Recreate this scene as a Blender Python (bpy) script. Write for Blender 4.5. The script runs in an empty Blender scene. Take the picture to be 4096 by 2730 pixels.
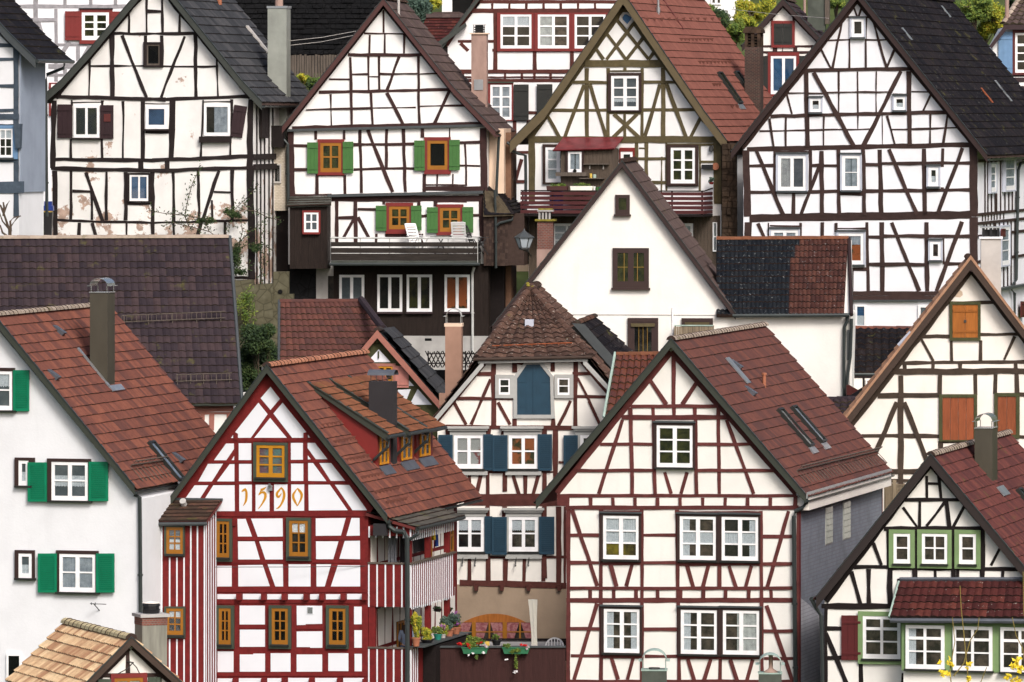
import bpy, math, random
from mathutils import Vector
random.seed(7)
R = math.radians
scene = bpy.context.scene
COL = scene.collection
# ---------------------------------------------------------------- camera geometry (photograph 4096 x 2730)
FPX, CX, HY = 26000.0, 2048.0, 450.0          # focal length in photo pixels, optical axis column, horizon row
S = 1200 / 2352.0
CR = [0, 0]
def crop(ox, oy): CR[0] = ox; CR[1] = oy
def ray(x, y):
    px = CR[0] + x * S; py = CR[1] + y * S
    return Vector(((px - CX) / FPX, 1.0, -(py - HY) / FPX))
GP = [(-200, -2), (0, -2), (60, -9), (120, -14.5), (180, -19.8), (200, -19.4), (218, -18.4), (228, -14.6), (246, -10.2), (256, -9.6), (266, -7), (278, -4.5), (283, 1.3), (292, 1.9), (330, 13), (500, 75), (900, 190)]
def gz(y):
    for (a, za), (b, zb) in zip(GP, GP[1:]):
        if a <= y <= b: return za + (zb - za) * (y - a) / (b - a)
    return GP[-1][1]

class Face:
    """A vertical plane: u runs right along it, v is height, n stands out of it."""
    def __init__(s, o, ud):
        s.o = Vector((o[0], o[1], 0)); s.ud = Vector((ud[0], ud[1], 0)).normalized()
        s.n = Vector((s.ud.y, -s.ud.x, 0))
    def uv(s, x, y):
        r = ray(x, y); t = s.o.dot(s.n) / r.dot(s.n); p = r * t
        return ((p - s.o).dot(s.ud), p.z)
    def P(s, u, v, n=0.0): return s.o + s.ud * u + s.n * n + Vector((0, 0, v))
    def at(s, x, y, n=0.0):
        u, v = s.uv(x, y); return s.P(u, v, n)
    def shift(s, dep): return Face(s.o - s.n * dep, s.ud)
    def side(s, u):                        # the wall round the right-hand corner at u
        return Face(s.o + s.ud * u, -s.n)
    def k(s): return S * s.o.y / FPX       # metres per crop pixel

KEEP = {'foliage', 'leaves', 'stems', 'moss_cushion', 'bloom', 'flower_head'}
class MB:
    def __init__(s): s.v = []; s.f = []; s.m = []; s.t = []; s.nt = False
    def vert(s, p): s.v.append((p[0], p[1], p[2])); return len(s.v) - 1
    def face(s, ids, m=0, t=0.5): s.f.append(tuple(ids)); s.m.append(m); s.t.append(t)
    def quad(s, a, b, c, d, m=0, t=0.5):
        i = len(s.v); s.v += [tuple(a), tuple(b), tuple(c), tuple(d)]; s.face((i, i + 1, i + 2, i + 3), m, t)
    def prism(s, fc, pts, n0, n1, m=0, t=0.5):     # pts are (u, v), counter-clockwise seen from the front or not
        a = sum(p[0] * q[1] - q[0] * p[1] for p, q in zip(pts, pts[1:] + pts[:1]))
        if a < 0: pts = pts[::-1]
        N = len(pts); i = len(s.v)
        for u, v in pts: s.v.append(tuple(fc.P(u, v, n1)))
        for u, v in pts: s.v.append(tuple(fc.P(u, v, n0)))
        s.face(range(i, i + N), m, t); s.face([i + N + j for j in range(N - 1, -1, -1)], m, t)
        for j in range(N):
            k = (j + 1) % N; s.face((i + j, i + N + j, i + N + k, i + k), m, t)
    def poly(s, fc, px, n0, n1, m=0, t=0.5): s.prism(fc, [fc.uv(*p) for p in px], n0, n1, m, t)
    def rect(s, fc, x0, y0, x1, y1, n0, n1, m=0, t=0.5): s.poly(fc, [(x0, y0), (x1, y0), (x1, y1), (x0, y1)], n0, n1, m, t)
    def boxuv(s, fc, u0, v0, u1, v1, n0, n1, m=0, t=0.5): s.prism(fc, [(u0, v0), (u1, v0), (u1, v1), (u0, v1)], n0, n1, m, t)
    def tube(s, pts, r, seg=8, m=0, t=0.5, cap=True):
        pts = [Vector(p) for p in pts]; rs = r if isinstance(r, (list, tuple)) else [r] * len(pts); rings = []
        for i, p in enumerate(pts):
            a = pts[max(i - 1, 0)]; b = pts[min(i + 1, len(pts) - 1)]; d = (b - a)
            d = d.normalized() if d.length > 1e-9 else Vector((0, 0, 1))
            x = d.orthogonal().normalized() if abs(d.z) > 0.9 else d.cross(Vector((0, 0, 1))).normalized()
            y = d.cross(x).normalized(); rings.append([s.vert(p + (x * math.cos(2 * math.pi * j / seg) + y * math.sin(2 * math.pi * j / seg)) * rs[i]) for j in range(seg)])
        for A, B in zip(rings, rings[1:]):
            for j in range(seg): s.face((A[j], A[(j + 1) % seg], B[(j + 1) % seg], B[j]), m, t)
        if cap: s.face(rings[0][::-1], m, t); s.face(rings[-1], m, t)
    def lathe(s, c, prof, seg=14, m=0, t=0.5):      # prof: (radius, height above c)
        c = Vector(c); rings = [[s.vert(c + Vector((r * math.cos(2 * math.pi * j / seg), r * math.sin(2 * math.pi * j / seg), h))) for j in range(seg)] for r, h in prof]
        for A, B in zip(rings, rings[1:]):
            for j in range(seg): s.face((A[j], A[(j + 1) % seg], B[(j + 1) % seg], B[j]), m, t)
        s.face(rings[0][::-1], m, t); s.face(rings[-1], m, t)
    def timber(s, fc, x0, y0, x1, y1, w, n, wob=1.0, m=0):
        a = Vector(fc.uv(x0, y0)); b = Vector(fc.uv(x1, y1)); d = b - a; L = d.length
        if L < 1e-4: return
        d /= L; q = Vector((-d.y, d.x)); h = w * fc.k() / 2; N = max(1, int(L / 0.45)); A = []; B = []
        for i in range(N + 1):
            p = a + d * (L * i / N); A.append(p + q * (h + random.uniform(-1, 1) * .011 * wob)); B.append(p - q * (h + random.uniform(-1, 1) * .011 * wob))
        tt = random.random()
        for i in range(N):
            s.prism(fc, [tuple(A[i]), tuple(A[i + 1]), tuple(B[i + 1]), tuple(B[i])], 0.0, n, m, tt)
    def build(s, name, mats, parent=None, smooth=False):
        if not s.v: return None
        if parent and len(s.f) < 6000 and name not in KEEP:
            g = s.pieces()
            if len(g) > 1:
                obs = [q.build1(name, mats, parent, smooth) for q in g]; return obs[0]
        return s.build1(name, mats, parent, smooth)
    def pieces(s):
        n = len(s.v); par = list(range(n))
        def fd(a):
            while par[a] != a: par[a] = par[par[a]]; a = par[a]
            return a
        for f in s.f:
            a = fd(f[0])
            for b in f[1:]: par[fd(b)] = a
        isl = {}
        for i in range(n): isl.setdefault(fd(i), []).append(i)
        keys = list(isl); K = len(keys)
        if K > 420 or K < 2: return [s]
        bx = []
        for k in keys:
            P = [s.v[i] for i in isl[k]]; lo = [min(p[j] for p in P) for j in range(3)]; hi = [max(p[j] for p in P) for j in range(3)]; bx.append((lo, hi, max(h - l for h, l in zip(hi, lo))))
        gp = list(range(K))
        def fg(a):
            while gp[a] != a: gp[a] = gp[gp[a]]; a = gp[a]
            return a
        for a in range(K):
            for b in range(a + 1, K):
                d = sum(max(0, bx[a][0][j] - bx[b][1][j], bx[b][0][j] - bx[a][1][j]) ** 2 for j in range(3)) ** .5
                if d <= max(.02, .49 * max(bx[a][2], bx[b][2])): gp[fg(a)] = fg(b)
        root = {k: fg(i) for i, k in enumerate(keys)}; gs = sorted(set(root.values()))
        if len(gs) < 2: return [s]
        out = {g: MB() for g in gs}; mp = {}
        for f, m, t in zip(s.f, s.m, s.t):
            q = out[root[fd(f[0])]]; ids = []
            for i in f:
                if i not in mp: mp[i] = q.vert(s.v[i])
                ids.append(mp[i])
            q.face(ids, m, t)
        return [out[g] for g in gs]
    def build1(s, name, mats, parent=None, smooth=False):
        me = bpy.data.meshes.new(name); off = Vector(parent_loc(parent)) if parent else Vector((0, 0, 0))
        me.from_pydata([(x - off.x, y - off.y, z - off.z) for x, y, z in s.v], [], s.f)
        if not isinstance(mats, (list, tuple)): mats = [mats]
        for q in mats: me.materials.append(MAT(q))
        me.polygons.foreach_set('material_index', s.m)
        at = me.attributes.new('tone', 'FLOAT', 'FACE'); at.data.foreach_set('value', s.t)
        if smooth: me.polygons.foreach_set('use_smooth', [True] * len(s.f))
        me.update(); o = bpy.data.objects.new(name, me); COL.objects.link(o)
        if parent: o.parent = parent
        return o
def parent_loc(o):
    p = Vector((0, 0, 0))
    while o is not None: p += Vector(o.location); o = o.parent
    return p
def tag(o, label=None, cat=None, group=None, kind=None):
    if label: o['label'] = label
    if cat: o['category'] = cat
    if group: o['group'] = group
    if kind: o['kind'] = kind
    return o
def thing(name, loc, label, cat, group=None):
    o = bpy.data.objects.new(name, None); COL.objects.link(o); o.location = loc; o.empty_display_size = .3
    return tag(o, label, cat, group)

# ---------------------------------------------------------------- materials
_M = {}; _SPEC = {}
def MAT(n):
    if n in _M: return _M[n]
    m = bpy.data.materials.new(n); m.use_nodes = True; _M[n] = m; _SPEC[n](m); return m
def nodes(m):
    nt = m.node_tree; return nt, nt.nodes, nt.links, nt.nodes['Principled BSDF']
def mixc(nt, f, a, b, bt='MIX'):
    x = nt.nodes.new('ShaderNodeMix'); x.data_type = 'RGBA'; x.blend_type = bt
    for i, q in ((0, f), (6, a), (7, b)):
        if hasattr(q, 'links'): nt.links.new(q, x.inputs[i])
        elif isinstance(q, (int, float)): x.inputs[i].default_value = q
        else: x.inputs[i].default_value = (*q, 1)
    return x.outputs[2]
def noise(nt, sc, det=4, co=None, rough=.6):
    n = nt.nodes.new('ShaderNodeTexNoise'); n.inputs['Scale'].default_value = sc; n.inputs['Detail'].default_value = det; n.inputs['Roughness'].default_value = rough
    if co is not None: nt.links.new(co, n.inputs['Vector'])
    return n.outputs['Fac']
def coord(nt, sc=(1, 1, 1)):
    t = nt.nodes.new('ShaderNodeTexCoord'); mp = nt.nodes.new('ShaderNodeMapping'); mp.inputs['Scale'].default_value = sc
    nt.links.new(t.outputs['Object'], mp.inputs['Vector']); return mp.outputs['Vector']
def ramp(nt, f, stops, interp='LINEAR'):
    r = nt.nodes.new('ShaderNodeValToRGB'); e = r.color_ramp; e.interpolation = interp
    while len(e.elements) < len(stops): e.elements.new(.5)
    for el, (p, c) in zip(e.elements, stops): el.position = p; el.color = (*c, 1) if len(c) == 3 else c
    nt.links.new(f, r.inputs['Fac']); return r.outputs['Color']
def bump(nt, b, h, st, dist=.02):
    x = nt.nodes.new('ShaderNodeBump'); x.inputs['Strength'].default_value = st; x.inputs['Distance'].default_value = dist
    nt.links.new(h, x.inputs['Height']); nt.links.new(x.outputs['Normal'], b.inputs['Normal'])
def attr(nt):
    a = nt.nodes.new('ShaderNodeAttribute'); a.attribute_name = 'tone'; return a.outputs['Fac']
def shade(c, k): return tuple(min(1, x * k) for x in c)
def simple(name, c, rough=.7, var=.2, sc=4, bm=.15, metal=0, spec=.2, stretch=(1, 1, 1), tone=0.0):
    def f(m):
        nt, N, L, b = nodes(m); co = coord(nt, stretch); n = noise(nt, sc, 5, co)
        c1 = ramp(nt, n, [(.25, shade(c, 1 - var)), (.75, shade(c, 1 + var))])
        if tone:
            c1 = mixc(nt, 1.0, c1, ramp(nt, attr(nt), [(0, (1 - tone,) * 3), (1, (1, 1, 1))]), 'MULTIPLY')
        L.new(c1, b.inputs['Base Color']); b.inputs['Roughness'].default_value = rough; b.inputs['Metallic'].default_value = metal; b.inputs['Specular IOR Level'].default_value = spec
        if bm: bump(nt, b, noise(nt, sc * 4, 4, co), bm)
    _SPEC[name] = f
def plaster(name, c, dirt=.06, patch=None, zlim=None):
    def f(m):
        nt, N, L, b = nodes(m); co = coord(nt)
        n = noise(nt, .9, 6, co); c1 = ramp(nt, n, [(.3, shade(c, 1 - dirt * 1.6)), (.6, c)])
        st = noise(nt, 1.0, 5, coord(nt, (2.2, 2.2, .35)))          # faint rain streaks
        c1 = mixc(nt, ramp(nt, st, [(.56, (0, 0, 0)), (.8, (.32, .32, .32))]), c1, shade(c, .72))
        if patch:
            pn = noise(nt, 1.1, 7, co, .68); t = nt.nodes.new('ShaderNodeTexCoord'); sx = nt.nodes.new('ShaderNodeSeparateXYZ'); L.new(t.outputs['Object'], sx.inputs[0])
            mr = nt.nodes.new('ShaderNodeMapRange'); mr.inputs[1].default_value = zlim[0]; mr.inputs[2].default_value = zlim[1]; mr.inputs[3].default_value = .125; mr.inputs[4].default_value = -.02
            L.new(sx.outputs['Z'], mr.inputs[0]); ad = nt.nodes.new('ShaderNodeMath'); ad.operation = 'ADD'; L.new(pn, ad.inputs[0]); L.new(mr.outputs[0], ad.inputs[1])
            pc = ramp(nt, noise(nt, 5, 4, co), [(.3, shade(patch, .7)), (.7, shade(patch, 1.25))])
            c1 = mixc(nt, ramp(nt, ad.outputs[0], [(.615, (0, 0, 0)), (.64, (1, 1, 1))]), c1, pc)
        L.new(c1, b.inputs['Base Color']); b.inputs['Roughness'].default_value = .92; b.inputs['Specular IOR Level'].default_value = .2
        bump(nt, b, noise(nt, 14, 5, co), .25, .02)
    _SPEC[name] = f
def tiles(name, cols, rough=.75, lich=0.0, lcol=(.5, .48, .42), moss=0.0, big=.35):
    def f(m):
        nt, N, L, b = nodes(m); co = coord(nt)
        st = [(i / (len(cols) - 1), c) for i, c in enumerate(cols)]
        a = attr(nt); n = noise(nt, .8, 5, co); mm = nt.nodes.new('ShaderNodeMath'); mm.operation = 'MULTIPLY_ADD'; L.new(n, mm.inputs[0]); mm.inputs[1].default_value = big; mm.inputs[2].default_value = -big / 2
        ad = nt.nodes.new('ShaderNodeMath'); ad.operation = 'ADD'; ad.use_clamp = True; L.new(a, ad.inputs[0]); L.new(mm.outputs[0], ad.inputs[1])
        c1 = ramp(nt, ad.outputs[0], st)
        c1 = mixc(nt, ramp(nt, noise(nt, 7, 6, co), [(.35, (0, 0, 0)), (.8, (.55,) * 3)]), c1, shade(cols[0], .55))
        if lich: c1 = mixc(nt, ramp(nt, noise(nt, 9, 3, co, .8), [(.68 - lich * .1, (0, 0, 0)), (.73 - lich * .1, (.9,) * 3)]), c1, lcol)
        if moss: c1 = mixc(nt, ramp(nt, noise(nt, 1.6, 6, co, .7), [(.62 - moss * .1, (0, 0, 0)), (.72 - moss * .1, (.8,) * 3)]), c1, (.09, .085, .025))
        L.new(c1, b.inputs['Base Color']); b.inputs['Roughness'].default_value = rough; b.inputs['Specular IOR Level'].default_value = .1 if rough > .5 else .5
        bump(nt, b, noise(nt, 30, 4, co), .25, .01)
    _SPEC[name] = f
def glassmat(name, refl, tint):
    def f(m):
        nt = m.node_tree; nt.nodes.clear(); L = nt.links
        o = nt.nodes.new('ShaderNodeOutputMaterial'); t = nt.nodes.new('ShaderNodeBsdfTransparent'); t.inputs[0].default_value = (*tint, 1)
        g = nt.nodes.new('ShaderNodeBsdfGlossy'); g.inputs['Roughness'].default_value = .03; x = nt.nodes.new('ShaderNodeMixShader'); x.inputs[0].default_value = refl
        n = noise(nt, 1.5, 2, coord(nt)); bp = nt.nodes.new('ShaderNodeBump'); bp.inputs['Strength'].default_value = .12; L.new(n, bp.inputs['Height']); L.new(bp.outputs[0], g.inputs['Normal'])
        L.new(t.outputs[0], x.inputs[1]); L.new(g.outputs[0], x.inputs[2]); L.new(x.outputs[0], o.inputs[0])
    _SPEC[name] = f
def blotch(name, a, bcol, sc=2.0, lo=.4, hi=.6, rough=.6):
    def f(m):
        nt, N, L, b = nodes(m); co = coord(nt); L.new(ramp(nt, noise(nt, sc, 5, co), [(lo, a), (hi, bcol)]), b.inputs['Base Color']); b.inputs['Roughness'].default_value = rough; b.inputs['Specular IOR Level'].default_value = .15
    _SPEC[name] = f
def leafmat(name, cols):
    def f(m):
        nt, N, L, b = nodes(m); L.new(ramp(nt, attr(nt), [(i / (len(cols) - 1), c) for i, c in enumerate(cols)]), b.inputs['Base Color']); b.inputs['Roughness'].default_value = .6; b.inputs['Specular IOR Level'].default_value = .3
        b.inputs['Transmission Weight'].default_value = 0
    _SPEC[name] = f

WH = (.80, .80, .80); CR_ = (.82, .77, .67)
plaster('plaster_white', (.80, .80, .80)); plaster('plaster_old', (.79, .785, .77), .08, (.40, .29, .235), (5.0, 8.2)); plaster('plaster_cream', (.81, .785, .73)); plaster('plaster_warm', (.81, .765, .71), .07)
plaster('plaster_cool', (.78, .79, .83)); plaster('plaster_ivory', (.79, .775, .735), .05); plaster('plaster_tan', (.33, .25, .18), .12); plaster('plaster_grey', (.42, .41, .40), .2); plaster('plaster_blue', (.27, .315, .39), .1); plaster('plaster_pale', (.72, .735, .765), .05); plaster('plaster_peach', (.72, .55, .42), .1)
for nm, c in dict(timber_black=(.020, .014, .014), timber_brown=(.044, .020, .019), timber_umber=(.045, .026, .023), timber_redbrown=(.085, .026, .021), timber_ox=(.112, .031, .029), timber_crimson=(.160, .015, .015),
                  timber_olive=(.100, .080, .040), timber_grey=(.29, .28, .30), timber_blue=(.060, .082, .110), timber_pitch=(.012, .008, .008), timber_weather=(.055, .038, .028), timber_green=(.062, .064, .028), timber_maroon=(.080, .012, .015)).items():
    simple(nm, c, .75, .28, 5, .3, tone=.25, stretch=(1, 1, 1))
for nm, c, r in (('paint_white', (.82, .82, .83), .45), ('paint_grey', (.50, .51, .50), .5), ('paint_bluegrey', (.45, .48, .56), .5), ('paint_red', (.165, .018, .016), .5), ('paint_darkred', (.080, .011, .012), .5), ('paint_orange', (.28, .112, .010), .45), ('paint_ochre', (.42, .185, .008), .45),
                 ('paint_darkgreen', (.045, .060, .042), .5), ('paint_green', (.045, .135, .032), .5), ('paint_emerald', (.0, .165, .078), .45), ('paint_sage', (.17, .26, .115), .5), ('paint_navy', (.012, .044, .074), .5), ('paint_slate', (.050, .058, .062), .5), ('paint_sky', (.13, .24, .40), .5),
                 ('paint_purple', (.028, .013, .016), .6), ('paint_pink', (.42, .17, .14), .6), ('paint_brown', (.032, .016, .014), .5), ('paint_charcoal', (.018, .019, .017), .5), ('paint_plum', (.060, .022, .020), .6), ('gold_leaf', (.50, .235, .012), .4), ('brass', (.33, .20, .03), .5), ('paint_yellow', (.6, .42, .08), .5), ('paint_ochre_lit', (.58, .24, .010), .4),
                 ('barge_green', (.034, .039, .030), .5), ('barge_brown', (.026, .013, .012), .6), ('barge_red', (.060, .022, .020), .6), ('barge_olive', (.105, .080, .042), .7), ('barge_pink', (.30, .12, .09), .7), ('barge_black', (.024, .017, .016), .5), ('barge_grey', (.37, .375, .36), .6), ('barge_weather', (.050, .032, .024), .85),
                 ('plastic_white', (.80, .80, .80), .35), ('plastic_black', (.012, .012, .014), .4), ('plastic_teal', (.02, .20, .15), .4), ('plastic_green', (.02, .12, .055), .4), ('plastic_blue', (.012, .035, .20), .4), ('terracotta', (.32, .12, .065), .8), ('hook', (.12, .042, .030), .8), ('cover', (.82, .80, .70), .7), ('soffit', (.09, .055, .045), .8), ('soffit_red', (.11, .02, .018), .8)):
    simple(nm, c, r, .12, 3, .08, spec=.35)
simple('wood_dark', (.018, .012, .010), .8, .35, 3, .4, stretch=(5, 5, .6)); simple('wood_bay', (.085, .065, .050), .8, .3, 3, .4, stretch=(6, 6, .6)); simple('wood_rail', (.026, .021, .018), .85, .45, 3, .4, stretch=(.6, .6, 6)); simple('wood_redrail', (.070, .020, .021), .7, .3, 3, .3, stretch=(.6, .6, 6))
simple('wood_fence', (.036, .013, .012), .7, .25, 2, .3, stretch=(6, 6, .5)); simple('wood_grey', (.10, .082, .068), .85, .35, 3, .4, stretch=(5, 5, .6)); simple('wood_honey', (.34, .115, .022), .6, .25, 3, .3, stretch=(5, 5, .6), tone=.25); simple('wood_rust', (.27, .075, .030), .65, .25, 3, .3, stretch=(5, 5, .6), tone=.25); simple('wood_planks', (.20, .16, .11), .8, .5, 2, .3, stretch=(8, 8, .5))
simple('lead', (.10, .11, .13), .45, .25, 2, .1, metal=.3); simple('zinc', (.42, .44, .46), .35, .15, 2, .05, metal=.75); simple('gutter_dark', (.040, .048, .048), .4, .2, 2, .05, metal=.3); simple('copper_green', (.32, .42, .37), .6, .2, 3, .05); simple('steel', (.62, .64, .66), .25, .1, 2, .03, metal=.9); simple('wire', (.05, .05, .05), .5, .1, 2, 0)
simple('chim_brown', (.062, .056, .042), .55, .2, 1.5, .1, stretch=(1, 1, .4)); simple('chim_grey', (.034, .032, .035), .5, .15, 1.5, .05, metal=.2); simple('chim_pink', (.31, .185, .135), .85, .12, 2, .2); simple('chim_metal', (.36, .38, .34), .45, .2, 1.6, .05, metal=.45); simple('chim_pale', (.44, .42, .40), .6, .15, 1.5, .1); simple('chim_green', (.075, .085, .072), .5, .3, 2, .1, metal=.3); simple('chim_rust', (.33, .225, .19), .8, .28, 2, .2, stretch=(1, 1, .5)); simple('chim_clad', (.20, .20, .17), .6, .35, 1.5, .1, stretch=(4, 4, .4))
simple('moss_edge', (.070, .055, .035), .95, .4, 6, .3); simple('moss', (.20, .17, .03), .95, .5, 8, .5); simple('edge_dark', (.040, .026, .022), .95, .3, 6, .3); simple('edge_red', (.10, .040, .025), .9, .4, 6, .3)
tiles('tile_red', [(.095, .042, .036), (.130, .051, .039), (.165, .062, .044), (.195, .073, .049)]); tiles('tile_rust', [(.13, .053, .030), (.175, .070, .038), (.205, .084, .045)], moss=.1); tiles('tile_brick', [(.076, .038, .035), (.105, .044, .037), (.135, .054, .041)]); tiles('tile_rose', [(.155, .062, .049), (.185, .073, .057), (.215, .086, .066)]); tiles('tile_plum', [(.028, .021, .026), (.040, .029, .034), (.054, .036, .038)], moss=.15)
tiles('tile_slate', [(.030, .032, .036), (.045, .047, .052), (.070, .070, .074)]); tiles('tile_black', [(.006, .005, .007), (.011, .010, .012), (.022, .017, .018)], lich=.3, lcol=(.16, .16, .15), moss=.2); tiles('tile_tar', [(.014, .017, .020), (.022, .026, .030), (.034, .034, .036)], lich=.45, lcol=(.30, .31, .31)); tiles('tile_wing', [(.075, .030, .022), (.11, .042, .030), (.145, .056, .038)], lich=.12)
tiles('tile_moss', [(.058, .034, .026), (.092, .052, .039), (.130, .074, .054)], lich=.6, lcol=(.42, .38, .33), moss=.05); tiles('tile_brown', [(.060, .042, .039), (.085, .060, .055), (.11, .078, .070)], moss=.1); tiles('tile_straw_ridge', [(.55, .45, .26), (.66, .56, .34), (.60, .48, .28)], moss=.2); tiles('tile_straw', [(.34, .19, .11), (.56, .39, .23), (.66, .50, .31)], lich=.0, rough=.85); tiles('tile_maroon', [(.042, .013, .013), (.070, .019, .018), (.11, .032, .024)], lich=.1); tiles('tile_wine', [(.065, .026, .026), (.098, .034, .031), (.135, .046, .038)], moss=.2); tiles('tile_gloss', [(.085, .028, .018), (.14, .048, .027), (.095, .03, .02)], rough=.25); tiles('tile_old', [(.040, .030, .022), (.075, .042, .030), (.12, .058, .040)], moss=.6); tiles('tile_grey', [(.060, .058, .050), (.095, .088, .074), (.13, .115, .095)], moss=.4)
tiles('tile_ridge_pale', [(.30, .24, .19), (.40, .33, .27), (.34, .28, .22)], moss=.3); tiles('tile_ridge_orange', [(.36, .15, .09), (.46, .21, .13), (.40, .17, .1)]); tiles('tile_edge_pale', [(.26, .14, .085), (.38, .22, .14), (.32, .17, .10)])
tiles('shingle', [(.036, .024, .021), (.055, .036, .030), (.075, .050, .040)]); tiles('shingle_tan', [(.14, .075, .048), (.18, .10, .065), (.21, .12, .08)])
def brickmat(name, c1, c2, mortar, sc, rough=.85):
    def f(m):
        nt, N, L, b = nodes(m); t = nt.nodes.new('ShaderNodeTexCoord'); sp = nt.nodes.new('ShaderNodeSeparateXYZ'); cb = nt.nodes.new('ShaderNodeCombineXYZ'); L.new(t.outputs['Object'], sp.inputs[0])
        ad = nt.nodes.new('ShaderNodeMath'); ad.operation = 'ADD'; L.new(sp.outputs['X'], ad.inputs[0]); L.new(sp.outputs['Y'], ad.inputs[1]); L.new(ad.outputs[0], cb.inputs['X']); L.new(sp.outputs['Z'], cb.inputs['Y'])
        br = nt.nodes.new('ShaderNodeTexBrick'); L.new(cb.outputs[0], br.inputs['Vector']); br.inputs['Scale'].default_value = sc; br.inputs['Color1'].default_value = (*c1, 1); br.inputs['Color2'].default_value = (*c2, 1); br.inputs['Mortar'].default_value = (*mortar, 1); br.inputs['Mortar Size'].default_value = .035
        c = mixc(nt, ramp(nt, noise(nt, 1.2, 6, coord(nt)), [(.45, (0, 0, 0)), (.75, (.6,) * 3)]), br.outputs['Color'], shade(c1, .45)); L.new(c, b.inputs['Base Color']); b.inputs['Roughness'].default_value = rough; bump(nt, b, br.outputs['Fac'], -.5, .01)
    _SPEC[name] = f
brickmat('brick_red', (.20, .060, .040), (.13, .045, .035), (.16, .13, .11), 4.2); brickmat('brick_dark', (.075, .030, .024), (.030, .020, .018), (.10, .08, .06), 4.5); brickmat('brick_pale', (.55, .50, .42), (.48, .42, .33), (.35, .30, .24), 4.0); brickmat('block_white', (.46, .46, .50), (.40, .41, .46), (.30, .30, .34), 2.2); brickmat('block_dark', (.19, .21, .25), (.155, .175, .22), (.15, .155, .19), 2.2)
def stone(name, a, b_):
    def f(m):
        nt, N, L, b = nodes(m); co = coord(nt); v = nt.nodes.new('ShaderNodeTexVoronoi'); v.inputs['Scale'].default_value = 2.4; L.new(co, v.inputs['Vector']); v2 = nt.nodes.new('ShaderNodeTexVoronoi'); v2.feature = 'DISTANCE_TO_EDGE'; v2.inputs['Scale'].default_value = 2.4; L.new(co, v2.inputs['Vector'])
        c = mixc(nt, v.outputs['Distance'], a, b_); c = mixc(nt, ramp(nt, v2.outputs['Distance'], [(0, (1, 1, 1)), (.06, (0, 0, 0))]), c, shade(a, .35)); c = mixc(nt, noise(nt, 3, 5, co), c, shade(b_, .4)); L.new(c, b.inputs['Base Color']); b.inputs['Roughness'].default_value = .95; b.inputs['Specular IOR Level'].default_value = .05; bump(nt, b, v2.outputs['Distance'], .6, .05)
    _SPEC[name] = f
stone('stone_dark', (.010, .011, .013), (.020, .020, .022)); stone('stone_brown', (.14, .09, .06), (.045, .035, .028)); stone('stone_moss', (.17, .16, .11), (.12, .11, .07))
glassmat('glass', .08, (.88, .91, .92)); glassmat('glass_bright', .13, (.85, .88, .9)); glassmat('glass_dim', .015, (.9, .92, .92))
blotch('room_dark', (.008, .008, .008), (.040, .033, .027)); blotch('reflect_olive', (.010, .011, .004), (.060, .056, .012), 2.6); blotch('room_reflect_brown', (.026, .018, .015), (.12, .082, .062), 3.0); blotch('room_blue', (.03, .085, .18), (.07, .16, .30), 1); blotch('room_grey', (.10, .115, .13), (.17, .18, .19), 1.4); blotch('room_amber', (.05, .03, .01), (.30, .22, .02), 1.8); blotch('room_orange', (.05, .045, .015), (.42, .11, .035), .9, .45, .5); blotch('room_tint', (.22, .10, .13), (.14, .26, .24), 2.2); blotch('room_mirror', (.50, .48, .44), (.30, .10, .09), 1.5, .55, .58); blotch('room_black', (.001, .001, .001), (.003, .003, .003))  # olive and brown blotches paint pane reflections onto the sheet behind the glass
blotch('lace', (.60, .61, .64), (.78, .78, .80), 22, .35, .6, .9); blotch('drape', (.50, .48, .46), (.68, .66, .62), 6, .35, .6, .9); blotch('lace_grey', (.26, .28, .32), (.52, .54, .58), 5, .3, .7, .9); blotch('gingham', (.20, .06, .07), (.32, .15, .15), 9, .4, .6, .9)
leafmat('leaf_dark', [(.008, .018, .008), (.020, .040, .014), (.036, .064, .019), (.062, .085, .022)]); leafmat('leaf_mid', [(.030, .060, .014), (.065, .115, .022), (.12, .17, .028), (.20, .23, .035)]); leafmat('leaf_gold', [(.08, .13, .016), (.19, .23, .024), (.36, .34, .03), (.42, .30, .025)]); leafmat('leaf_blue', [(.03, .06, .045), (.06, .10, .075), (.09, .13, .10)]); leafmat('leaf_yellow', [(.55, .40, .02), (.75, .58, .03), (.80, .66, .06)]); leafmat('petal_red', [(.45, .008, .010), (.62, .015, .012)]); leafmat('petal_white', [(.7, .66, .7), (.8, .8, .8)]); leafmat('petal_purple', [(.22, .07, .28), (.35, .12, .32)])
simple('bark', (.075, .055, .04), .9, .3, 6, .5); simple('grass', (.055, .075, .022), .95, .45, .6, .4); simple('skin', (.55, .34, .25), .6, .08, 4, .05); simple('hair', (.030, .018, .013), .6, .3, 12, .2); simple('shirt', (.22, .26, .34), .85, .12, 5, .2); simple('denim', (.05, .06, .09), .9, .25, 8, .2); simple('cloth_black', (.022, .020, .022), .9, .3, 5, .2); simple('cloth_yellow', (.65, .45, .03), .9, .1, 4, .1); simple('cloth_blue', (.02, .05, .22), .9, .1, 4, .1); simple('cloth_grey', (.14, .145, .16), .9, .25, 5, .2)
simple('panel_white', (.70, .72, .77), .9, .02, 2, .08); simple('lamp_glass', (.40, .45, .50), .2, .1, 2, 0); simple('glass_block', (.30, .33, .30), .3, .35, 9, .1); simple('stain', (.55, .43, .33), .95, .15, 4, .1)
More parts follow.
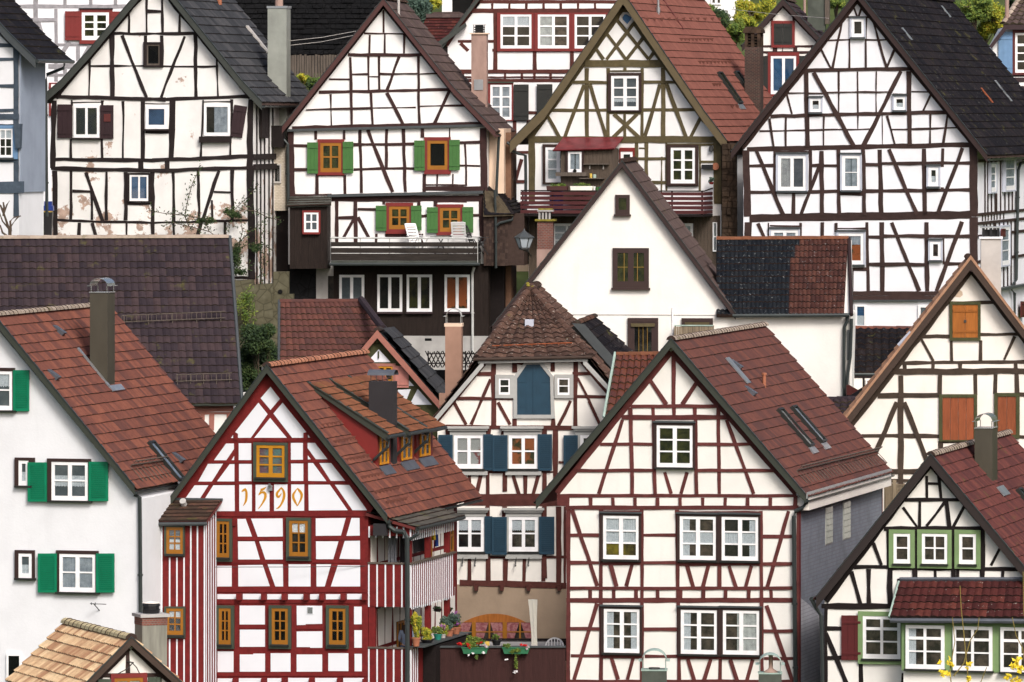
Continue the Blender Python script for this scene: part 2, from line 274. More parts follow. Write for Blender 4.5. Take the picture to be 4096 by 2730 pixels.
# ---------------------------------------------------------------- roofs
UP = Vector((0, 0, 1))
def tile_patch(mb, A, B, C, D, course=.34, tw=.23, style='pan', m=0, me=1, split=None, jit=1.0, base=0.0, spread=1.0):
    """Overlapping tiles on the patch A-B (upper edge) to D-C (lower edge). split(s, t) may shift the tone."""
    A, B, C, D = map(Vector, (A, B, C, D)); nrm = (B - A).cross(D - A); nrm.normalize()
    if nrm.z < 0: nrm = -nrm
    H = ((D - A).length + (C - B).length) / 2; Wd = ((B - A).length + (C - D).length) / 2
    nc = max(1, round(H / course)); nt = max(1, round(Wd / tw))
    prof = {'pan': ((0, .0), (.25, .030), (.5, .042), (.75, .022)), 'roll': ((0, .0), (.2, .055), (.45, .075), (.7, .03)), 'rib': ((0, .0), (.22, .02), (.5, .0), (.72, .02)), 'flat': ((0, .0), (.96, .004)), 'slate': ((0, .0), (.5, .003), (.97, .0))}[style]
    def pos(s, t, h): return A.lerp(B, t).lerp(D.lerp(C, t), s) + nrm * (h + base)
    lift = .045
    cj = [0.0] + [random.uniform(-.08, .08) * jit / nc for _ in range(nc - 1)] + [0.0]
    for c in range(nc):
        s0 = c / nc + cj[c]; s1 = (c + 1) / nc + cj[c + 1] + .012; ct = random.uniform(-.06, .06)
        cols = []
        for i in range(nt):
            tj = random.uniform(-.006, .008) * jit
            for q, h in prof: cols.append(((i + q) / nt, h, tj, i))
        cols.append((1.0, prof[0][1], 0, nt - 1))
        tone = [min(1, max(0, .5 + (random.random() - .5) * spread + ct)) for _ in range(nt)]
        for i in range(1, nt):
            if random.random() < .3: tone[i] = tone[i - 1] * .75 + tone[i] * .25
        if split: tone = [split(c / nc, i / nt, tone[i]) for i in range(nt)]
        up = []; lo = []; lb = []
        sj = [random.uniform(-.02, .03) * jit / nc for _ in range(nt)]
        for t, h, tj, i in cols:
            e = s1 + sj[i]; up.append(mb.vert(pos(s0, t, h * .75 + .004))); lo.append(mb.vert(pos(e, t, h + lift + tj))); lb.append(mb.vert(pos(e, t, h * .5 - .01)))
        for j in range(len(cols) - 1):
            tn = tone[cols[j][3]]
            mb.face((up[j], lo[j], lo[j + 1], up[j + 1]), m, tn); mb.face((lo[j], lb[j], lb[j + 1], lo[j + 1]), me, tn)

def ridge_run(name, a, b, mat, parent, r=.13, ln=.38, step=True, tilt=0):
    a = Vector(a); b = Vector(b); d = (b - a); L = d.length; d.normalize(); sx = d.cross(UP).normalized(); up = sx.cross(d).normalized(); n = max(1, round(L / ln)); mb = MB()
    for i in range(n):
        p = a + d * (L * i / n); q = a + d * (L * (i + 1) / n + .02); tn = random.random(); ra = r * random.uniform(.95, 1.05); rb = ra * 1.14
        P = [mb.vert(p + (sx * math.cos(w) * rb + up * (math.sin(w) * rb * .9 - .05))) for w in (0, .6, 1.2, 1.57, 1.95, 2.55, math.pi)]
        Q = [mb.vert(q + (sx * math.cos(w) * ra + up * (math.sin(w) * ra * .9 - .05))) for w in (0, .6, 1.2, 1.57, 1.95, 2.55, math.pi)]
        for j in range(6): mb.face((P[j], P[j + 1], Q[j + 1], Q[j]), 0, tn)
        mb.face(P[::-1], 1, tn); mb.face(Q, 1, tn)
    return mb.build(name, [mat, 'edge_dark'], parent)

def plane_hit(pl, x, y):
    r = ray(x, y); p0, n = pl; return r * (p0.dot(n) / r.dot(n))

class House:
    def __init__(s, name, label, cat, ax, ay, D, yaw):
        """ax, ay: a crop pixel on the front wall that stands D metres from the camera."""
        r = ray(ax, ay); p = r * D; s.D = D; s.yaw = yaw
        s.f = Face((p.x, p.y), (math.cos(R(yaw)), -math.sin(R(yaw)))); s.dd = -s.f.n
        s.base = gz(D) - .5; s.root = thing(name, (p.x, p.y, gz(D)), label, cat); s.tn = 0; s.planes = {}; s.L = 10
    def endL(s, A, x):                       # depth at which A carried straight back lands on crop column x
        t = (CR[0] + x * S - CX) / FPX; return (t * A.y - A.x) / (s.dd.x - t * s.dd.y)
    def part(s, name, mb, mats, parent=None, label=None, smooth=False):
        o = mb.build(name, mats, parent or s.root, smooth)
        if label and o: o['label'] = label
        return o
    def wall(s, px, L, mat, name='wall', base=None, fc=None, inset=0.0):
        fc = fc or s.f; pts = [fc.uv(*p) for p in px]; b = s.base if base is None else base
        pts = pts + [(pts[-1][0], b), (pts[0][0], b)]; mb = MB(); mb.prism(fc, pts, -L, -inset); s.L = L
        return s.part(name, mb, mat)
    def timbers(s, txt, mat, name='timber_frame', fc=None, wob=1.0, n0=.012, parent=None):
        fc = fc or s.f; mb = MB(); i = 0
        for e in txt.replace('\n', ';').split(';'):
            t = e.split()
            if not t: continue
            v = list(map(float, t[1:]))
            if t[0] == 'v': x0, y0, x1, y1, w = v[0], v[1], v[0], v[2], v[3]
            elif t[0] == 'h': x0, y0, x1, y1, w = v[1], v[0], v[2], v[0], v[3]
            else: x0, y0, x1, y1, w = v
            i += 1; mb.timber(fc, x0, y0, x1, y1, w, n0 + (i * 7 % 53) * .0006, wob)
        return s.part(name, mb, mat, parent)
    def roof(s, left, right, L, tile, barge, dv, oh=.35, back=.25, course=.36, tw=.23, style='rib', edge='moss_edge', soffit='soffit', ridge='tile_ridge_pale', rr=.13, split=None, bargeR=None, dvR=None, spread=1.0, left_tile=None, name='roof', cop='gutter_dark', coph=.075):
        fo = s.f.shift(-oh); tot = L + oh + back; mb = MB(); bm = MB(); up = None
        for key, prof in (('L', left), ('R', right)):
            if not prof: continue
            P = [fo.uv(*p) for p in prof]; s.planes[key] = []
            for i, (a, b) in enumerate(zip(P, P[1:])):
                A = fo.P(*a, 0); D = fo.P(*b, 0); B = fo.P(*a, -tot); C = fo.P(*b, -tot)
                n = (B - A).cross(D - A).normalized(); n = n if n.z > 0 else -n; s.planes[key].append((A, n, A, B, C, D))
                tile_patch(mb, A, B, C, D, course, tw, style, 0, 1, split, spread=spread)
            k = dv if key == 'L' or dvR is None else dvR; k *= fo.k()
            for i, (a, b) in enumerate(zip(P, P[1:])):
                mb.prism(fo, [(a[0], a[1] - .012), (b[0], b[1] - .012), (b[0], b[1] - .10), (a[0], a[1] - .10)], -tot + .02, -.03, 2)
                bm.prism(fo, [(a[0], a[1] + .03), (b[0], b[1] + .03), (b[0], b[1] - k), (a[0], a[1] - k)], -.045, .012 + i * .001 + (.0015 if key == 'R' else 0), 0)
                bm.prism(fo, [(a[0], a[1] + coph), (b[0], b[1] + coph), (b[0], b[1] + .032), (a[0], a[1] + .032)], -.06, .03 + i * .001, 1)
        o = s.part(name, mb, [tile, edge, soffit]); s.part('barge_board', bm, [barge, cop], o)
        P = (left or right)[0]; a = fo.at(*P); s.ridge = (a + UP * .05, a + s.dd * tot + UP * .05)
        if ridge: ridge_run('ridge_capping', s.ridge[0], s.ridge[1], ridge, o, rr)
        s.roofo = o; return o
    def hit(s, x, y, key='R', i=0): return plane_hit(s.planes[key][i][:2], x, y)
    def axes(s, key='R', i=0):
        p0, n, A, B, C, D = s.planes[key][i]; return (B - A).normalized(), (D - A).normalized(), n
    def plank(s, mb, c, ax, a0, a1, b0, b1, h0, h1, m=0):    # box on a roof plane: a along the ridge, b down the slope, h out
        e, d, n = ax; q = [c + e * a + d * b + n * h for h in (h0, h1) for a, b in ((a0, b0), (a1, b0), (a1, b1), (a0, b1))]; i = len(mb.v); mb.v += [tuple(p) for p in q]
        for f in ((0, 1, 2, 3), (7, 6, 5, 4), (0, 4, 5, 1), (1, 5, 6, 2), (2, 6, 7, 3), (3, 7, 4, 0)): mb.face([i + j for j in f], m)
    def skylight(s, x, y, w, ln, key='R', i=0, mat='paint_charcoal', glass='glass_bright', room='room_grey'):
        c = s.hit(x, y, key, i); ax = s.axes(key, i); mb = MB(); t = .07
        for a0, a1, b0, b1 in ((0, t, 0, ln), (w - t, w, 0, ln), (t, w - t, 0, t), (t, w - t, ln - t, ln)): s.plank(mb, c, ax, a0, a1, b0, b1, .0, .15)
        s.plank(mb, c, ax, -.06, w + .06, ln + .002, ln + .25, .03, .075, 1); s.plank(mb, c, ax, t, w - t, t, ln - t, .05, .08, 2)
        o = s.part('skylight', mb, [mat, 'zinc', room], s.roofo); g = MB(); s.plank(g, c, ax, t, w - t, t, ln - t, .10, .115); s.part('pane', g, glass, o); return o
    def snow_guard(s, pts, key='R', i=0, mat='wood_grey', h=.28, every=.45, down=.5):
        a = s.hit(*pts[0], key, i); b = s.hit(*pts[1], key, i); e, d, n = s.axes(key, i); mb = MB(); L = (b - a).length; q = (b - a).normalized()
        for hh in (.10, h): mb.tube([a + n * hh, b + n * hh], .022, 5)
        k = int(L / every)
        for j in range(k + 1):
            p = a + q * (L * j / max(1, k)); mb.tube([p + n * h, p + n * .05, p + d * down + n * .06], .014, 4)
        return s.part('snow_guard', mb, mat, s.roofo)
    def chimney(s, x0, x1, ytop, bx, by, mat, key='R', i=0, depth=None, dep=None, drop=2.2, cap=None, name='chimney', tmat=None):
        """front face x0..x1 from ytop down; bx, by: crop pixel where its front right foot meets the roof."""
        if dep is None: dep = (s.hit(bx, by, key, i) - s.f.o).dot(s.dd)
        fc = s.f.shift(dep); u0, v1 = fc.uv(x0, ytop); u1, _ = fc.uv(x1, ytop); vb = fc.uv(bx, by)[1]; t = depth or (u1 - u0); mb = MB(); mb.boxuv(fc, u0, vb - drop, u1, v1, -t, 0)
        o = s.part(name, mb, mat, s.roofo); s.ch = (fc, u0, u1, v1, t, o); return o
    def cowl_arch(s, hgt=.34, ov=.05, mat='zinc', legs='wire', slab=None, slabmat='plaster_grey', axis='u'):
        fc, u0, u1, v1, t, o = s.ch; mb = MB(); z = v1
        if slab: sb = MB(); sb.boxuv(fc, u0 - ov - .03, v1 + .001, u1 + ov + .03, v1 + slab, -t - ov, ov); s.part('chimney_slab', sb, slabmat, o); z = v1 + slab
        else: mb.boxuv(fc, u0 - .02, v1 + .001, u1 + .02, v1 + .025, -t - .02, .02)
        for u in (u0 + .03, u1 - .03):
            for n in (-.03, -t + .03): mb.tube([fc.P(u, z, n), fc.P(u, z + hgt * .55, n)], .011, 5)
        N = 10; c = (u0 + u1) / 2; hw = (u1 - u0) / 2 + ov; A = []
        for k in range(N + 1):
            w = math.pi * k / N; A.append((c - math.cos(w) * hw * .92, z + hgt * .5 + math.sin(w) * hgt * .55))
        A = [(u0 - ov - .06, z + hgt * .5)] + A + [(u1 + ov + .06, z + hgt * .5)]
        for a, b in zip(A, A[1:]): mb.prism(fc, [a, b, (b[0], b[1] + .014), (a[0], a[1] + .014)], -t - ov, ov)
        return s.part('cowl', mb, mat, o)
    def gutter(s, key='R', r=.075, mat='gutter_dark', spike=None, a0=0.0, a1=0.0):
        p0, n, A, B, C, D = s.planes[key][-1]; d = (D - A).normalized(); e = (B - A).normalized(); a = D + d * .07 - UP * .07 + e * a0; b = C + d * .07 - UP * .07 - e * a1; mb = MB(); N = 8
        w = Vector((d.x, d.y, 0)).normalized(); rings = []
        for p in (a, b): rings.append([mb.vert(p + w * math.cos(math.pi * (1 + k / N)) * r + UP * math.sin(math.pi * (1 + k / N)) * r) for k in range(N + 1)])
        for k in range(N): mb.face((rings[0][k], rings[1][k], rings[1][k + 1], rings[0][k + 1]))
        mb.face(rings[0]); mb.face(rings[1][::-1])
        if spike:
            L = (b - a).length; q = (b - a).normalized(); k = int(L / .22)
            for j in range(k): mb.tube([a + q * (j * .22) + UP * .02 - d * .02, a + q * (j * .22) + n * .16 - d * .16], .035, 4, 1)
        return s.part('gutter', mb, [mat, spike or mat], s.roofo)
    def pipe(s, px, n=.09, r=.05, mat='gutter_dark', fc=None, name='downpipe'):
        fc = fc or s.f; mb = MB(); P = [fc.at(x, y, n) for x, y in px]; mb.tube(P, r, 8)
        for a, b in zip(P, P[1:]):
            L = (b - a).length
            for j in range(int(L / 1.9)): c = a.lerp(b, (j + .5) / max(1, int(L / 1.9))); mb.tube([c - UP * .03, c + UP * .03], r * 1.35, 8)
        return s.part(name, mb, mat)
    def panels(s, polys, mat, n=.006, fc=None, name='plaster_infill'):
        fc = fc or s.f; mb = MB()
        for p in polys:
            if len(p) == 4 and not isinstance(p[0], tuple): p = [(p[0], p[1]), (p[2], p[1]), (p[2], p[3]), (p[0], p[3])]
            mb.poly(fc, p, 0.0, n + random.random() * .001)
        return s.part(name, mb, mat)
    # ------------------------------------------------------------ windows
    def win(s, x0, y0, x1, y1, c=2, r=3, fr='paint_white', fw=14, cas=None, casm=None, sill=None, cur=None, curm='lace', room='room_dark', glass='glass', fc=None, mull=20, mun=8, lift=0.0, transom=None, sillo=10, name='window', label=None, head=None, munm=None):
        """outer frame x0..x1, y0..y1 in crop pixels; cas = (x0, y0, x1, y1) of the outer casing; cur = list of curtain kinds."""
        fc = fc or s.f; (a0, b1), (a1, b0) = fc.uv(x0, y0), fc.uv(x1, y1); k = fc.k(); w = fw * k; g = lift; mb = MB()
        if b0 > b1: b0, b1 = b1, b0
        mb.boxuv(fc, a0, b0, a0 + w, b1, g, g + .080); mb.boxuv(fc, a1 - w, b0, a1, b1, g, g + .080); mb.boxuv(fc, a0 + w, b1 - w, a1 - w, b1, g, g + .080); mb.boxuv(fc, a0 + w, b0, a1 - w, b0 + w * 1.35, g, g + .080)
        ia, ib, ja, jb = a0 + w, a1 - w, b0 + w * 1.35, b1 - w; room_t = (jb - transom * (jb - ja)) if transom else jb; mm = 2 if munm else 0
        for i in range(1, c):
            u = ia + (ib - ia) * i / c; hw = (mull if (c % 2 == 0 and i == c // 2) else mun) * k / 2; mb.boxuv(fc, u - hw, ja, u + hw, jb, g + .03, g + .078, mm if hw < .02 else 0)
        if transom: mb.boxuv(fc, ia, room_t - mull * k / 2, ib, room_t + mull * k / 2, g + .03, g + .083)
        for j in range(1, r):
            v = ja + (room_t - ja) * j / r; mb.boxuv(fc, ia, v - mun * k / 2, ib, v + mun * k / 2, g + .03, g + .0745, mm)
        mb.boxuv(fc, ia - .001, ja - .001, ib + .001, jb + .001, g, g + .040, 1)
        o = s.part(name, mb, [fr, room] + ([munm] if munm else []), label=label)
        p = MB(); p.boxuv(fc, ia + .001, ja + .001, ib - .001, jb - .001, g + .060, g + .064); s.part('pane', p, glass, o)
        if cas:
            (p0, q1), (p1, q0) = fc.uv(cas[0], cas[1]), fc.uv(cas[2], cas[3]); m2 = MB(); t = g + .098
            if p0 < a0: m2.boxuv(fc, p0, q0, a0, q1, 0, t)
            if p1 > a1: m2.boxuv(fc, a1, q0, p1, q1, 0, t)
            if q1 > b1: m2.boxuv(fc, a0, b1, a1, q1, 0, t)
            if q0 < b0: m2.boxuv(fc, a0, q0, a1, b0, 0, t)
            s.part('casing', m2, casm, o)
            if head: hb = MB(); hb.boxuv(fc, p0 - .02, q1 + .001, p1 + .02, q1 + .05, 0, t + .06); s.part('drip_board', hb, head, o)
        if sill:
            sb = MB(); ss = sillo * k; q = b0 if not cas else min(b0, b0); sb.boxuv(fc, a0 - ss, q - 16 * k, a1 + ss, q - .001, .0, g + .16); s.part('sill', sb, sill, o)
        for kind in (cur or []):
            cm = MB(); n0 = g + .046
            def cloth(ua, ub, va, vb, zig=0, folds=8):
                N = max(8, int((ub - ua) / .03)); T = []; Bt = []
                for i in range(N + 1):
                    f = i / N; u = ua + (ub - ua) * f; d = .004 * math.sin(f * folds * 6.283); z = zig * (abs((f * 5) % 1 - .5) * 2); T.append(cm.vert(fc.P(u, vb, n0 + d))); Bt.append(cm.vert(fc.P(u, va + z, n0 + d)))
                for i in range(N): cm.face((T[i], Bt[i], Bt[i + 1], T[i + 1]))
            H = jb - ja; Wd = ib - ia; hc = (ia + ib) / 2
            if kind == 'lace': cloth(ia, hc - .03, jb - H * .42, jb, H * .07); cloth(hc + .03, ib, jb - H * .42, jb, H * .07)
            elif kind == 'frill': cloth(ia, hc - .03, ja + H * .14, ja + H * .32, H * .05); cloth(hc + .03, ib, ja + H * .14, ja + H * .32, H * .05)
            elif kind == 'cafe': cloth(ia, hc - .03, ja + H * .30, ja + H * .66, H * .03); cloth(hc + .03, ib, ja + H * .30, ja + H * .66, H * .03)
            elif kind == 'sideL': cloth(ia, ia + Wd * .22, ja, jb, 0, 3)
            elif kind == 'sideR': cloth(ib - Wd * .20, ib, ja, jb, 0, 3)
            elif kind == 'full': cloth(ia, hc - .02, ja, jb, 0, 5); cloth(hc + .02, ib, ja, jb, 0, 5)
            elif kind == 'left': cloth(ia, hc - .02, ja, jb, 0, 4)
            elif kind == 'right': cloth(ia + Wd * .36, ib, ja, jb, 0, 4)
            elif kind == 'top': cloth(ia, ib, jb - H * .36, jb, H * .02)
            elif kind == 'half': cloth(ia, ib, ja, ja + H * .52, 0, 6)
            elif kind == 'vee':
                for ua, ub, ta, tb in ((ia, ia + Wd * .48, ia, ia + Wd * .22), (ib, ib - Wd * .48, ib, ib - Wd * .22)):
                    lo, hi = (ua, ub) if ua < ub else (ub, ua); lo2, hi2 = (ta, tb) if ta < tb else (tb, ta); N = 10; T = []; Bt = []
                    for i in range(N + 1): f = i / N; T.append(cm.vert(fc.P(lo + (hi - lo) * f, jb, n0 + .004 * math.sin(f * 30)))); Bt.append(cm.vert(fc.P(lo2 + (hi2 - lo2) * f, ja, n0 + .004 * math.sin(f * 30))))
                    for i in range(N): cm.face((T[i], Bt[i], Bt[i + 1], T[i + 1]))
            s.part('curtain', cm, curm, o)
        return o
    def shutter(s, x0, y0, x1, y1, mat, kind='board', fc=None, poly=None, name='shutter', label=None, lift=0.0, n=.055, hinge='wire'):
        fc = fc or s.f; pts = poly or [(x0, y0), (x1, y0), (x1, y1), (x0, y1)]; P = [Vector(fc.uv(*p)) for p in pts]; mb = MB(); n += lift
        def bl(a, b): return tuple(P[0].lerp(P[1], a).lerp(P[3].lerp(P[2], a), b))
        if kind == 'board':
            K = 3
            for j in range(K): mb.prism(fc, [bl(j / K + .012, 0), bl((j + 1) / K - .012, 0), bl((j + 1) / K - .012, 1), bl(j / K + .012, 1)], n, n + .03, 0, random.random())
            for b in (.13, .82): mb.prism(fc, [bl(.02, b), bl(.98, b), bl(.98, b + .055), bl(.02, b + .055)], n + .0305, n + .055)
            mb.prism(fc, [bl(.01, .004), bl(.99, .004), bl(.99, .996), bl(.01, .996)], n - .004, n + .018)
        else:
            mb.prism(fc, [bl(0, 0), bl(1, 0), bl(1, 1), bl(0, 1)], n - .004, n + .014, 1)
            for a, b, c, d in ((0, .13, 0, 1), (.87, 1, 0, 1), (.13, .87, 0, .06), (.13, .87, .93, 1)): mb.prism(fc, [bl(a, c), bl(b, c), bl(b, d), bl(a, d)], n, n + .045)
            N = 16
            for j in range(N):
                b0 = .065 + .86 * j / N; b1 = b0 + .86 / N * .62; mb.prism(fc, [bl(.131, b0), bl(.869, b0), bl(.869, b1), bl(.131, b1)], n + .012, n + .034)
        return s.part(name, mb, [mat, mat], label=label)

def front_roof(h, fc, ridge, eave, dep, tile, course=.33, tw=.22, style='pan', edge='moss_edge', split=None, thick=.1, soffit='soffit', name='roof', spread=1.0, eave_n=0.0, back=None, parent=None):
    """A roof plane that faces the camera: ridge = two crop pixels, dep metres behind the face; eave = two crop pixels on the face."""
    fb = fc.shift(dep); ff = fc.shift(-eave_n); A = fb.at(*ridge[0]); B = fb.at(*ridge[1]); D = ff.at(*eave[0]); C = ff.at(*eave[1]); mb = MB(); tile_patch(mb, A, B, C, D, course, tw, style, 0, 1, split, spread=spread)
    n = (B - A).cross(D - A).normalized(); n = n if n.z > 0 else -n
    q = [A - n * .01, B - n * .01, C - n * .01, D - n * .01]; w = [p - n * thick for p in q]
    for a, b, c, d in ((w[0], w[3], w[2], w[1]), (q[0], w[0], w[1], q[1]), (q[1], w[1], w[2], q[2]), (q[2], w[2], w[3], q[3]), (q[3], w[3], w[0], q[0])): mb.quad(a, b, c, d, 2)
    if back:                                         # the slope behind the ridge
        e = h.dd if h else Vector((0, 1, 0)); mb.quad(A, B, B + e * back - UP * back * 1.1, A + e * back - UP * back * 1.1, 2)
    o = mb.build(name, [tile, edge, soffit], parent or h.root); h.planes[name] = [(A, n, A, B, C, D)]; h.roofo = o; return o, (A, B, C, D)
def bar(mb, p, q, r=.03, seg=6, m=0): mb.tube([p, q], r, seg, m)
# ================================================================ H15: cream house with ox-red frame, front row right of centre
def ox_house():
    crop(2100, 1300)
    h = House('half_timbered_house', 'cream gabled house with a thin ox red frame and a dark block side wall', 'house', 1145, 800, 198, 14)
    L = h.endL(h.f.shift(-.35).at(1145, 120), 1880) - .6
    h.roof([(1145, 120), (85, 1390)], [(1145, 120), (2200, 1340)], L, 'tile_brick', 'barge_green', 58, ridge='tile_ridge_pale', course=.37, tw=.22, soffit='soffit_red')
    h.wall([(325, 1420), (250, 1420), (250, 1290), (1145, 182), (2140, 1280), (2150, 1420)], L, 'plaster_ivory')
    h.timbers('''d 1145 212 250 1322 46;d 1147 212 2128 1322 46;v 1167 250 625 32;d 985 440 1110 625 32;d 1355 440 1235 625 32;h 638 830 1515 26;v 827 650 708 30;v 1005 650 708 30;v 1170 650 708 30;v 1332 650 708 30;v 1517 650 708 30;h 725 760 1590 36
d 832 740 843 1325 28;d 1008 740 1020 1325 26;d 1340 740 1345 1325 26;d 1515 740 1524 1325 26;d 765 745 578 1325 28;d 1580 745 1795 1325 28;h 935 590 1015 24;h 935 1335 1770 24;h 1142 410 1025 26;h 1142 1335 1950 26;d 1095 1155 1145 1325 30;d 1270 1155 1222 1325 30;h 1340 250 2128 26
v 515 1355 1418 26;v 690 1355 1418 26;v 865 1355 1418 26;v 1040 1355 1418 26;v 1217 1355 1418 26;v 1393 1355 1418 26;v 1570 1355 1418 26;v 1745 1355 1418 26;v 1925 1355 1418 26;v 300 1345 1420 100;h 1433 320 2145 32;v 2120 1340 1420 30''', 'timber_ox')
    h.win(1037, 785, 1320, 1118, cas=(1012, 765, 1337, 1132), casm='paint_brown', head='paint_slate', sill='paint_charcoal', room='reflect_olive', fw=24, mull=32, mun=12)
    crop(2100, 1930)
    h.timbers('''v 340 190 2000 32;v 2145 190 2000 28;d 370 215 570 812 30;h 415 355 580 26;h 630 355 580 26;h 630 930 1185 26;h 640 1865 2115 26;h 415 930 1180 26;h 425 1865 2115 26;v 597 215 2000 30;v 918 215 2000 28;d 1193 215 1215 2000 28;v 1525 640 830 28;d 1851 225 1862 1800 28
d 672 645 720 815 30;d 840 645 795 815 30;d 1270 650 1320 825 30;d 1440 650 1395 825 30;d 1600 655 1655 830 30;d 1775 655 1730 830 30;d 2068 225 1900 825 30;h 830 355 2115 26;v 512 845 908 28;v 695 845 908 28;v 872 845 908 28;v 1042 845 908 28;v 1222 845 908 28;v 1400 845 908 28;v 1575 845 908 28;v 1755 845 908 28;v 1930 845 908 28
h 925 325 2120 38;d 565 950 385 1545 30;d 1895 965 2100 1560 30;h 1148 355 590 26;h 1152 935 1190 26;h 1165 1870 2120 26;h 1362 360 590 26;h 1365 940 1195 26;h 1380 1875 2120 26;d 678 1375 730 1545 30;d 850 1375 805 1545 30;d 1280 1385 1330 1555 30;d 1455 1385 1405 1555 30;d 1610 1390 1665 1560 30;d 1785 1390 1740 1560 30;v 1530 1375 1560 28;h 1562 345 2120 30;h 637 600 915 24;h 642 1200 1850 24;h 1368 605 920 24;h 1374 1210 1860 24;h 232 600 915 22;h 238 1200 1850 24''', 'timber_ox')
    k = dict(casm='paint_brown', head='paint_slate', sill='paint_charcoal', fw=24, mull=32, mun=12)
    h.win(617, 258, 897, 605, cas=(594, 240, 914, 626), cur=['lace', 'cafe'], room='room_amber', **k)
    h.win(1218, 263, 1502, 610, cas=(1196, 245, 1524, 632), cur=['cafe', 'sideL'], room='room_reflect_brown', **k)
    h.win(1546, 267, 1834, 615, cas=(1525, 247, 1848, 636), cur=['cafe', 'sideR'], room='room_dark', **k)
    h.win(623, 988, 904, 1338, cas=(598, 970, 922, 1358), cur=['sideL', 'sideR'], room='room_reflect_brown', **k)
    h.win(1226, 996, 1510, 1348, cas=(1202, 977, 1530, 1366), cur=['sideL'], room='room_reflect_brown', **k)
    h.win(1556, 1000, 1842, 1353, cas=(1531, 979, 1860, 1370), cur=['right'], curm='drape', room='room_reflect_brown', **k)
    # right-hand side wall
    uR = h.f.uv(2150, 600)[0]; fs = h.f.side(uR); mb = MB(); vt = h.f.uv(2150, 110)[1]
    mb.boxuv(fs, .12, h.base, L - .05, vt - .42, .001, .016); h.part('side_wall', mb, 'block_dark'); mb = MB(); crop(2896, 1930); mb.prism(fs, [(.12, h.base), (L * .8, h.base), (L * .5, fs.uv(700, 1350)[1]), (2.2, fs.uv(700, 1000)[1]), (1.0, fs.uv(700, 920)[1]), (.12, fs.uv(700, 870)[1])], .017, .021); h.part('sunlit_white_wall', mb, 'block_white')  # white blocks; slanted edge paints the reach of the neighbour's shadow
    e = MB(); e.boxuv(fs, .0, vt - .42, L + .1, vt - .02, .001, .30); h.part('eave_box', e, 'plaster_warm')
    c = MB(); c.boxuv(fs, -.03, h.base, .12, vt - .43, .001, .03); c.boxuv(fs, L - .05, h.base, L + .06, vt - .43, .001, .03); h.part('corner_post', c, 'timber_maroon')
    crop(2896, 1930)
    for a, b, c_, d in ((790, 200, 843, 470), (928, 160, 983, 430)):
        (u0, v1), (u1, v0) = fs.uv(a, b), fs.uv(c_, d); g = MB()
        for j in range(6):
            for i in range(2): g.boxuv(fs, u0 + (u1 - u0) * i / 2 + .012, v0 + (v1 - v0) * j / 6 + .012, u0 + (u1 - u0) * (i + 1) / 2 - .012, v0 + (v1 - v0) * (j + 1) / 6 - .012, .0, .045)
        g.boxuv(fs, u0 - .03, v0 - .03, u1 + .03, v1 + .03, .0, .025, 1); h.part('window', g, ['glass_block', 'plaster_grey'], label='narrow glass block window')
    h.gutter('R', spike='zinc'); crop(2100, 1930)
    h.pipe([(2208, 112), (2212, 160), (2180, 200), (2125, 225), (2115, 265), (2118, 700), (2130, 1700)], n=.14, r=.065)
    crop(2896, 1700); h.snow_guard([(560, 372), (1190, 218)]); crop(2896, 1000)
    h.skylight(400, 1265, .72, 1.55, glass='glass_bright', room='room_mirror'); h.skylight(508, 1245, .72, 1.5, glass='glass_bright', room='lace_grey')
    p = h.hit(315, 1075); n = h.axes()[2]; mb = MB(); mb.tube([p - UP * .1, p + UP * .38], .06, 8); mb.tube([p + UP * .38, p + UP * .44], .085, 8); h.part('vent_pipe', mb, 'terracotta', h.roofo)
    for x, y in ((150, 1075), (40, 868)):
        c0 = h.hit(x, y); ax = h.axes(); mb = MB(); e_, d_, n_ = ax
        a = c0 + n_ * .06; mb.quad(a, a + e_ * .34 + d_ * .02, a + e_ * .30 + d_ * .42 + n_ * .12, a + e_ * .04 + d_ * .42 + n_ * .12); mb.quad(a + e_ * .04 + d_ * .42 + n_ * .12, a + e_ * .30 + d_ * .42 + n_ * .12, a + e_ * .30 + d_ * .42 - n_ * .03, a + e_ * .04 + d_ * .42 - n_ * .03); mb.quad(a, a + e_ * .04 + d_ * .42 + n_ * .12, a + e_ * .04 + d_ * .42 - n_ * .06, a - n_ * .06); h.part('roof_vent', mb, 'lead', h.roofo)
    mb = MB(); c0 = h.hit(0, 860); h.plank(mb, c0, h.axes(), 0, .5, 0, 1.05, .05, .09); h.part('flashing', mb, 'zinc', h.roofo)
    return h
HX = ox_house()

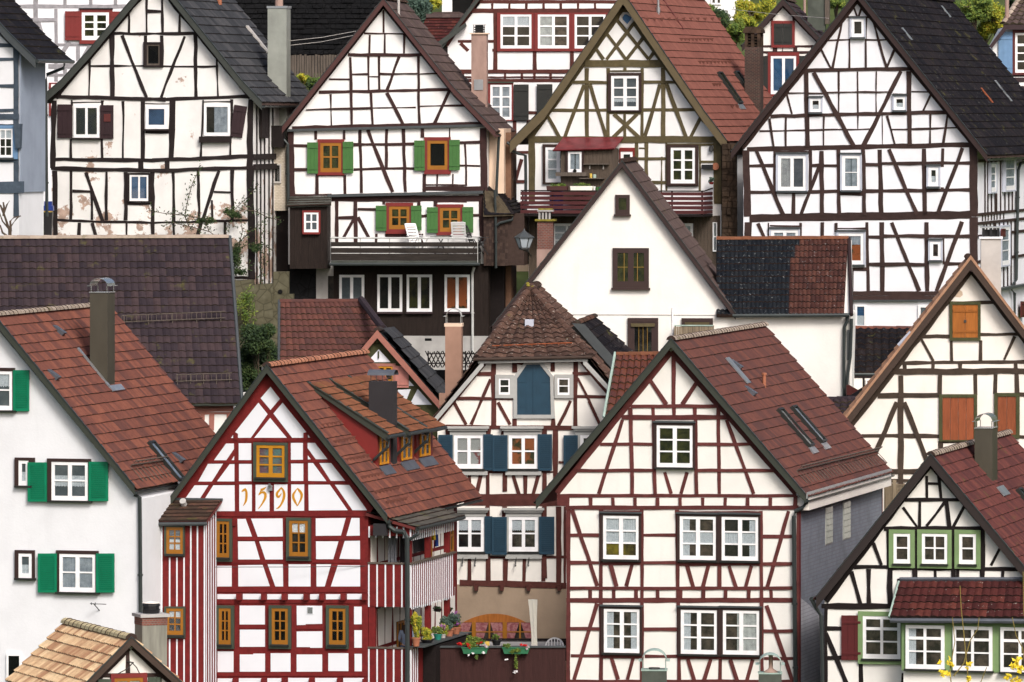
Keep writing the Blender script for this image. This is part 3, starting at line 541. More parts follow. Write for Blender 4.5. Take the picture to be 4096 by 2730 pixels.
# ================================================================ H12: crimson house dated 1590
def crimson_house():
    crop(600, 1400)
    h = House('half_timbered_house', 'crimson timbered house with white panels and the gold date 1590 in its gable', 'house', 945, 1000, 198, 14)
    L = h.endL(h.f.shift(-.35).at(915, 130), 1690) - .6
    h.roof([(915, 130), (150, 1180)], [(915, 130), (1860, 1312)], L, 'tile_red', 'barge_green', 52, ridge='tile_ridge_orange', course=.34, tw=.2, soffit='soffit_red', rr=.14)
    crop(600, 1930)
    wl = 515
    crop(600, 1400); W = [(wl, 1500), (wl, 1300), (130, 1260), (918, 185), (1750, 1245), (1710, 1300), (1710, 1500)]
    h.wall(W, L, 'timber_crimson')
    Pn = [[(945, 290), (1018, 385), (945, 472), (868, 380)], [(850, 415), (922, 505), (790, 690), (690, 690), (690, 660), (668, 645)], [(1040, 415), (1225, 645), (1205, 655), (1205, 690), (1115, 690), (968, 500)], [(942, 535), (1072, 690), (818, 690)], [(636, 692), (652, 667), (652, 692)], [(1239, 665), (1256, 688), (1239, 688)],
          [(597, 735), (658, 735), (658, 778), (598, 866), (502, 866)], (696, 733, 794, 865), [(640, 865), (660, 833), (660, 865)], (1105, 730, 1199, 862), [(1236, 730), (1293, 730), (1392, 858), (1300, 858), (1236, 770)], [(1238, 828), (1260, 858), (1238, 860)],
          [(455, 895), (573, 893), (485, 1033), (378, 1033)], [(625, 897), (662, 897), (662, 1032), (526, 1032)], (698, 895, 796, 1030), (1106, 892, 1202, 1028), [(1240, 888), (1278, 888), (1383, 1030), (1241, 1028)], [(1328, 888), (1420, 888), (1530, 1028), (1418, 1028)],
          [(350, 1063), (458, 1062), (390, 1168), (275, 1168)], [(497, 1062), (663, 1062), (665, 1265), (522, 1265), (522, 1200), (430, 1168)], (700, 1058, 799, 1265), (828, 1058, 937, 1265), (973, 1056, 1078, 1263), (1107, 1056, 1209, 1262), [(1242, 1058), (1410, 1058), (1550, 1258), (1245, 1260)], [(1450, 1058), (1562, 1060), (1702, 1258), (1588, 1258)]]
    h.panels(Pn, 'panel_white'); bm = MB()                   # the moulded beams that stand a little proud
    for t in ((628, 712, 1262, 712, 16), (490, 880, 1400, 876, 14), (380, 1047, 1540, 1042, 14)): bm.timber(h.f, *t, .02)
    bm.rect(h.f, 662, 655, 688, 705, 0, .06); bm.rect(h.f, 1207, 650, 1236, 705, 0, .06); h.part('timber_frame', bm, 'timber_crimson')
    h.win(840, 745, 1062, 1000, cas=(815, 725, 1083, 1036), casm='paint_darkgreen', fr='paint_ochre', fw=24, mull=32, mun=12, sill='paint_charcoal', room='room_tint', glass='glass')
    # the date, painted in gold on the four panels
    dm = MB()
    def stroke(P, W):
        N = 0; f = h.f; Q = [Vector(f.uv(*p)) for p in P]; k = f.k(); A = []; B = []
        C = []                                                # smooth the stroke with a Catmull-Rom spline
        for i in range(len(Q) - 1):
            p0, p1, p2, p3 = Q[max(i - 1, 0)], Q[i], Q[i + 1], Q[min(i + 2, len(Q) - 1)]
            for j in range(6):
                t = j / 6; C.append((.5 * ((2 * p1) + (p2 - p0) * t + (2 * p0 - 5 * p1 + 4 * p2 - p3) * t * t + (3 * p1 - p0 - 3 * p2 + p3) * t ** 3), W[i] + (W[i + 1] - W[i]) * t))
        C.append((Q[-1], W[-1]))
        for i, (c, w) in enumerate(C):
            d = (C[min(i + 1, len(C) - 1)][0] - C[max(i - 1, 0)][0]).normalized(); q = Vector((-d.y, d.x)); A.append(c + q * w * k / 2); B.append(c - q * w * k / 2)
        for i in range(len(C) - 1): dm.prism(f, [tuple(A[i]), tuple(A[i + 1]), tuple(B[i + 1]), tuple(B[i])], .004, .012 + .0006 * (i % 5))
    stroke([(720, 1113), (730, 1104), (744, 1096), (753, 1092)], [4.6, 15.4, 19.0, 17.8]); stroke([(748, 1092), (756, 1115), (757, 1150), (752, 1185), (742, 1207), (731, 1223)], [15.4, 19.0, 20.2, 17.8, 10.6, 3.4])
    stroke([(868, 1094), (880, 1097), (895, 1088), (911, 1078)], [13.0, 19.0, 15.4, 3.4]); stroke([(873, 1094), (868, 1112), (858, 1130), (852, 1141)], [10.6, 10.6, 9.4, 3.4]); stroke([(857, 1136), (875, 1119), (893, 1119), (905, 1133), (904, 1158), (890, 1190), (870, 1222), (849, 1248)], [5.8, 14.2, 20.2, 21.4, 20.2, 15.4, 10.6, 3.4])
    stroke([(1033, 1078), (1012, 1103), (997, 1124), (996, 1141), (1007, 1154), (1020, 1143), (1031, 1125)], [7.0, 15.4, 19.0, 19.0, 16.6, 11.8, 4.6]); stroke([(1030, 1080), (1047, 1106), (1053, 1137), (1047, 1172), (1030, 1210), (1010, 1236), (991, 1246)], [8.2, 17.8, 20.2, 20.2, 15.4, 13.0, 4.6])
    stroke([(1155, 1084), (1172, 1104), (1187, 1126), (1190, 1148), (1180, 1180), (1157, 1224)], [4.6, 19.0, 21.4, 19.0, 15.4, 4.6]); stroke([(1157, 1086), (1138, 1112), (1125, 1134), (1125, 1160), (1138, 1190), (1157, 1224)], [4.6, 13.0, 19.0, 20.2, 19.0, 4.6])
    h.part('date_numeral', dm, 'gold_leaf')
    lm = MB(); lm.rect(h.f, 936, 1062, 962, 1104, .0, .09); lm.tube([h.f.at(940, 1056, .05), h.f.at(948, 1072, .14)], .045, 8); h.part('wall_lamp', lm, 'zinc')
    crop(600, 1930)
    P2 = [[(686, 288), (750, 287), (800, 425), (690, 425)], [(793, 285), (1040, 283), (1042, 425), (845, 427)], [(690, 463), (820, 463), (862, 605), (692, 605)], [(857, 463), (1040, 463), (1042, 605), (905, 605)], (521, 655, 641, 817), [(692, 650), (883, 648), (940, 815), (693, 817)], [(922, 642), (1042, 642), (1044, 817), (983, 817)], (1087, 643, 1259, 817),
          [(1300, 283), (1535, 280), (1497, 418), (1300, 420)], [(1580, 280), (1643, 280), (1645, 418), (1540, 420)], [(1301, 463), (1478, 463), (1437, 603), (1303, 603)], [(1527, 460), (1646, 458), (1647, 603), (1485, 600)], [(1305, 643), (1420, 643), (1370, 817), (1306, 817)], [(1473, 650), (1648, 650), (1648, 817), (1418, 817)],
          (528, 877, 682, 916), (728, 875, 882, 918), (920, 877, 1038, 918), (1083, 877, 1215, 918), (1255, 877, 1330, 918), (1380, 877, 1498, 918), (1545, 875, 1666, 918), (703, 967, 901, 1115), [(1150, 968), (1350, 968), (1350, 1110), (1220, 1112), (1220, 1118), (1152, 1120)], (1600, 975, 1660, 1113),
          (704, 1155, 902, 1290), [(1150, 1170), (1352, 1168), (1352, 1298), (1255, 1298), (1255, 1292), (1151, 1292)], (1602, 1160, 1661, 1297), (530, 1325, 655, 1488), [(704, 1350), (810, 1350), (810, 1343), (902, 1343), (902, 1485), (704, 1485)], (946, 1340, 1102, 1485), (1150, 1350, 1350, 1485), (1398, 1340, 1556, 1480), (1604, 1345, 1661, 1482), (530, 1538, 648, 1585), (697, 1536, 872, 1585), (920, 1536, 1030, 1585), (1083, 1534, 1247, 1585), (1295, 1534, 1466, 1585), (1515, 1534, 1676, 1585)]
    h.panels(P2, 'panel_white')
    bm = MB()
    for t in ((515, 248, 1705, 248, 36), (520, 845, 1705, 845, 36), (520, 940, 1705, 938, 22), (530, 1508, 1690, 1505, 26), (690, 444, 1045, 444, 22), (1300, 442, 1645, 440, 22), (700, 1137, 905, 1137, 22), (1150, 1142, 1355, 1142, 24), (520, 628, 1080, 628, 18), (1270, 622, 1650, 622, 18)): bm.timber(h.f, *t, .022 + random.random() * .006)
    for x in (705, 900, 1060, 1232, 1355, 1522, 1690): bm.rect(h.f, x - 19, 872, x + 19, 922, 0, .16)
    for x in (672, 896, 1057, 1270, 1490, 1690): bm.rect(h.f, x - 16, 1540, x + 16, 1590, 0, .16)
    bm.rect(h.f, 636, 292, 672, 342, 0, .05); h.part('timber_frame', bm, 'timber_crimson')
    g = dict(casm='paint_darkgreen', fr='paint_orange', fw=24, mull=12, mun=10, sill='paint_charcoal', room='room_black', glass='glass_dim')
    h.win(528, 303, 628, 588, c=2, r=3, cas=(514, 283, 648, 622), **g); h.win(1097, 297, 1245, 580, cas=(1073, 275, 1265, 616), cur=['top'], **dict(g, room='room_dark')); h.win(545, 985, 640, 1270, cas=(530, 963, 663, 1306), **g)
    h.win(960, 985, 1088, 1270, cas=(937, 963, 1110, 1306), **g); h.win(1410, 985, 1540, 1272, cas=(1385, 963, 1560, 1306), **g)
    vm = MB(); vm.rect(h.f, 1228, 975, 1282, 1036, 0, .02); vm.rect(h.f, 1236, 980, 1276, 1028, 0, .03, 1); h.part('air_vent', vm, ['panel_white', 'steel'])
    # ---- striped stair turret on the left
    td = 1.36; tf = h.f.shift(-td); (u0, vt), (u1, _) = tf.uv(88, 318), tf.uv(426, 318); mb = MB(); mb.boxuv(tf, u0, h.base, u1, vt + .1, -td, 0); tb = h.part('stair_turret', mb, 'timber_crimson')
    sm = MB()
    for x in (93, 321, 373, 428): sm.rect(tf, x - 6, 322, x + 5, 2300, 0, .012)
    for x in (155, 212, 268):
        for a, b in ((322, 338), (590, 972), (1230, 2300)): sm.rect(tf, x - 6, a, x + 5, b, 0, .012)
    ts = tf.side(u1)
    for j in range(5): uu = .16 + j * .25; sm.boxuv(ts, uu, h.base, uu + .07, vt + .02 + .12 * j, 0, .012)
    h.part('stripe_trim', sm, 'panel_white', tb)
    g2 = dict(casm='paint_darkgreen', fr='paint_orange', fw=24, mull=10, mun=10, sill='paint_charcoal', fc=tf)
    h.win(134, 350, 265, 560, c=2, r=3, cas=(118, 338, 276, 582), cur=['half'], room='room_grey', **g2); h.win(134, 985, 268, 1196, c=2, r=3, cas=(118, 973, 280, 1222), cur=['top'], room='room_dark', **g2)
    A, B = h.f.at(175, 135, .02), h.f.at(566, 133, .02); D, C = tf.at(22, 300, .22), tf.at(462, 296, .22); rm = MB(); tile_patch(rm, A, B, C, D, .30, .19, 'flat', 0, 1); n = (B - A).cross(D - A).normalized(); n = n if n.z > 0 else -n
    q = [p - n * .01 for p in (A, B, C, D)]; w = [p - n * .1 for p in (A, B, C, D)]
    for i in range(4): j = (i + 1) % 4; rm.quad(q[i], w[i], w[j], q[j], 2)
    rm.quad(*w, 2); ro = h.part('turret_roof', rm, ['tile_old', 'edge_dark', 'soffit_red'], tb)
    gm = MB(); gm.tube([D - n * .05 - UP * .05, C - n * .05 - UP * .05], .06, 8); gm.boxuv(h.f, *h.f.uv(170, 140), *h.f.uv(572, 126), .0, .12); h.part('gutter', gm, 'paint_slate', tb)
    vm = MB(); c = (A + B * .4 + C * .3 + D) / 2.7 + n * .05; c = A.lerp(B, .32).lerp(D.lerp(C, .45), .3); vm.tube([c, c + n * .16 - tf.n * -.1], .09, 12); vm.tube([c + n * .16 + tf.n * .1, c + n * .17 + tf.n * .11], .1, 12); h.part('vent_pipe', vm, 'plaster_grey', tb)
    # ---- three shed dormers and the grey chimney on the right slope
    crop(600, 1400)
    p = h.hit(1785, 938); d1 = (p - h.f.o).dot(h.dd); f1 = h.f.shift(d1); T = f1.uv(1262, 285); E = f1.uv(1870, 668); uw, vb = f1.uv(1783, 935); W_ = f1.uv(1783, 600)
    def onroof(u): (ua, va), (ub, vb_) = h.f.uv(915, 130), h.f.uv(1860, 1312); fo = h.f.shift(-.35); (ua, va), (ub, vb_) = fo.uv(915, 130), fo.uv(1860, 1312); return va + (vb_ - va) * (u - ua) / (ub - ua)
    sl = (E[1] - T[1]) / (E[0] - T[0]); T = (T[0], onroof(T[0]) + .05)
    for i, (dep, wd) in enumerate(((d1, 1.55), (d1 + 2.5, 1.9), (d1 + 4.7, 2.0))):
        fc = h.f.shift(dep); vE = E[1] - .02 * i; m = (vE - T[1]) / (E[0] - T[0]); yw = T[1] + m * (uw - T[0]) - .12; body = MB(); body.prism(fc, [(T[0], T[1] - .06), (uw, yw), (uw, onroof(uw) - .3), (T[0] + .3, onroof(T[0] + .3) - .4)], -wd, 0); do = h.part('dormer', body, 'paint_red', h.roofo if False else None)
        rf = MB(); a = fc.P(T[0], T[1] + .04, .12); b = fc.P(T[0], T[1] + .04, -wd - .08); cc = fc.P(E[0], vE, -wd - .08); dd = fc.P(E[0], vE, .12); tile_patch(rf, a, b, cc, dd, .34, .2, 'rib'); nn = (b - a).cross(dd - a).normalized(); nn = nn if nn.z > 0 else -nn
        q = [x - nn * .01 for x in (a, b, cc, dd)]; w = [x - nn * .09 for x in (a, b, cc, dd)]
        for k in range(4): j = (k + 1) % 4; rf.quad(q[k], w[k], w[j], q[j], 2)
        rf.quad(*w, 2); h.part('dormer_roof', rf, ['tile_rust', 'moss_edge', 'soffit'], do)
        bb = MB(); bb.prism(fc, [(T[0] - .05, T[1] + .09), (E[0], vE + .05), (E[0], vE - .2), (T[0] + .2, T[1] + m * .2 - .12)], .07, .13); bb.prism(fc, [(T[0] - .12, T[1] + .13), (E[0], vE + .085), (E[0], vE + .055), (T[0] - .12, T[1] + .095)], -.04, .17, 0); h.part('barge_board', bb, ['barge_green', 'zinc'], do)
        gg = MB(); gg.tube([fc.P(E[0] + .05, vE - .06, .2), fc.P(E[0] + .05, vE - .06, -wd - .1)], .06, 8); gg.tube([fc.P(E[0] + .05, vE - .08, .1), fc.P(E[0] + .02, vE - .35, .12), fc.P(E[0] - .42, vE - .75, .12), fc.P(E[0] - .52, vE - .85, .12), fc.P(E[0] - .52, vE - 1.25, .12)], .045, 8); h.part('gutter', gg, 'gutter_dark', do)
        fs = fc.side(uw); v0 = onroof(uw) + .12; v1 = yw - .04; hw = min(1.15, wd * .6); fm = MB(); o0 = (wd - hw) / 2 - .1; o1 = o0 + hw
        for s0, s1 in ((o0, o0 + .07), (o1 - .07, o1), ((o0 + o1) / 2 - .05, (o0 + o1) / 2 + .05)): fm.boxuv(fs, s0, v0, s1, v1, 0, .07)
        for vv in (v0, v1 - .07, v0 + (v1 - v0) * .36, v0 + (v1 - v0) * .68): fm.boxuv(fs, o0 + .001, vv, o1 - .001, vv + (.07 if vv in (v0, v1 - .07) else .03), .001, .062)
        fm.boxuv(fs, o0, v0, o1, v1, 0, .02, 1); wo = h.part('dormer_window', fm, ['paint_ochre_lit', 'room_grey'], do); pm = MB(); pm.boxuv(fs, o0 + .02, v0 + .02, o1 - .02, v1 - .02, .035, .04); h.part('pane', pm, 'glass_bright', wo)  # frame is ochre with light painted in, against the shade of the eave
        ap = MB(); h.plank(ap, fc.P(uw - .02, onroof(uw - .02), -.1), h.axes(), 0, wd - .3, 0, .34, .05, .085); h.part('apron', ap, 'lead', do)
    h.chimney(1715, 1905, 248, 1905, 930, 'chim_grey', dep=d1 + 1.74, depth=.5, drop=1.2); fc, u0, u1, v1, t, o = h.ch; cm = MB()
    for uu in [u0 + (u1 - u0) * q for q in (.08, .3, .55, .75, .93)]: cm.tube([fc.P(uu, v1, -.03), fc.P(uu, v1 + .2, -.03)], .012, 5)
    N = 8
    for k in range(N):
        w0, w1 = math.pi * k / N, math.pi * (k + 1) / N; c0 = -t / 2; rr = t / 2 + .03
        a = [(n_, z_) for n_, z_ in ((c0 + math.cos(w0) * rr, v1 + .19 + math.sin(w0) * .17), (c0 + math.cos(w1) * rr, v1 + .19 + math.sin(w1) * .17))]; cm.quad(fc.P(u0 - .04, a[0][1], a[0][0]), fc.P(u1 + .04, a[0][1], a[0][0]), fc.P(u1 + .04, a[1][1], a[1][0]), fc.P(u0 - .04, a[1][1], a[1][0]), 1)
    h.part('cowl', cm, ['wire', 'lead'], o)
    for (a, b) in (((1330, 590), (1530, 560)), ((1430, 720), (1570, 690)), ((1520, 860), (1680, 830)), ((1750, 1115), (1920, 1085)), ((1840, 1195), (1980, 1165)), ((1640, 1000), (1790, 970))):
        pa, pb = h.hit(*a), h.hit(*b); e_, d_, n_ = h.axes(); mb = MB()
        for j in range(7): c = pa.lerp(pb, j / 6); mb.quad(c - e_ * .05 + n_ * .06, c + e_ * .05 + n_ * .06, c + d_ * .07 + n_ * .18, c + d_ * .07 + n_ * .18); mb.quad(c - e_ * .05 + n_ * .06, c + d_ * .07 + n_ * .18, c + d_ * .12 + n_ * .05, c - e_ * .05 + n_ * .05)
        h.part('snow_hook', mb, 'hook', h.roofo)
    h.gutter('R', r=.07)
    # ---- gallery along the right-hand wall
    crop(600, 1930); f = h.f
    uR = f.uv(1708, 600)[0]; uG = f.uv(2045, 640)[0]; vt = f.uv(1800, 640)[1]; vb = f.uv(1800, 975)[1]; vl = f.uv(1800, 1303)[1]; vlb = vl - (vt - vb)
    Lg = h.endL(f.P(uG, vt, 0), 2389); fg = f.side(uG); G = MB(); ST = MB(); T_ = MB()
    for top, bot, LS in ((vt, vb, Lg), (vl, vlb, 1.0)):
        G.boxuv(f, uR + .01, bot, uG, top, -.05, .0); G.boxuv(fg, .051, bot - .02, Lg, top, -.05, .0); T_.boxuv(f, uR + .005, top, uG + .06, top + .05, -.09, .04); T_.boxuv(fg, .095, top, Lg, top + .05, -.06, .06)
        N = 6
        for j in range(N): u = uR + .03 + (uG - uR - .05) * j / (N - 1) - .02; ST.boxuv(f, u, bot - .01, u + .045, top - .02, .0, .012)
        N = int(LS / .235)
        for j in range(N): u = .03 + j * .235; ST.boxuv(fg, u, bot - .06 - .05 * random.random(), u + .07, top - .01, .0, .014)
    go = h.part('gallery', G, 'timber_crimson'); h.part('stripe_trim', ST, 'panel_white', go); h.part('handrail', T_, 'wood_grey', go)
    fl = MB()
    for v in (vb + .34, vlb + .34): fl.boxuv(f, uR + .02, v, uG - .06, v + .1, -Lg, -.06)
    fl.boxuv(f, uR + .02, vt + 1.12, uG - .02, vt + 1.17, -Lg, -.06); h.part('gallery_floor', fl, 'timber_maroon', go)
    vE = f.uv(2098, 352)[1]; pm = MB()
    for uu in (.08, Lg * .44, Lg * .88):
        pm.boxuv(fg, uu, vt + .051, uu + .17, vE - .1, -.19, -.02); pm.boxuv(fg, uu, vl + .051, uu + .17, vb - .03, -.19, -.02)
    pm.boxuv(f, uR + .02, vb - .01, uR + .22, vl, -.2, -.02); h.part('gallery_post', pm, 'timber_crimson', go)
    rl = MB(); vT = f.uv(1885, 268)[1]; uE, vE = f.uv(2098, 352); A = f.P(uR - .02, vT + .12, .12); B = f.P(uR - .02, vT + .12, -Lg - .35); C = f.P(uE, vE, -Lg - .35); D = f.P(uE, vE, .12); tile_patch(rl, A, B, C, D, .3, .2, 'flat'); n = (B - A).cross(D - A).normalized(); n = n if n.z > 0 else -n; q = [x - n * .01 for x in (A, B, C, D)]; w = [x - n * .1 for x in (A, B, C, D)]
    for k in range(4): j = (k + 1) % 4; rl.quad(q[k], w[k], w[j], q[j], 2)
    rl.quad(*w, 2); h.part('gallery_roof', rl, ['tile_grey', 'edge_dark', 'soffit_red'], go)
    fa = MB(); fa.boxuv(f, uR + .01, vE - .28, uG + .02, vE + .02, -.06, .0); fa.boxuv(fg, .061, vE - .26, Lg, vE - .02, -.05, .0)
    for j in range(7): u = uR + .05 + (uG - uR - .05) * j / 6 - .03; fa.boxuv(f, u, vE - .34, u + .045, vE + .0, .0, .012, 1)
    for j in range(int(Lg / .22)): u = .03 + j * .22; fa.boxuv(fg, u, vE - .42, u + .07, vE - .1, .0, .012, 1)
    h.part('fascia', fa, ['timber_crimson', 'panel_white'], go)
    gm = MB(); gm.tube([D - UP * .05, C - UP * .05], .06, 8); h.part('gutter', gm, 'gutter_dark', go)
    h.pipe([(1872, 275), (1885, 345), (1930, 378), (2000, 388), (2024, 430), (2026, 800), (2026, 1900)], n=.12, r=.075); h.pipe([(2112, 350), (2105, 405), (2040, 448)], n=.1, r=.05)
    ab = MB(); ab.boxuv(f, *f.uv(1768, 413), *f.uv(1868, 322), .02, .28); h.part('awning_box', ab, 'chim_grey')
    # infill of the side wall behind the gallery
    fs = f.side(uR + .02); pn = MB()
    for lo, hi in ((vb + .2, vt + 1.1), (vlb + .2, vb - .15)):
        u = .25
        while u < L - .8:
            wd = random.uniform(.75, .95); m = lo + (hi - lo) * .46
            pn.boxuv(fs, u, lo, u + wd - .12, m - .06, 0, .012); sk = random.choice((-.12, .0, .12)); pn.prism(fs, [(u + max(0, sk), m + .06), (u + wd - .12 + min(0, sk), m + .06), (u + wd - .12, hi), (u, hi)], 0, .012); u += wd
    h.part('plaster_infill', pn, 'plaster_cream')
    for u0, lo in ((3.2, vlb + .3), (6.6, vb + .5), (9.3, vb + .5)):
        m = MB()
        for a, b in ((u0, u0 + .08), (u0 + .72, u0 + .8), (u0 + .36, u0 + .44)): m.boxuv(fs, a, lo, b, lo + 1.55, .0, .07)
        for q in (0, .5, 1.0, 1.48): m.boxuv(fs, u0 + .001, lo + q, u0 + .799, lo + q + .07, .0, .066)
        m.boxuv(fs, u0, lo, u0 + .8, lo + 1.55, 0, .03, 1); h.part('window', m, ['paint_orange', 'room_dark'])
    h.gal = dict(uR=uR, uG=uG, vt=vt, vb=vb, vl=vl, vlb=vlb, Lg=Lg, fg=fg, vE=vE)
    return h
HC = crimson_house()

# ================================================================ H11: white house with emerald shutters at the left edge
def emerald_house():
    crop(0, 1130)
    h = House('rendered_house', 'plain white house with emerald green louvred shutters and a tall square brown chimney', 'house', 300, 1500, 196.1, 14)
    ap = (-48, 262); L = h.endL(h.f.shift(-.35).at(*ap), 850) - .6
    h.roof([ap, (-900, 1250)], [ap, (1055, 1612)], L, 'tile_red', 'barge_green', 56, ridge='tile_ridge_pale', course=.36, tw=.2, spread=1.15)
    h.wall([(-820, 1700), (-820, 1300), (-48, 330), (1000, 1600), (1095, 1700)], L, 'plaster_pale')
    k = dict(casm='paint_brown', sill='paint_charcoal', fw=26, mull=32, mun=12, sillo=30)
    h.win(-150, 693, 104, 1003, c=2, r=2, cas=(-170, 668, 121, 1008), cur=['lace'], room='room_grey', **k); h.shutter(110, 688, 235, 1010, 'paint_emerald', 'louvre'); h.shutter(-290, 688, -165, 1010, 'paint_emerald', 'louvre')
    h.win(152, 1395, 232, 1593, c=1, r=1, cas=(121, 1373, 277, 1600), cur=['half'], room='room_grey', **k)
    h.win(410, 1405, 697, 1712, r=2, cas=(375, 1380, 717, 1716), cur=['cafe'], curm='lace', room='room_grey', **k); h.shutter(228, 1410, 378, 1718, 'paint_emerald', 'louvre', lift=.05); h.shutter(706, 1405, 858, 1714, 'paint_emerald', 'louvre', lift=.05)
    h.chimney(705, 843, 83, 848, 824, 'chim_brown', depth=.75, drop=2.6); h.cowl_arch(.42, ov=.03, mat='steel'); fl = MB(); fc, u0, u1, v1, t, o = h.ch; b = fc.uv(848, 824)
    c = h.hit(850, 826); h.plank(fl, c, h.axes(), -.12, 1.12, -.02, .2, .05, .09); h.plank(fl, c, h.axes(), -.14, .02, -1.55, -.03, .05, .09); h.part('flashing', fl, 'zinc', h.roofo)
    h.skylight(1140, 1268, .62, 1.55, room='lace_grey'); h.snow_guard([(1012, 1450), (1262, 1412)], down=.6, every=.4)
    for x, y in ((360, 692), (1338, 1342), (405, 345)):
        c0 = h.hit(x, y); e_, d_, n_ = h.axes(); mb = MB(); a = c0 + n_ * .06; mb.quad(a, a + e_ * .34 + d_ * .02, a + e_ * .30 + d_ * .42 + n_ * .12, a + e_ * .04 + d_ * .42 + n_ * .12); mb.quad(a + e_ * .04 + d_ * .42 + n_ * .12, a + e_ * .30 + d_ * .42 + n_ * .12, a + e_ * .30 + d_ * .42 - n_ * .03, a + e_ * .04 + d_ * .42 - n_ * .03); mb.quad(a, a + e_ * .04 + d_ * .42 + n_ * .12, a + e_ * .04 + d_ * .42 - n_ * .06, a - n_ * .06); h.part('roof_vent', mb, 'lead', h.roofo)
    h.gutter('R'); crop(0, 1930)
    h.win(152, 555, 257, 750, c=1, r=1, cas=(122, 530, 276, 760), cur=['half'], room='room_grey', **k); h.win(472, 558, 755, 862, r=2, cas=(445, 532, 776, 868), cur=['full'], curm='lace_grey', room='room_dark', **k)
    h.shutter(308, 556, 456, 862, 'paint_emerald', 'louvre', lift=.05); h.shutter(764, 556, 907, 862, 'paint_emerald', 'louvre', lift=.05); h.win(56, 1342, 172, 1640, c=1, r=1, fw=16, room='room_black', glass='glass_dim')
    h.pipe([(1062, 95), (1103, 118), (1106, 400), (1114, 1700)], n=.1, r=.06)
    am = MB(); q = h.f.at(780, 1005, .0); p = h.f.at(760, 945, .35); am.tube([q, p], .015, 5); am.tube([h.f.at(735, 945, .35), h.f.at(872, 947, .5)], .012, 5)
    for x in (745, 775): am.tube([h.f.at(x, 935, .36), h.f.at(x, 955, .36)], .012, 5)
    h.part('wall_bracket', am, 'wire')
    return h
HE = emerald_house()

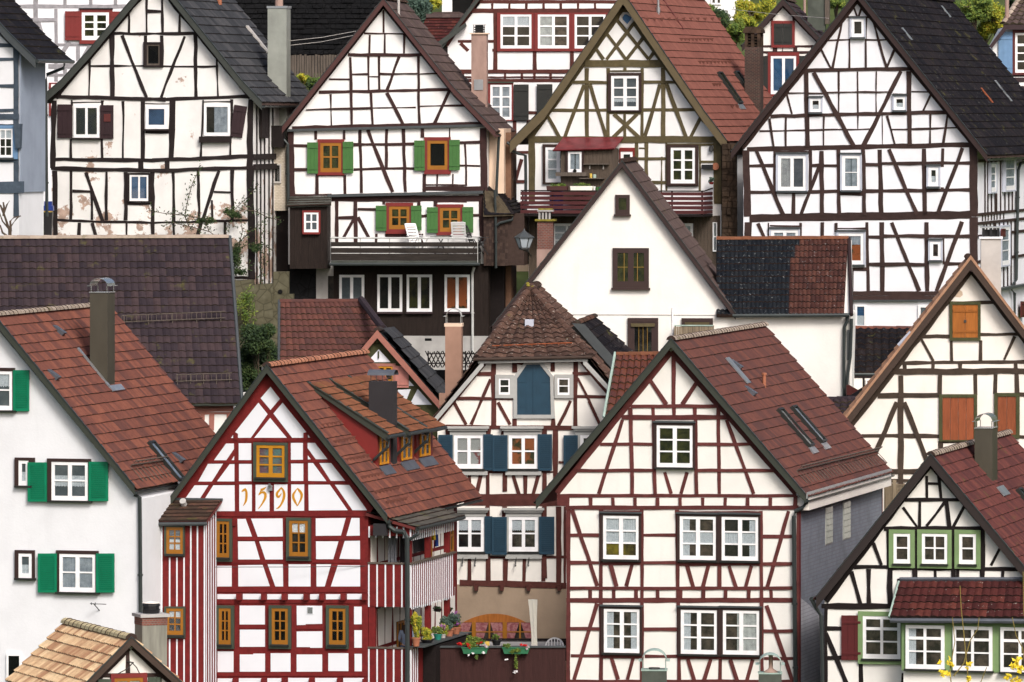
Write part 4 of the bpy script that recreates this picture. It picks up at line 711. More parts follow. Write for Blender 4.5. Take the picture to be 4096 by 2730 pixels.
# ================================================================ H17: pitch-black frame with sage green windows, bottom right
def sage_house():
    crop(2896, 1700)
    h = House('half_timbered_house', 'black framed cream house with sage green window surrounds and a tiled bay', 'house', 1620, 900, 194, 14)
    ap = (1620, 240); L = h.endL(h.f.shift(-.35).at(*ap), 2235) - .6
    h.roof([ap, (722, 1362)], [ap, (2640, 1470)], L, 'tile_wine', 'barge_black', 80, ridge='tile_ridge_pale', course=.36, tw=.2)
    h.wall([(790, 1500), (790, 1380), (1620, 345), (2560, 1420), (2560, 1500)], L, 'plaster_ivory')
    h.timbers('''v 1590 400 575 24;d 1686 400 1705 575 24;h 462 1590 1695 22;h 587 1420 1860 28;v 1537 600 800 24;d 1735 605 1590 795 24;d 1748 590 1770 800 30;d 1405 645 1515 800 22;d 1884 640 1800 805 24;h 812 1255 2050 32;v 1290 825 1130 26;d 1172 925 1232 1100 24;v 1508 820 1200 24;v 1800 815 1200 30;v 2030 820 1200 30;d 2165 960 2095 1105 24
h 1115 1020 1305 30;d 1300 1122 2330 1132 30;d 998 1150 1072 1405 32;v 1135 1130 1410 32;v 1303 1130 1420 42;v 1490 1130 1205 24;v 1658 1130 1205 24;v 1835 1130 1205 24;v 2022 1130 1205 30;v 2185 1130 1205 24;h 1422 765 1420 44;h 1215 1360 2500 24;d 1580 350 800 1385 40;d 1660 350 2560 1400 40''', 'timber_pitch', wob=1.6)
    k = dict(casm='paint_sage', fw=24, mull=14, mun=12, sill='paint_charcoal', room='room_reflect_brown', sillo=8)
    h.win(1333, 850, 1465, 1087, c=1, r=2, cas=(1297, 820, 1499, 1122), **k); h.win(1555, 850, 1755, 1090, c=2, r=2, cas=(1519, 820, 1788, 1127), **k); h.win(1847, 853, 1980, 1092, c=1, r=2, cas=(1811, 822, 2015, 1130), **k)
    h.chimney(1965, 2105, 30, 2120, 480, 'chim_brown', depth=.9, drop=2.6); h.cowl_arch(.42, ov=.02, mat='steel'); h.skylight(2278, 520, .7, 1.5)
    fl = MB(); h.plank(fl, h.hit(2130, 500), h.axes(), -.1, 1.0, 0, .35, .05, .09); h.part('flashing', fl, 'zinc', h.roofo)
    crop(2896, 1930)
    h.timbers('''v 1075 1420 2000 34;h 1145 790 930 30;h 1375 790 935 30;d 800 1180 985 1640 36;v 1406 1495 2000 30;v 2140 1515 2000 30;v 800 985 2000 24;h 1640 790 2500 40;h 985 790 1050 14''', 'timber_pitch', wob=1.6)
    h.win(1092, 1045, 1388, 1385, c=2, r=2, transom=.27, cas=(1055, 1010, 1394, 1428), casm='paint_sage', fw=26, mull=22, mun=12, sill='paint_charcoal', room='room_reflect_brown'); h.shutter(922, 1042, 1080, 1393, 'paint_darkred')
    # bay with its own tiled roof
    bd = 1.0; bf = h.f.shift(-bd); (u0, v1), (u1, v0) = bf.uv(1392, 1085), bf.uv(2700, 1503); mb = MB(); mb.boxuv(bf, u0, v0, u1, v1 + .15, -bd, 0); bo = h.part('bay', mb, 'paint_sage'); mb = MB(); mb.boxuv(bf, u0 + .05, h.base, u1 - .05, v0 - .002, -bd, -.04); h.part('bay_plinth', mb, 'plaster_ivory', bo)
    rd = MB(); A = h.f.at(1380, 775, .02); B = h.f.at(2700, 775, .02); C = bf.at(2700, 1058, .3); D = bf.at(1318, 1050, .3); tile_patch(rd, A, B, C, D, .33, .24, 'pan', 0, 1); n = (B - A).cross(D - A).normalized(); n = n if n.z > 0 else -n; q = [x - n * .01 for x in (A, B, C, D)]; w = [x - n * .11 for x in (A, B, C, D)]
    for i in range(4): j = (i + 1) % 4; rd.quad(q[i], w[i], w[j], q[j], 2)
    rd.quad(*w, 2); rd.tube([A - n * .02 - (B - A).normalized() * .03, D - n * .02 - (B - A).normalized() * .03], .05, 6, 3); rd.tube([D - UP * .1, C - UP * .1], .075, 8, 4); rd.tube([A + UP * .06, B + UP * .06], .07, 6, 4); h.part('bay_roof', rd, ['tile_maroon', 'edge_dark', 'soffit', 'copper_green', 'lead'], bo)
    kk = dict(c=2, r=2, transom=.27, fw=26, mull=22, mun=12, sill='paint_charcoal', fc=bf)
    h.win(1427, 1117, 1730, 1465, cur=['sideL'], room='room_reflect_brown', **kk); h.win(1797, 1127, 2106, 1478, room='room_reflect_brown', **kk); h.win(2170, 1135, 2476, 1490, room='room_reflect_brown', **kk)
    gl = MB(); gl.tube([h.f.at(700, 912, .25), h.f.at(735, 985, .2), h.f.at(768, 1040, .12), h.f.at(775, 1300, .12), h.f.at(785, 2000, .12)], .06, 8); gl.tube([h.f.at(700, 912, .25), h.f.at(700, 912, .25) + h.dd * L], .075, 8); h.part('gutter', gl, 'gutter_dark')
    return h
HS = sage_house()

# ================================================================ H18: straw-coloured roof in the bottom left corner
def straw_house():
    crop(0, 1930)
    h = House('half_timbered_house', 'small low house with a straw coloured tile roof in the bottom left corner', 'house', 1010, 1500, 180, -21)
    ap = (1030, 1228); L = h.endL(h.f.shift(-.3).at(*ap), 515) - .5
    h.roof([ap, (560, 1700)], [ap, (1600, 1738)], L, 'tile_straw', 'barge_weather', 52, oh=.3, back=.2, ridge='tile_straw_ridge', course=.36, tw=.19, style='roll', rr=.15, spread=1.3)
    h.wall([(640, 1730), (640, 1680), (1025, 1285), (1480, 1690), (1480, 1730)], L, 'plaster_ivory')
    h.timbers('v 1002 1300 1500 30;h 1512 745 1255 30;v 760 1520 2000 30;v 1250 1520 2000 30;d 1012 1300 700 1620 36;d 1040 1300 1440 1660 40', 'timber_umber', wob=1.5)
    h.win(890, 1535, 1115, 1760, c=2, r=2, fr='paint_orange', cas=(862, 1502, 1146, 1780), casm='paint_red', fw=26, room='room_dark', cur=['top']); h.shutter(755, 1540, 862, 1780, 'paint_darkgreen', lift=.05); h.shutter(1148, 1525, 1248, 1780, 'paint_darkgreen', lift=.05)
    h.chimney(1116, 1310, 1062, 1310, 1500, 'chim_clad', dep=3.2, depth=.7, drop=2.5); fc, u0, u1, v1, t, o = h.ch; mb = MB(); mb.boxuv(fc, u0 - .01, v1 - .22, u1 + .01, v1 + .0, -t - .01, .012); h.part('brick_band', mb, 'brick_red', o)
    mb = MB(); mb.boxuv(fc, u0 - .07, v1 + .001, u1 + .06, v1 + .09, -t - .06, .06); h.part('chimney_slab', mb, 'plaster_grey', o); mb = MB(); c = fc.P((u0 + u1) / 2, v1 + .09, -t / 2)
    mb.lathe(c, [(.24, 0), (.26, .12), (.24, .13), (.24, .2), (.26, .21), (.25, .27)]); h.part('cowl', mb, 'plastic_black', o); mb = MB(); mb.lathe(c + UP * .29, [(.02, -.03), (.25, 0), (.25, .02), (.02, .06)]); h.part('cowl_cap', mb, 'plaster_warm', o)
    wm = MB(); wm.tube([h.f.at(915, 1500, .1), h.f.at(985, 1455, .2), h.f.at(1010, 1420, .25), h.f.at(1020, 1405, .25)], .015, 5); wm.tube([h.f.at(1015, 1410, .25), h.f.at(1055, 1450, .2), h.f.at(1085, 1495, .1)], .015, 5); wm.tube([h.f.at(995, 1405, 0), h.f.at(1022, 1408, .28)], .02, 5); h.part('wall_bracket', wm, 'wire')
    return h
HW = straw_house()

# ================================================================ house under the bottom edge: two chimneys look into the picture
def chimney_house():
    crop(2100, 1930)
    h = House('townhouse', 'house below the bottom edge of which only two metal capped chimneys show', 'house', 1450, 1900, 182, 2)
    ap = (1450, 2050); h.roof([ap, (250, 3150)], [ap, (2700, 3150)], 9, 'tile_brick', 'barge_green', 66); h.wall([(350, 3300), (350, 3150), (1450, 2120), (2600, 3150), (2600, 3300)], 9, 'plaster_white')
    h.chimney(915, 1110, 1480, 1110, 2300, 'chim_green', dep=1.0, depth=.72); h.cowl_arch(.55, ov=.03, mat='copper_green'); h.ch[5]['label'] = 'square dark metal chimney with an arched pale green cowl'
    fc, u0, u1, v1, t, o = h.ch; mb = MB(); mb.lathe(fc.P((u0 + u1) / 2, v1 + .02, -t / 2), [(.16, 0), (.16, .05), (.12, .05)]); h.part('flue', mb, 'wire', o)
    h.chimney(1832, 2012, 1505, 2012, 2500, 'chim_green', dep=1.2, depth=.72); h.cowl_arch(.52, ov=.03, mat='copper_green'); fc, u0, u1, v1, t, o = h.ch; mb = MB(); c = fc.P((u0 + u1) / 2 + .02, v1 + .02, -t / 2); mb.lathe(c, [(.2, 0), (.2, .03), (.08, .1), (.06, .14), (.06, .46), (.075, .47), (.075, .5)]); h.part('flue', mb, 'chim_rust', o); o['label'] = 'dark metal chimney with a copper flue through its arched cowl'
chimney_house()
# ================================================================ H14: half-hipped house with the blue loading door
def loft_house():
    crop(1500, 1130)
    h = House('half_timbered_house', 'half hipped cream house with navy shutters and a tall navy loft door', 'house', 1240, 900, 216, 4)
    f = h.f; L = 7.6; oh = .3
    # wall (gable cut off by the hip)
    h.wall([(490, 1400), (490, 1075), (850, 632), (1630, 612), (1990, 1060), (1990, 1400)], L, 'plaster_cream')
    # lower gable slopes run up to the main ridge
    fo = f.shift(-oh); apx = (1235, 60); slopeL = [(800, 606), (466, 1064)]; rb = 4.2
    A = f.shift(rb); hip_top = A.at(1222, 45); hip_topR = A.at(1226, 45)
    hl, hr = fo.at(800, 598), fo.at(1690, 582)
    mb = MB(); tile_patch(mb, hip_top, hip_topR, hr, hl, .36, .24, 'roll', 0, 1, spread=.9); n = (hr - hl).cross(hl - hip_top).normalized(); n = n if n.z > 0 else -n
    # main slopes left and right of the hip
    for sgn, eave_f, low in ((-1, hl, fo.at(466, 1064)), (1, hr, fo.at(2060, 1062))):
        B = hip_top + h.dd * (L - rb + .3); C = low + h.dd * (L + oh + .3); up = hip_top
        # quad: hip_top, ridge end, eave end, eave start, with the hip corner in front
        d = (low - eave_f); base = C; tile_patch(mb, up, B, eave_f + h.dd * (L + oh + .3), eave_f, .36, .24, 'pan', 0, 1); tile_patch(mb, eave_f, eave_f + h.dd * (L + oh + .3), C, low, .36, .24, 'pan', 0, 1)
        s = UP * -.1
        mb.quad(up + s, B + s, eave_f + h.dd * (L + oh + .3) + s, eave_f + s, 2); mb.quad(eave_f + s, eave_f + h.dd * (L + oh + .3) + s, C + s, low + s, 2)
        h.planes['R' if sgn > 0 else 'L'] = [(up, (B - up).cross(eave_f - up).normalized(), up, B, eave_f + h.dd * 5, eave_f)]
    ro = h.part('roof', mb, ['tile_moss', 'edge_dark', 'soffit']); h.roofo = ro
    ridge_run('hip_capping', hl + UP * .04, hip_top + UP * .08, 'tile_moss', ro, .15, .4); ridge_run('hip_capping', hr + UP * .04, hip_top + UP * .08, 'tile_moss', ro, .15, .4); ridge_run('ridge_capping', hip_top + UP * .05, hip_top + h.dd * (L - rb) + UP * .05, 'tile_moss', ro, .16)
    ms = MB(); random.seed(3)
    for i in range(11): c = hip_top + Vector((random.uniform(-.22, .2), -.1 + random.uniform(-.15, .1), random.uniform(-.35, .16))); ms.lathe(c, [(.01, -.04), (.07, -.02), (.055, .03), (.01, .05)], 7, 0, random.random())
    h.part('moss_cushion', ms, 'moss', ro)
    sk = MB(); sk.boxuv(fo.shift(2.2), *fo.shift(2.2).uv(1180, 345), *fo.shift(2.2).uv(1248, 290), .0, .30); h.part('glass_tile', sk, 'paint_bluegrey', ro)
    bm = MB(); fb = fo
    for a, b in (((852, 612), (466, 1066)), ((1632, 598), (2060, 1064))):
        P, Q = fb.uv(*a), fb.uv(*b); k = 44 * f.k(); bm.prism(fb, [(P[0], P[1] + .02), (Q[0], Q[1] + .02), (Q[0], Q[1] - k), (P[0], P[1] - k)], -.05, .012)
    P, Q = fb.uv(810, 606), fb.uv(1668, 590); bm.prism(fb, [(P[0], P[1]), (Q[0], Q[1]), (Q[0], Q[1] - .13), (P[0], P[1] - .13)], -.02, .016); h.part('barge_board', bm, 'barge_grey', ro)
    g = MB(); g.tube([fo.at(775, 604, .1), fo.at(1703, 586, .1)], .055, 8); h.part('gutter', g, 'barge_weather', ro)
    sg = MB(); a, b = fo.shift(.75).at(920, 498, .1), fo.shift(.75).at(1545, 473, .1); sg.tube([a, b], .022, 5); sg.tube([a - UP * .12, b - UP * .12], .015, 5)
    for j in range(13): p = a.lerp(b, j / 12); sg.tube([p, p - UP * .28], .014, 4)
    h.part('snow_guard', sg, 'wood_rust', ro)
    h.timbers('''d 862 640 480 1098 24;d 1612 612 1990 1070 26;v 930 640 1125 40;v 1572 612 1130 34;h 715 790 945 30;h 715 1550 1725 26;h 910 640 1085 22;h 897 1410 1820 26;d 905 760 755 1115 24;d 620 940 715 1115 26;d 965 940 1060 1115 26;d 1535 930 1440 1125 26;d 1590 750 1680 930 20;d 1680 930 1765 1115 22;v 1095 625 705 38;v 1395 615 700 34;d 1100 630 1180 640 26;d 1310 620 1400 620 26;v 1095 1070 1125 36;v 1397 1070 1130 34
d 480 1132 1900 1146 30;v 888 1150 1195 40;v 570 1150 1195 36;v 1008 1150 1195 38;v 1328 1150 1195 38;v 1415 1150 1700 44;v 885 1480 2320 30;v 1020 1480 1640 34;v 1330 1480 2320 34;h 1412 1440 1490 18;h 1488 700 1420 18;v 740 1500 1700 30;d 830 1510 800 1640 28;d 1085 1510 1130 1665 28;v 1180 1510 1665 30;d 1280 1510 1240 1665 30''', 'timber_redbrown', wob=1.4)
    k = dict(fw=13, mull=12, mun=8)
    h.win(972, 752, 1060, 880, c=1, r=2, cas=(944, 724, 1088, 908), casm='barge_grey', room='room_dark', **k); h.win(1432, 748, 1527, 882, c=1, r=2, cas=(1409, 722, 1556, 908), casm='barge_grey', room='room_reflect_brown', **k)
    dm = MB(); o_, i_ = [(1087, 1067), (1087, 740), (1177, 622), (1308, 618), (1396, 735), (1412, 1067)], [(1115, 1038), (1115, 755), (1190, 645), (1292, 642), (1374, 745), (1381, 1038)]
    for j in range(6): q = (j + 1) % 6; dm.poly(f, [o_[j], o_[q], i_[q], i_[j]], 0, .09)
    do = h.part('loft_door', dm, 'barge_grey'); lm = MB(); lm.poly(f, [i_[0], i_[1], i_[2], (1241, 644), (1246, 1038)], 0, .05); lm.poly(f, [(1252, 1038), (1250, 644), i_[3], i_[4], i_[5]], 0, .052); lm.rect(f, 1240, 644, 1256, 1038, 0, .075)
    for y in (778, 970): lm.rect(f, 1112, y, 1190, y + 7, 0, .062); lm.rect(f, 1310, y, 1380, y + 7, 0, .062)
    lm.rect(f, 1183, 650, 1187, 1036, 0, .055); h.part('door_leaf', lm, 'paint_navy', do)
    def crown(x0, x1, y0, y1, yw):
        m = MB(); hh = y1 - y0
        m.rect(f, x0, y0, x1, y0 + hh * .28, 0, .24); m.rect(f, x0 + 12, y0 + hh * .28, x1 - 12, y0 + hh * .55, 0, .18); m.rect(f, x0 + 26, y0 + hh * .55, x1 - 26, yw, 0, .10); return h.part('window_crown', m, 'barge_grey')
    kw = dict(fw=26, mull=26, mun=12, r=2)
    for x0, x1, cx0, cx1, rm in ((622, 854, 563, 897, 'room_mirror'), (1050, 1276, 985, 1322, 'room_orange'), (1610, 1840, 1545, 1890, 'room_reflect_brown')):
        crown(cx0, cx1, 1128, 1190, 1196); h.win(x0, 1196, x1, 1460, cas=(x0 - 30, 1190, x1 + 14, 1480), casm='barge_grey', sill='paint_charcoal', room=rm, **kw)
        m = MB(); m.rect(f, x0 - 26, 1480, x1 + 30, 1510, 0, .12); h.part('window_apron', m, 'barge_grey')
    for a in ((498, 1195, 612, 1440), (852, 1190, 925, 1472), (1278, 1190, 1390, 1475), (1480, 1198, 1592, 1478)): h.shutter(*a, 'paint_navy', 'louvre', lift=.05)
    h.shutter(924, 1197, 1042, 1478, 'paint_navy', 'louvre', lift=.09)
    h.chimney(550, 678, 348, 640, 930, 'chim_pink', dep=2.6, depth=.62, drop=2.0); h.cowl_arch(.46, ov=.0, mat='barge_grey', slab=.11, slabmat='plaster_peach'); cr = MB(); fc = h.ch[0]; cr.rect(fc, 505, 870, 560, 960, -.3, .12); h.part('chimney_foot', cr, 'chim_pink', ro)
    # dark dormer on the right-hand slope
    d0 = 2.4; fd = f.shift(d0); T = fd.uv(1560, 330); E = fd.uv(1905, 648); bd = MB(); bd.prism(fd, [(T[0] - .25, T[1] - .2), (T[0], T[1] - .05), (E[0], E[1] - .05), (E[0] - .1, E[1] - 1.2), (T[0] - .25, E[1] - .6)], -2.2, 0); do = h.part('dormer', bd, 'paint_charcoal', ro)
    rm = MB(); w = 1.9 / max(.15, math.sin(R(14))); a, b, c, d = fd.P(*T, .1), fd.at(1692, 282, .0), fd.at(1985, 556, .0), fd.P(*E, .1); b += h.dd * 2.2; c += h.dd * 2.2; tile_patch(rm, a, b, c, d, .34, .24, 'pan'); rm.quad(a - UP * .03, b - UP * .03, c - UP * .03, d - UP * .03, 2); h.part('dormer_roof', rm, ['tile_black', 'moss_edge', 'soffit'], do)
    ridge_run('ridge_capping', a + UP * .04, b + UP * .04, 'tile_old', do, .12); fl = MB(); u, v = T; fl.prism(fd, [(T[0] - .06, T[1] + .04), (T[0] + .35, T[1] + .02), (E[0] + .06, E[1] + .04), (E[0] - .12, E[1] - .22)], .1, .13); h.part('flashing', fl, 'paint_slate', do)
    crop(1500, 1930)
    h.timbers('''h 115 700 1560 46;h 160 700 1560 52;v 1440 190 800 44;h 588 660 1500 22;v 740 600 772 30;v 890 595 772 38;v 1022 600 775 38;v 1170 600 775 28;v 1320 600 775 38;v 880 190 265 38;v 1015 190 270 34;v 1325 190 270 34;d 665 785 1500 812 46;v 1490 190 800 20''', 'timber_redbrown', wob=1.4)
    cb = MB()
    for x in (795, 995, 1205, 1445): cb.poly(f, [(x - 18, 800), (x + 20, 800), (x + 14, 848), (x - 12, 848)], 0, .16)
    h.part('corbel', cb, 'timber_redbrown')
    for x0, x1, cx0, cx1, rm, cu in ((632, 857, 560, 897, 'room_dark', ['lace']), (1050, 1280, 1000, 1328, 'room_reflect_brown', ['lace'])):
        crown(cx0, cx1, 200, 262, 268); h.win(x0, 268, x1, 542, cas=(x0 - 28, 262, x1 + 12, 556), casm='barge_grey', sill='paint_charcoal', room=rm, cur=cu, **kw); m = MB(); m.rect(f, x0 - 26, 560, x1 + 30, 598, 0, .12); h.part('window_apron', m, 'barge_grey')
        hk = MB()
        for x in (x0 + 55, x0 + 155): hk.tube([f.at(x + 5, 585, .1), f.at(x, 630, .14), f.at(x - 2, 655, .2), f.at(x + 3, 650, .26)], .022, 5)
        h.part('flower_box_hook', hk, 'wire')
    h.shutter(862, 265, 922, 558, 'paint_navy', 'louvre', lift=.05); h.shutter(918, 270, 1036, 566, 'paint_navy', 'louvre', lift=.09); h.shutter(1288, 268, 1408, 563, 'paint_navy', 'louvre', lift=.05)
    tm = MB(); (u0, v0), (u1, v1) = f.uv(500, 1700), f.uv(1640, 806); tm.boxuv(f, u0, h.base, u1, v1, .0, .008); h.part('ground_floor_wall', tm, 'plaster_tan')
    am = MB(); xs = [(645 + 29.25 * i) for i in range(21)]; arc = [(x, 1030 + 95 * ((x - 937) / 292) ** 2) for x in xs]; am.poly(f, [(645, 1230)] + arc + [(1230, 1230)], 0, .03); ao = h.part('arched_window', am, 'wood_honey')
    gm = MB()
    for x0, x1 in ((672, 760), (792, 890), (905, 1000), (1036, 1130), (1145, 1226)):
        gm.rect(f, x0, 1098, x1, 1222, 0, .036)
    h.part('pane', gm, 'room_dark', ao); cm = MB()
    for x0, x1, y in ((672, 760, 1), (792, 890, 1), (905, 1000, -1), (1036, 1130, 1), (1145, 1226, -1)):
        xb = (x0, x1 - 38) if y > 0 else (x0 + 38, x1); cm.poly(f, [(x0, 1100), (x1, 1100), (xb[1], 1222), (xb[0], 1222)], 0, .042)
    h.part('curtain', cm, 'gingham', ao); bm = MB(); bm.rect(f, 672, 1168, 1226, 1176, 0, .055)
    for x in (776, 1018): bm.rect(f, x - 15, 1095, x + 15, 1224, 0, .06)
    for x in (898, 1138): bm.rect(f, x - 6, 1100, x + 6, 1224, 0, .058)
    h.part('glazing_bar', bm, 'paint_orange', ao)
    return h
HL = loft_house()

# ================================================================ H16: weathered house with plank shutters, right edge
def plank_house():
    crop(2896, 1000)
    h = House('half_timbered_house', 'warm cream gable with weathered beams and closed orange plank shutters at the right edge', 'house', 1935, 900, 217, 2.9)
    ap = (1935, 82); L = 4.6
    h.roof([ap, (700, 1662)], [ap, (3130, 1662)], L, 'tile_edge_pale', 'barge_weather', 70, oh=.5, cop='tile_edge_pale', coph=.17, ridge='tile_ridge_pale', course=.36, tw=.22)
    h.wall([(900, 1700), (900, 1500), (1935, 170), (2990, 1560), (2990, 1700)], L, 'plaster_warm')
    h.timbers('''h 412 1740 2140 24;h 680 1555 1780 28;h 665 2010 2380 24;d 1548 698 1642 872 22;d 1785 715 1788 872 22;d 2010 710 2013 868 22;d 2278 678 2200 862 22;d 1395 886 2600 876 28;v 1418 895 940 30;v 1638 895 935 26;v 1850 893 932 26;v 2285 890 930 28;d 1320 955 2700 950 44;v 1387 985 2200 44;v 1690 980 1140 34;v 1968 975 1140 30;v 2128 975 1130 34;v 2297 970 1130 34;h 1142 1205 1690 38;h 1135 2310 2700 34;d 1357 1195 1130 1740 38;d 1413 1195 1640 1780 38;h 1460 1080 1690 30;h 1505 1690 2130 24;h 1468 2315 2700 24;v 1700 1500 1760 34
d 1935 175 960 1430 34;d 1935 175 2960 1500 30;h 1740 1130 1560 44;h 1810 1130 1560 28;v 1500 1740 2100 34''', 'timber_weather', wob=2.0)
    for (a, b, c, d), (e, g, i, j), m in (((1768, 405, 2012, 712), (1790, 430, 1992, 688), 'wood_honey'), ((1685, 1132, 1985, 1502), (1712, 1158, 1960, 1490), 'wood_rust'), ((2118, 1122, 2318, 1477), (2145, 1150, 2290, 1448), 'wood_rust')):
        fm = MB(); fm.rect(h.f, a, b, e, d, 0, .09); fm.rect(h.f, i, b, c, d, 0, .09); fm.rect(h.f, e, b, i, g, 0, .088); fm.rect(h.f, e, j, i, d, 0, .088); o = h.part('window_frame', fm, 'timber_green'); sm = MB(); N = 2 if m == 'wood_honey' else (4 if i - e > 200 else 2)
        for k in range(N): sm.rect(h.f, e + (i - e) * k / N + 1.5, g, e + (i - e) * (k + 1) / N - 1.5, j, 0, .06, 0, random.random())
        if m == 'wood_honey':
            for y in (478, 640): sm.rect(h.f, e + 4, y - 9, i - 4, y + 9, .0, .085, 0, .2)
            sm.rect(h.f, 1880, 550, 1900, 570, .0, .09, 1)
        h.part('shutter', sm, [m, 'wire'], o)
    lm = MB(); crop(2896, 1700)
    for x0, x1 in ((1256, 1325), (1350, 1420)):
        lm.rect(h.f, x0, 460, x1, 720, 0, .03)
        for k in range(24): lm.rect(h.f, x0 + 6, 466 + k * 10.4, x1 - 6, 472 + k * 10.4, 0, .05)
    lm.rect(h.f, 1322, 430, 1352, 720, .0, .06); h.part('louvred_shutter', lm, 'wood_planks'); crop(2896, 1000)
    st = MB(); st.poly(h.f, [(1790, 365), (1800, 335), (1815, 318), (1850, 316), (1868, 330), (1872, 355), (1850, 374)], 0, .004); h.part('render_patch', st, 'stain')
    sk = MB(); c = h.hit(1420, 700, 'L'); e_, d_, n_ = h.axes('L'); a = h.f.shift(.6).at(1470, 650); b = h.f.shift(.6).at(1372, 755); nn = Vector((-.75, 0, .66)); sk.tube([a + nn * .03, b + nn * .03], .07, 6); h.part('skylight', sk, 'paint_bluegrey', h.roofo)
    crop(2896, 650)
    h.chimney(2015, 2172, 600, 2172, 1060, 'chim_pale', dep=3.0, depth=.85, drop=2.5); fc, u0, u1, v1, t, o = h.ch; mb = MB(); mb.boxuv(fc, u0 - .06, v1 + .001, u1 + .06, v1 + .07, -t - .05, .06); h.part('chimney_slab', mb, 'plaster_cool', o); mb = MB(); w = u1 - u0; cu = (u0 + u1) / 2
    for a, b in ((u0 + .05, u0 + .13), (cu - .04, cu + .04), (u1 - .13, u1 - .05)): mb.boxuv(fc, a, v1 + .07, b, v1 + .36, -t + .05, -.04)
    mb.boxuv(fc, u0 + .13, v1 + .07, u1 - .13, v1 + .3, -t + .15, -.2); mb.boxuv(fc, u0 - .02, v1 + .361, u1 + .02, v1 + .41, -t, .02, 1); h.part('cowl', mb, ['plastic_black', 'zinc'], o)
    return h
HP = plank_house()

# ================================================================ H9: big plain cream gable with the dark wing
def plain_house():
    crop(2000, 650)
    h = House('rendered_house', 'big plain cream gable without beams, a dark tiled wing to its right', 'house', 960, 900, 228, 4)
    ap = (957, -2); L = h.endL(h.f.shift(-.3).at(*ap), 1058) - .5
    h.roof([ap, (-60, 1290)], [ap, (1848, 1196)], L, 'tile_brown', 'barge_brown', 40, oh=.3, back=.2, ridge='tile_old', course=.42)
    h.wall([(20, 1300), (20, 1240), (957, 42), (1800, 1180), (1855, 1195), (2760, 1205), (2760, 1300)], 7.0, 'plaster_ivory')
    k = dict(fr='paint_brown', sill='paint_brown', room='reflect_olive', glass='glass')
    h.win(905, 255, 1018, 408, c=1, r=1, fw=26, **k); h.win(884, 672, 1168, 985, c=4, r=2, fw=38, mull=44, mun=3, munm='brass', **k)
    h.win(1030, 1250, 1215, 1560, c=4, r=1, fw=26, mull=2.6, mun=2.6, munm='brass', cas=(1002, 1220, 1241, 1570), casm='paint_brown', fr='paint_brown', room='room_dark'); rb = MB(); rb.rect(h.f, 1028, 1262, 1214, 1288, 0, .16); rb.rect(h.f, 1450, 1254, 1642, 1282, 0, .16); h.part('roller_blind_box', rb, 'timber_olive')
    h.win(1450, 1250, 1645, 1560, c=2, r=2, fw=26, cas=(1425, 1222, 1670, 1570), casm='paint_brown', fr='paint_brown', room='room_dark')
    pf = h.f.shift(-.75); pm = MB(); N = 17
    for j in range(N): a = 1367 + 304 * j / N; pm.rect(pf, a, 1288, a + 304 / N - 2, 1420, -.03, 0, 0, random.random())
    (a0, _), (a1, _) = pf.uv(1367, 1288), pf.uv(1671, 1288); vv = pf.uv(1367, 1284)[1]; pm.boxuv(pf, a0, vv, a1, vv + .04, -.06, .03, 1); pm.boxuv(pf, a1 - .03, vv - 1.1, a1, vv, -.75, -.03); pm.boxuv(pf, a0, vv - 1.1, a0 + .03, vv, -.75, -.03); pm.boxuv(pf, a0, vv - 1.2, a1, vv - 1.1, -.75, 0); h.part('balcony_screen', pm, ['wood_planks', 'copper_green'])
    sm = MB(); sm.timber(h.f, 430, 1193, 1830, 1199, 5, .02, 0); h.part('string_course', sm, 'plaster_grey'); h.pipe([(1355, 1140), (1352, 1200), (1360, 1500)], n=.03, r=.03, mat='paint_white', name='cable_duct')
    h.chimney(292, 416, 462, 416, 800, 'brick_red', dep=3.4, depth=.6, drop=3.0); fc, u0, u1, v1, t, o = h.ch; o['label'] = 'brick chimney with a mossy concrete cowl'; mb = MB(); mb.boxuv(fc, u0 - .015, v1 - 4, u1 + .015, v1 - 1.0, -t - .015, .015); h.part('chimney_render', mb, 'chim_rust', o); mb = MB(); w = u1 - u0
    mb.boxuv(fc, u0 - .08, v1 + .001, u1 + .09, v1 + .07, -t - .08, .08, 1)
    for i in range(4): a = u0 + .04 + (w - .08) * i / 4; mb.boxuv(fc, a, v1 + .071, a + w * .12, v1 + .34, -t + .05, -.05)
    mb.boxuv(fc, u0 + .08, v1 + .071, u1 - .08, v1 + .3, -t + .15, -.12, 2); mb.boxuv(fc, u0 + .0, v1 + .341, u1 - .0, v1 + .4, -t, .0); mb.boxuv(fc, u0 + .03, v1 + .401, u1 - .03, v1 + .45, -t + .03, -.03, 1); h.part('cowl', mb, ['plaster_grey', 'moss', 'room_black'], o)
    # wing: its roof looks at the camera
    crop(2896, 650)
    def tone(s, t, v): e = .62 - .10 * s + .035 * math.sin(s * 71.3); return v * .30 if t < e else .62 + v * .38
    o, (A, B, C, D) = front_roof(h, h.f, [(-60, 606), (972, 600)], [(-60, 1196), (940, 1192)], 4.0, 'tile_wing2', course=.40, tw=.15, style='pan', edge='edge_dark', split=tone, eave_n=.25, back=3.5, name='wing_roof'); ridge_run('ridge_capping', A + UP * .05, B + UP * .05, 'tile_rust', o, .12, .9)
    gm = MB(); (uC, vC) = h.f.uv(1000, 1195); ur = h.f.uv(985, 1200)[0]; gm.prism(h.f.side(ur), [(0, vC - 8), (7, vC - 8), (7, vC), (4.0, h.f.shift(4).uv(972, 612)[1]), (0, vC)], -.25, 0); h.part('wing_gable', gm, 'plaster_ivory')
    bm = MB(); p, q = h.f.shift(4.0).at(980, 600), h.f.at(1000, 1195, .3); bm.tube([p + UP * .02, q], .07, 6); h.part('barge_board', bm, 'barge_brown', o)
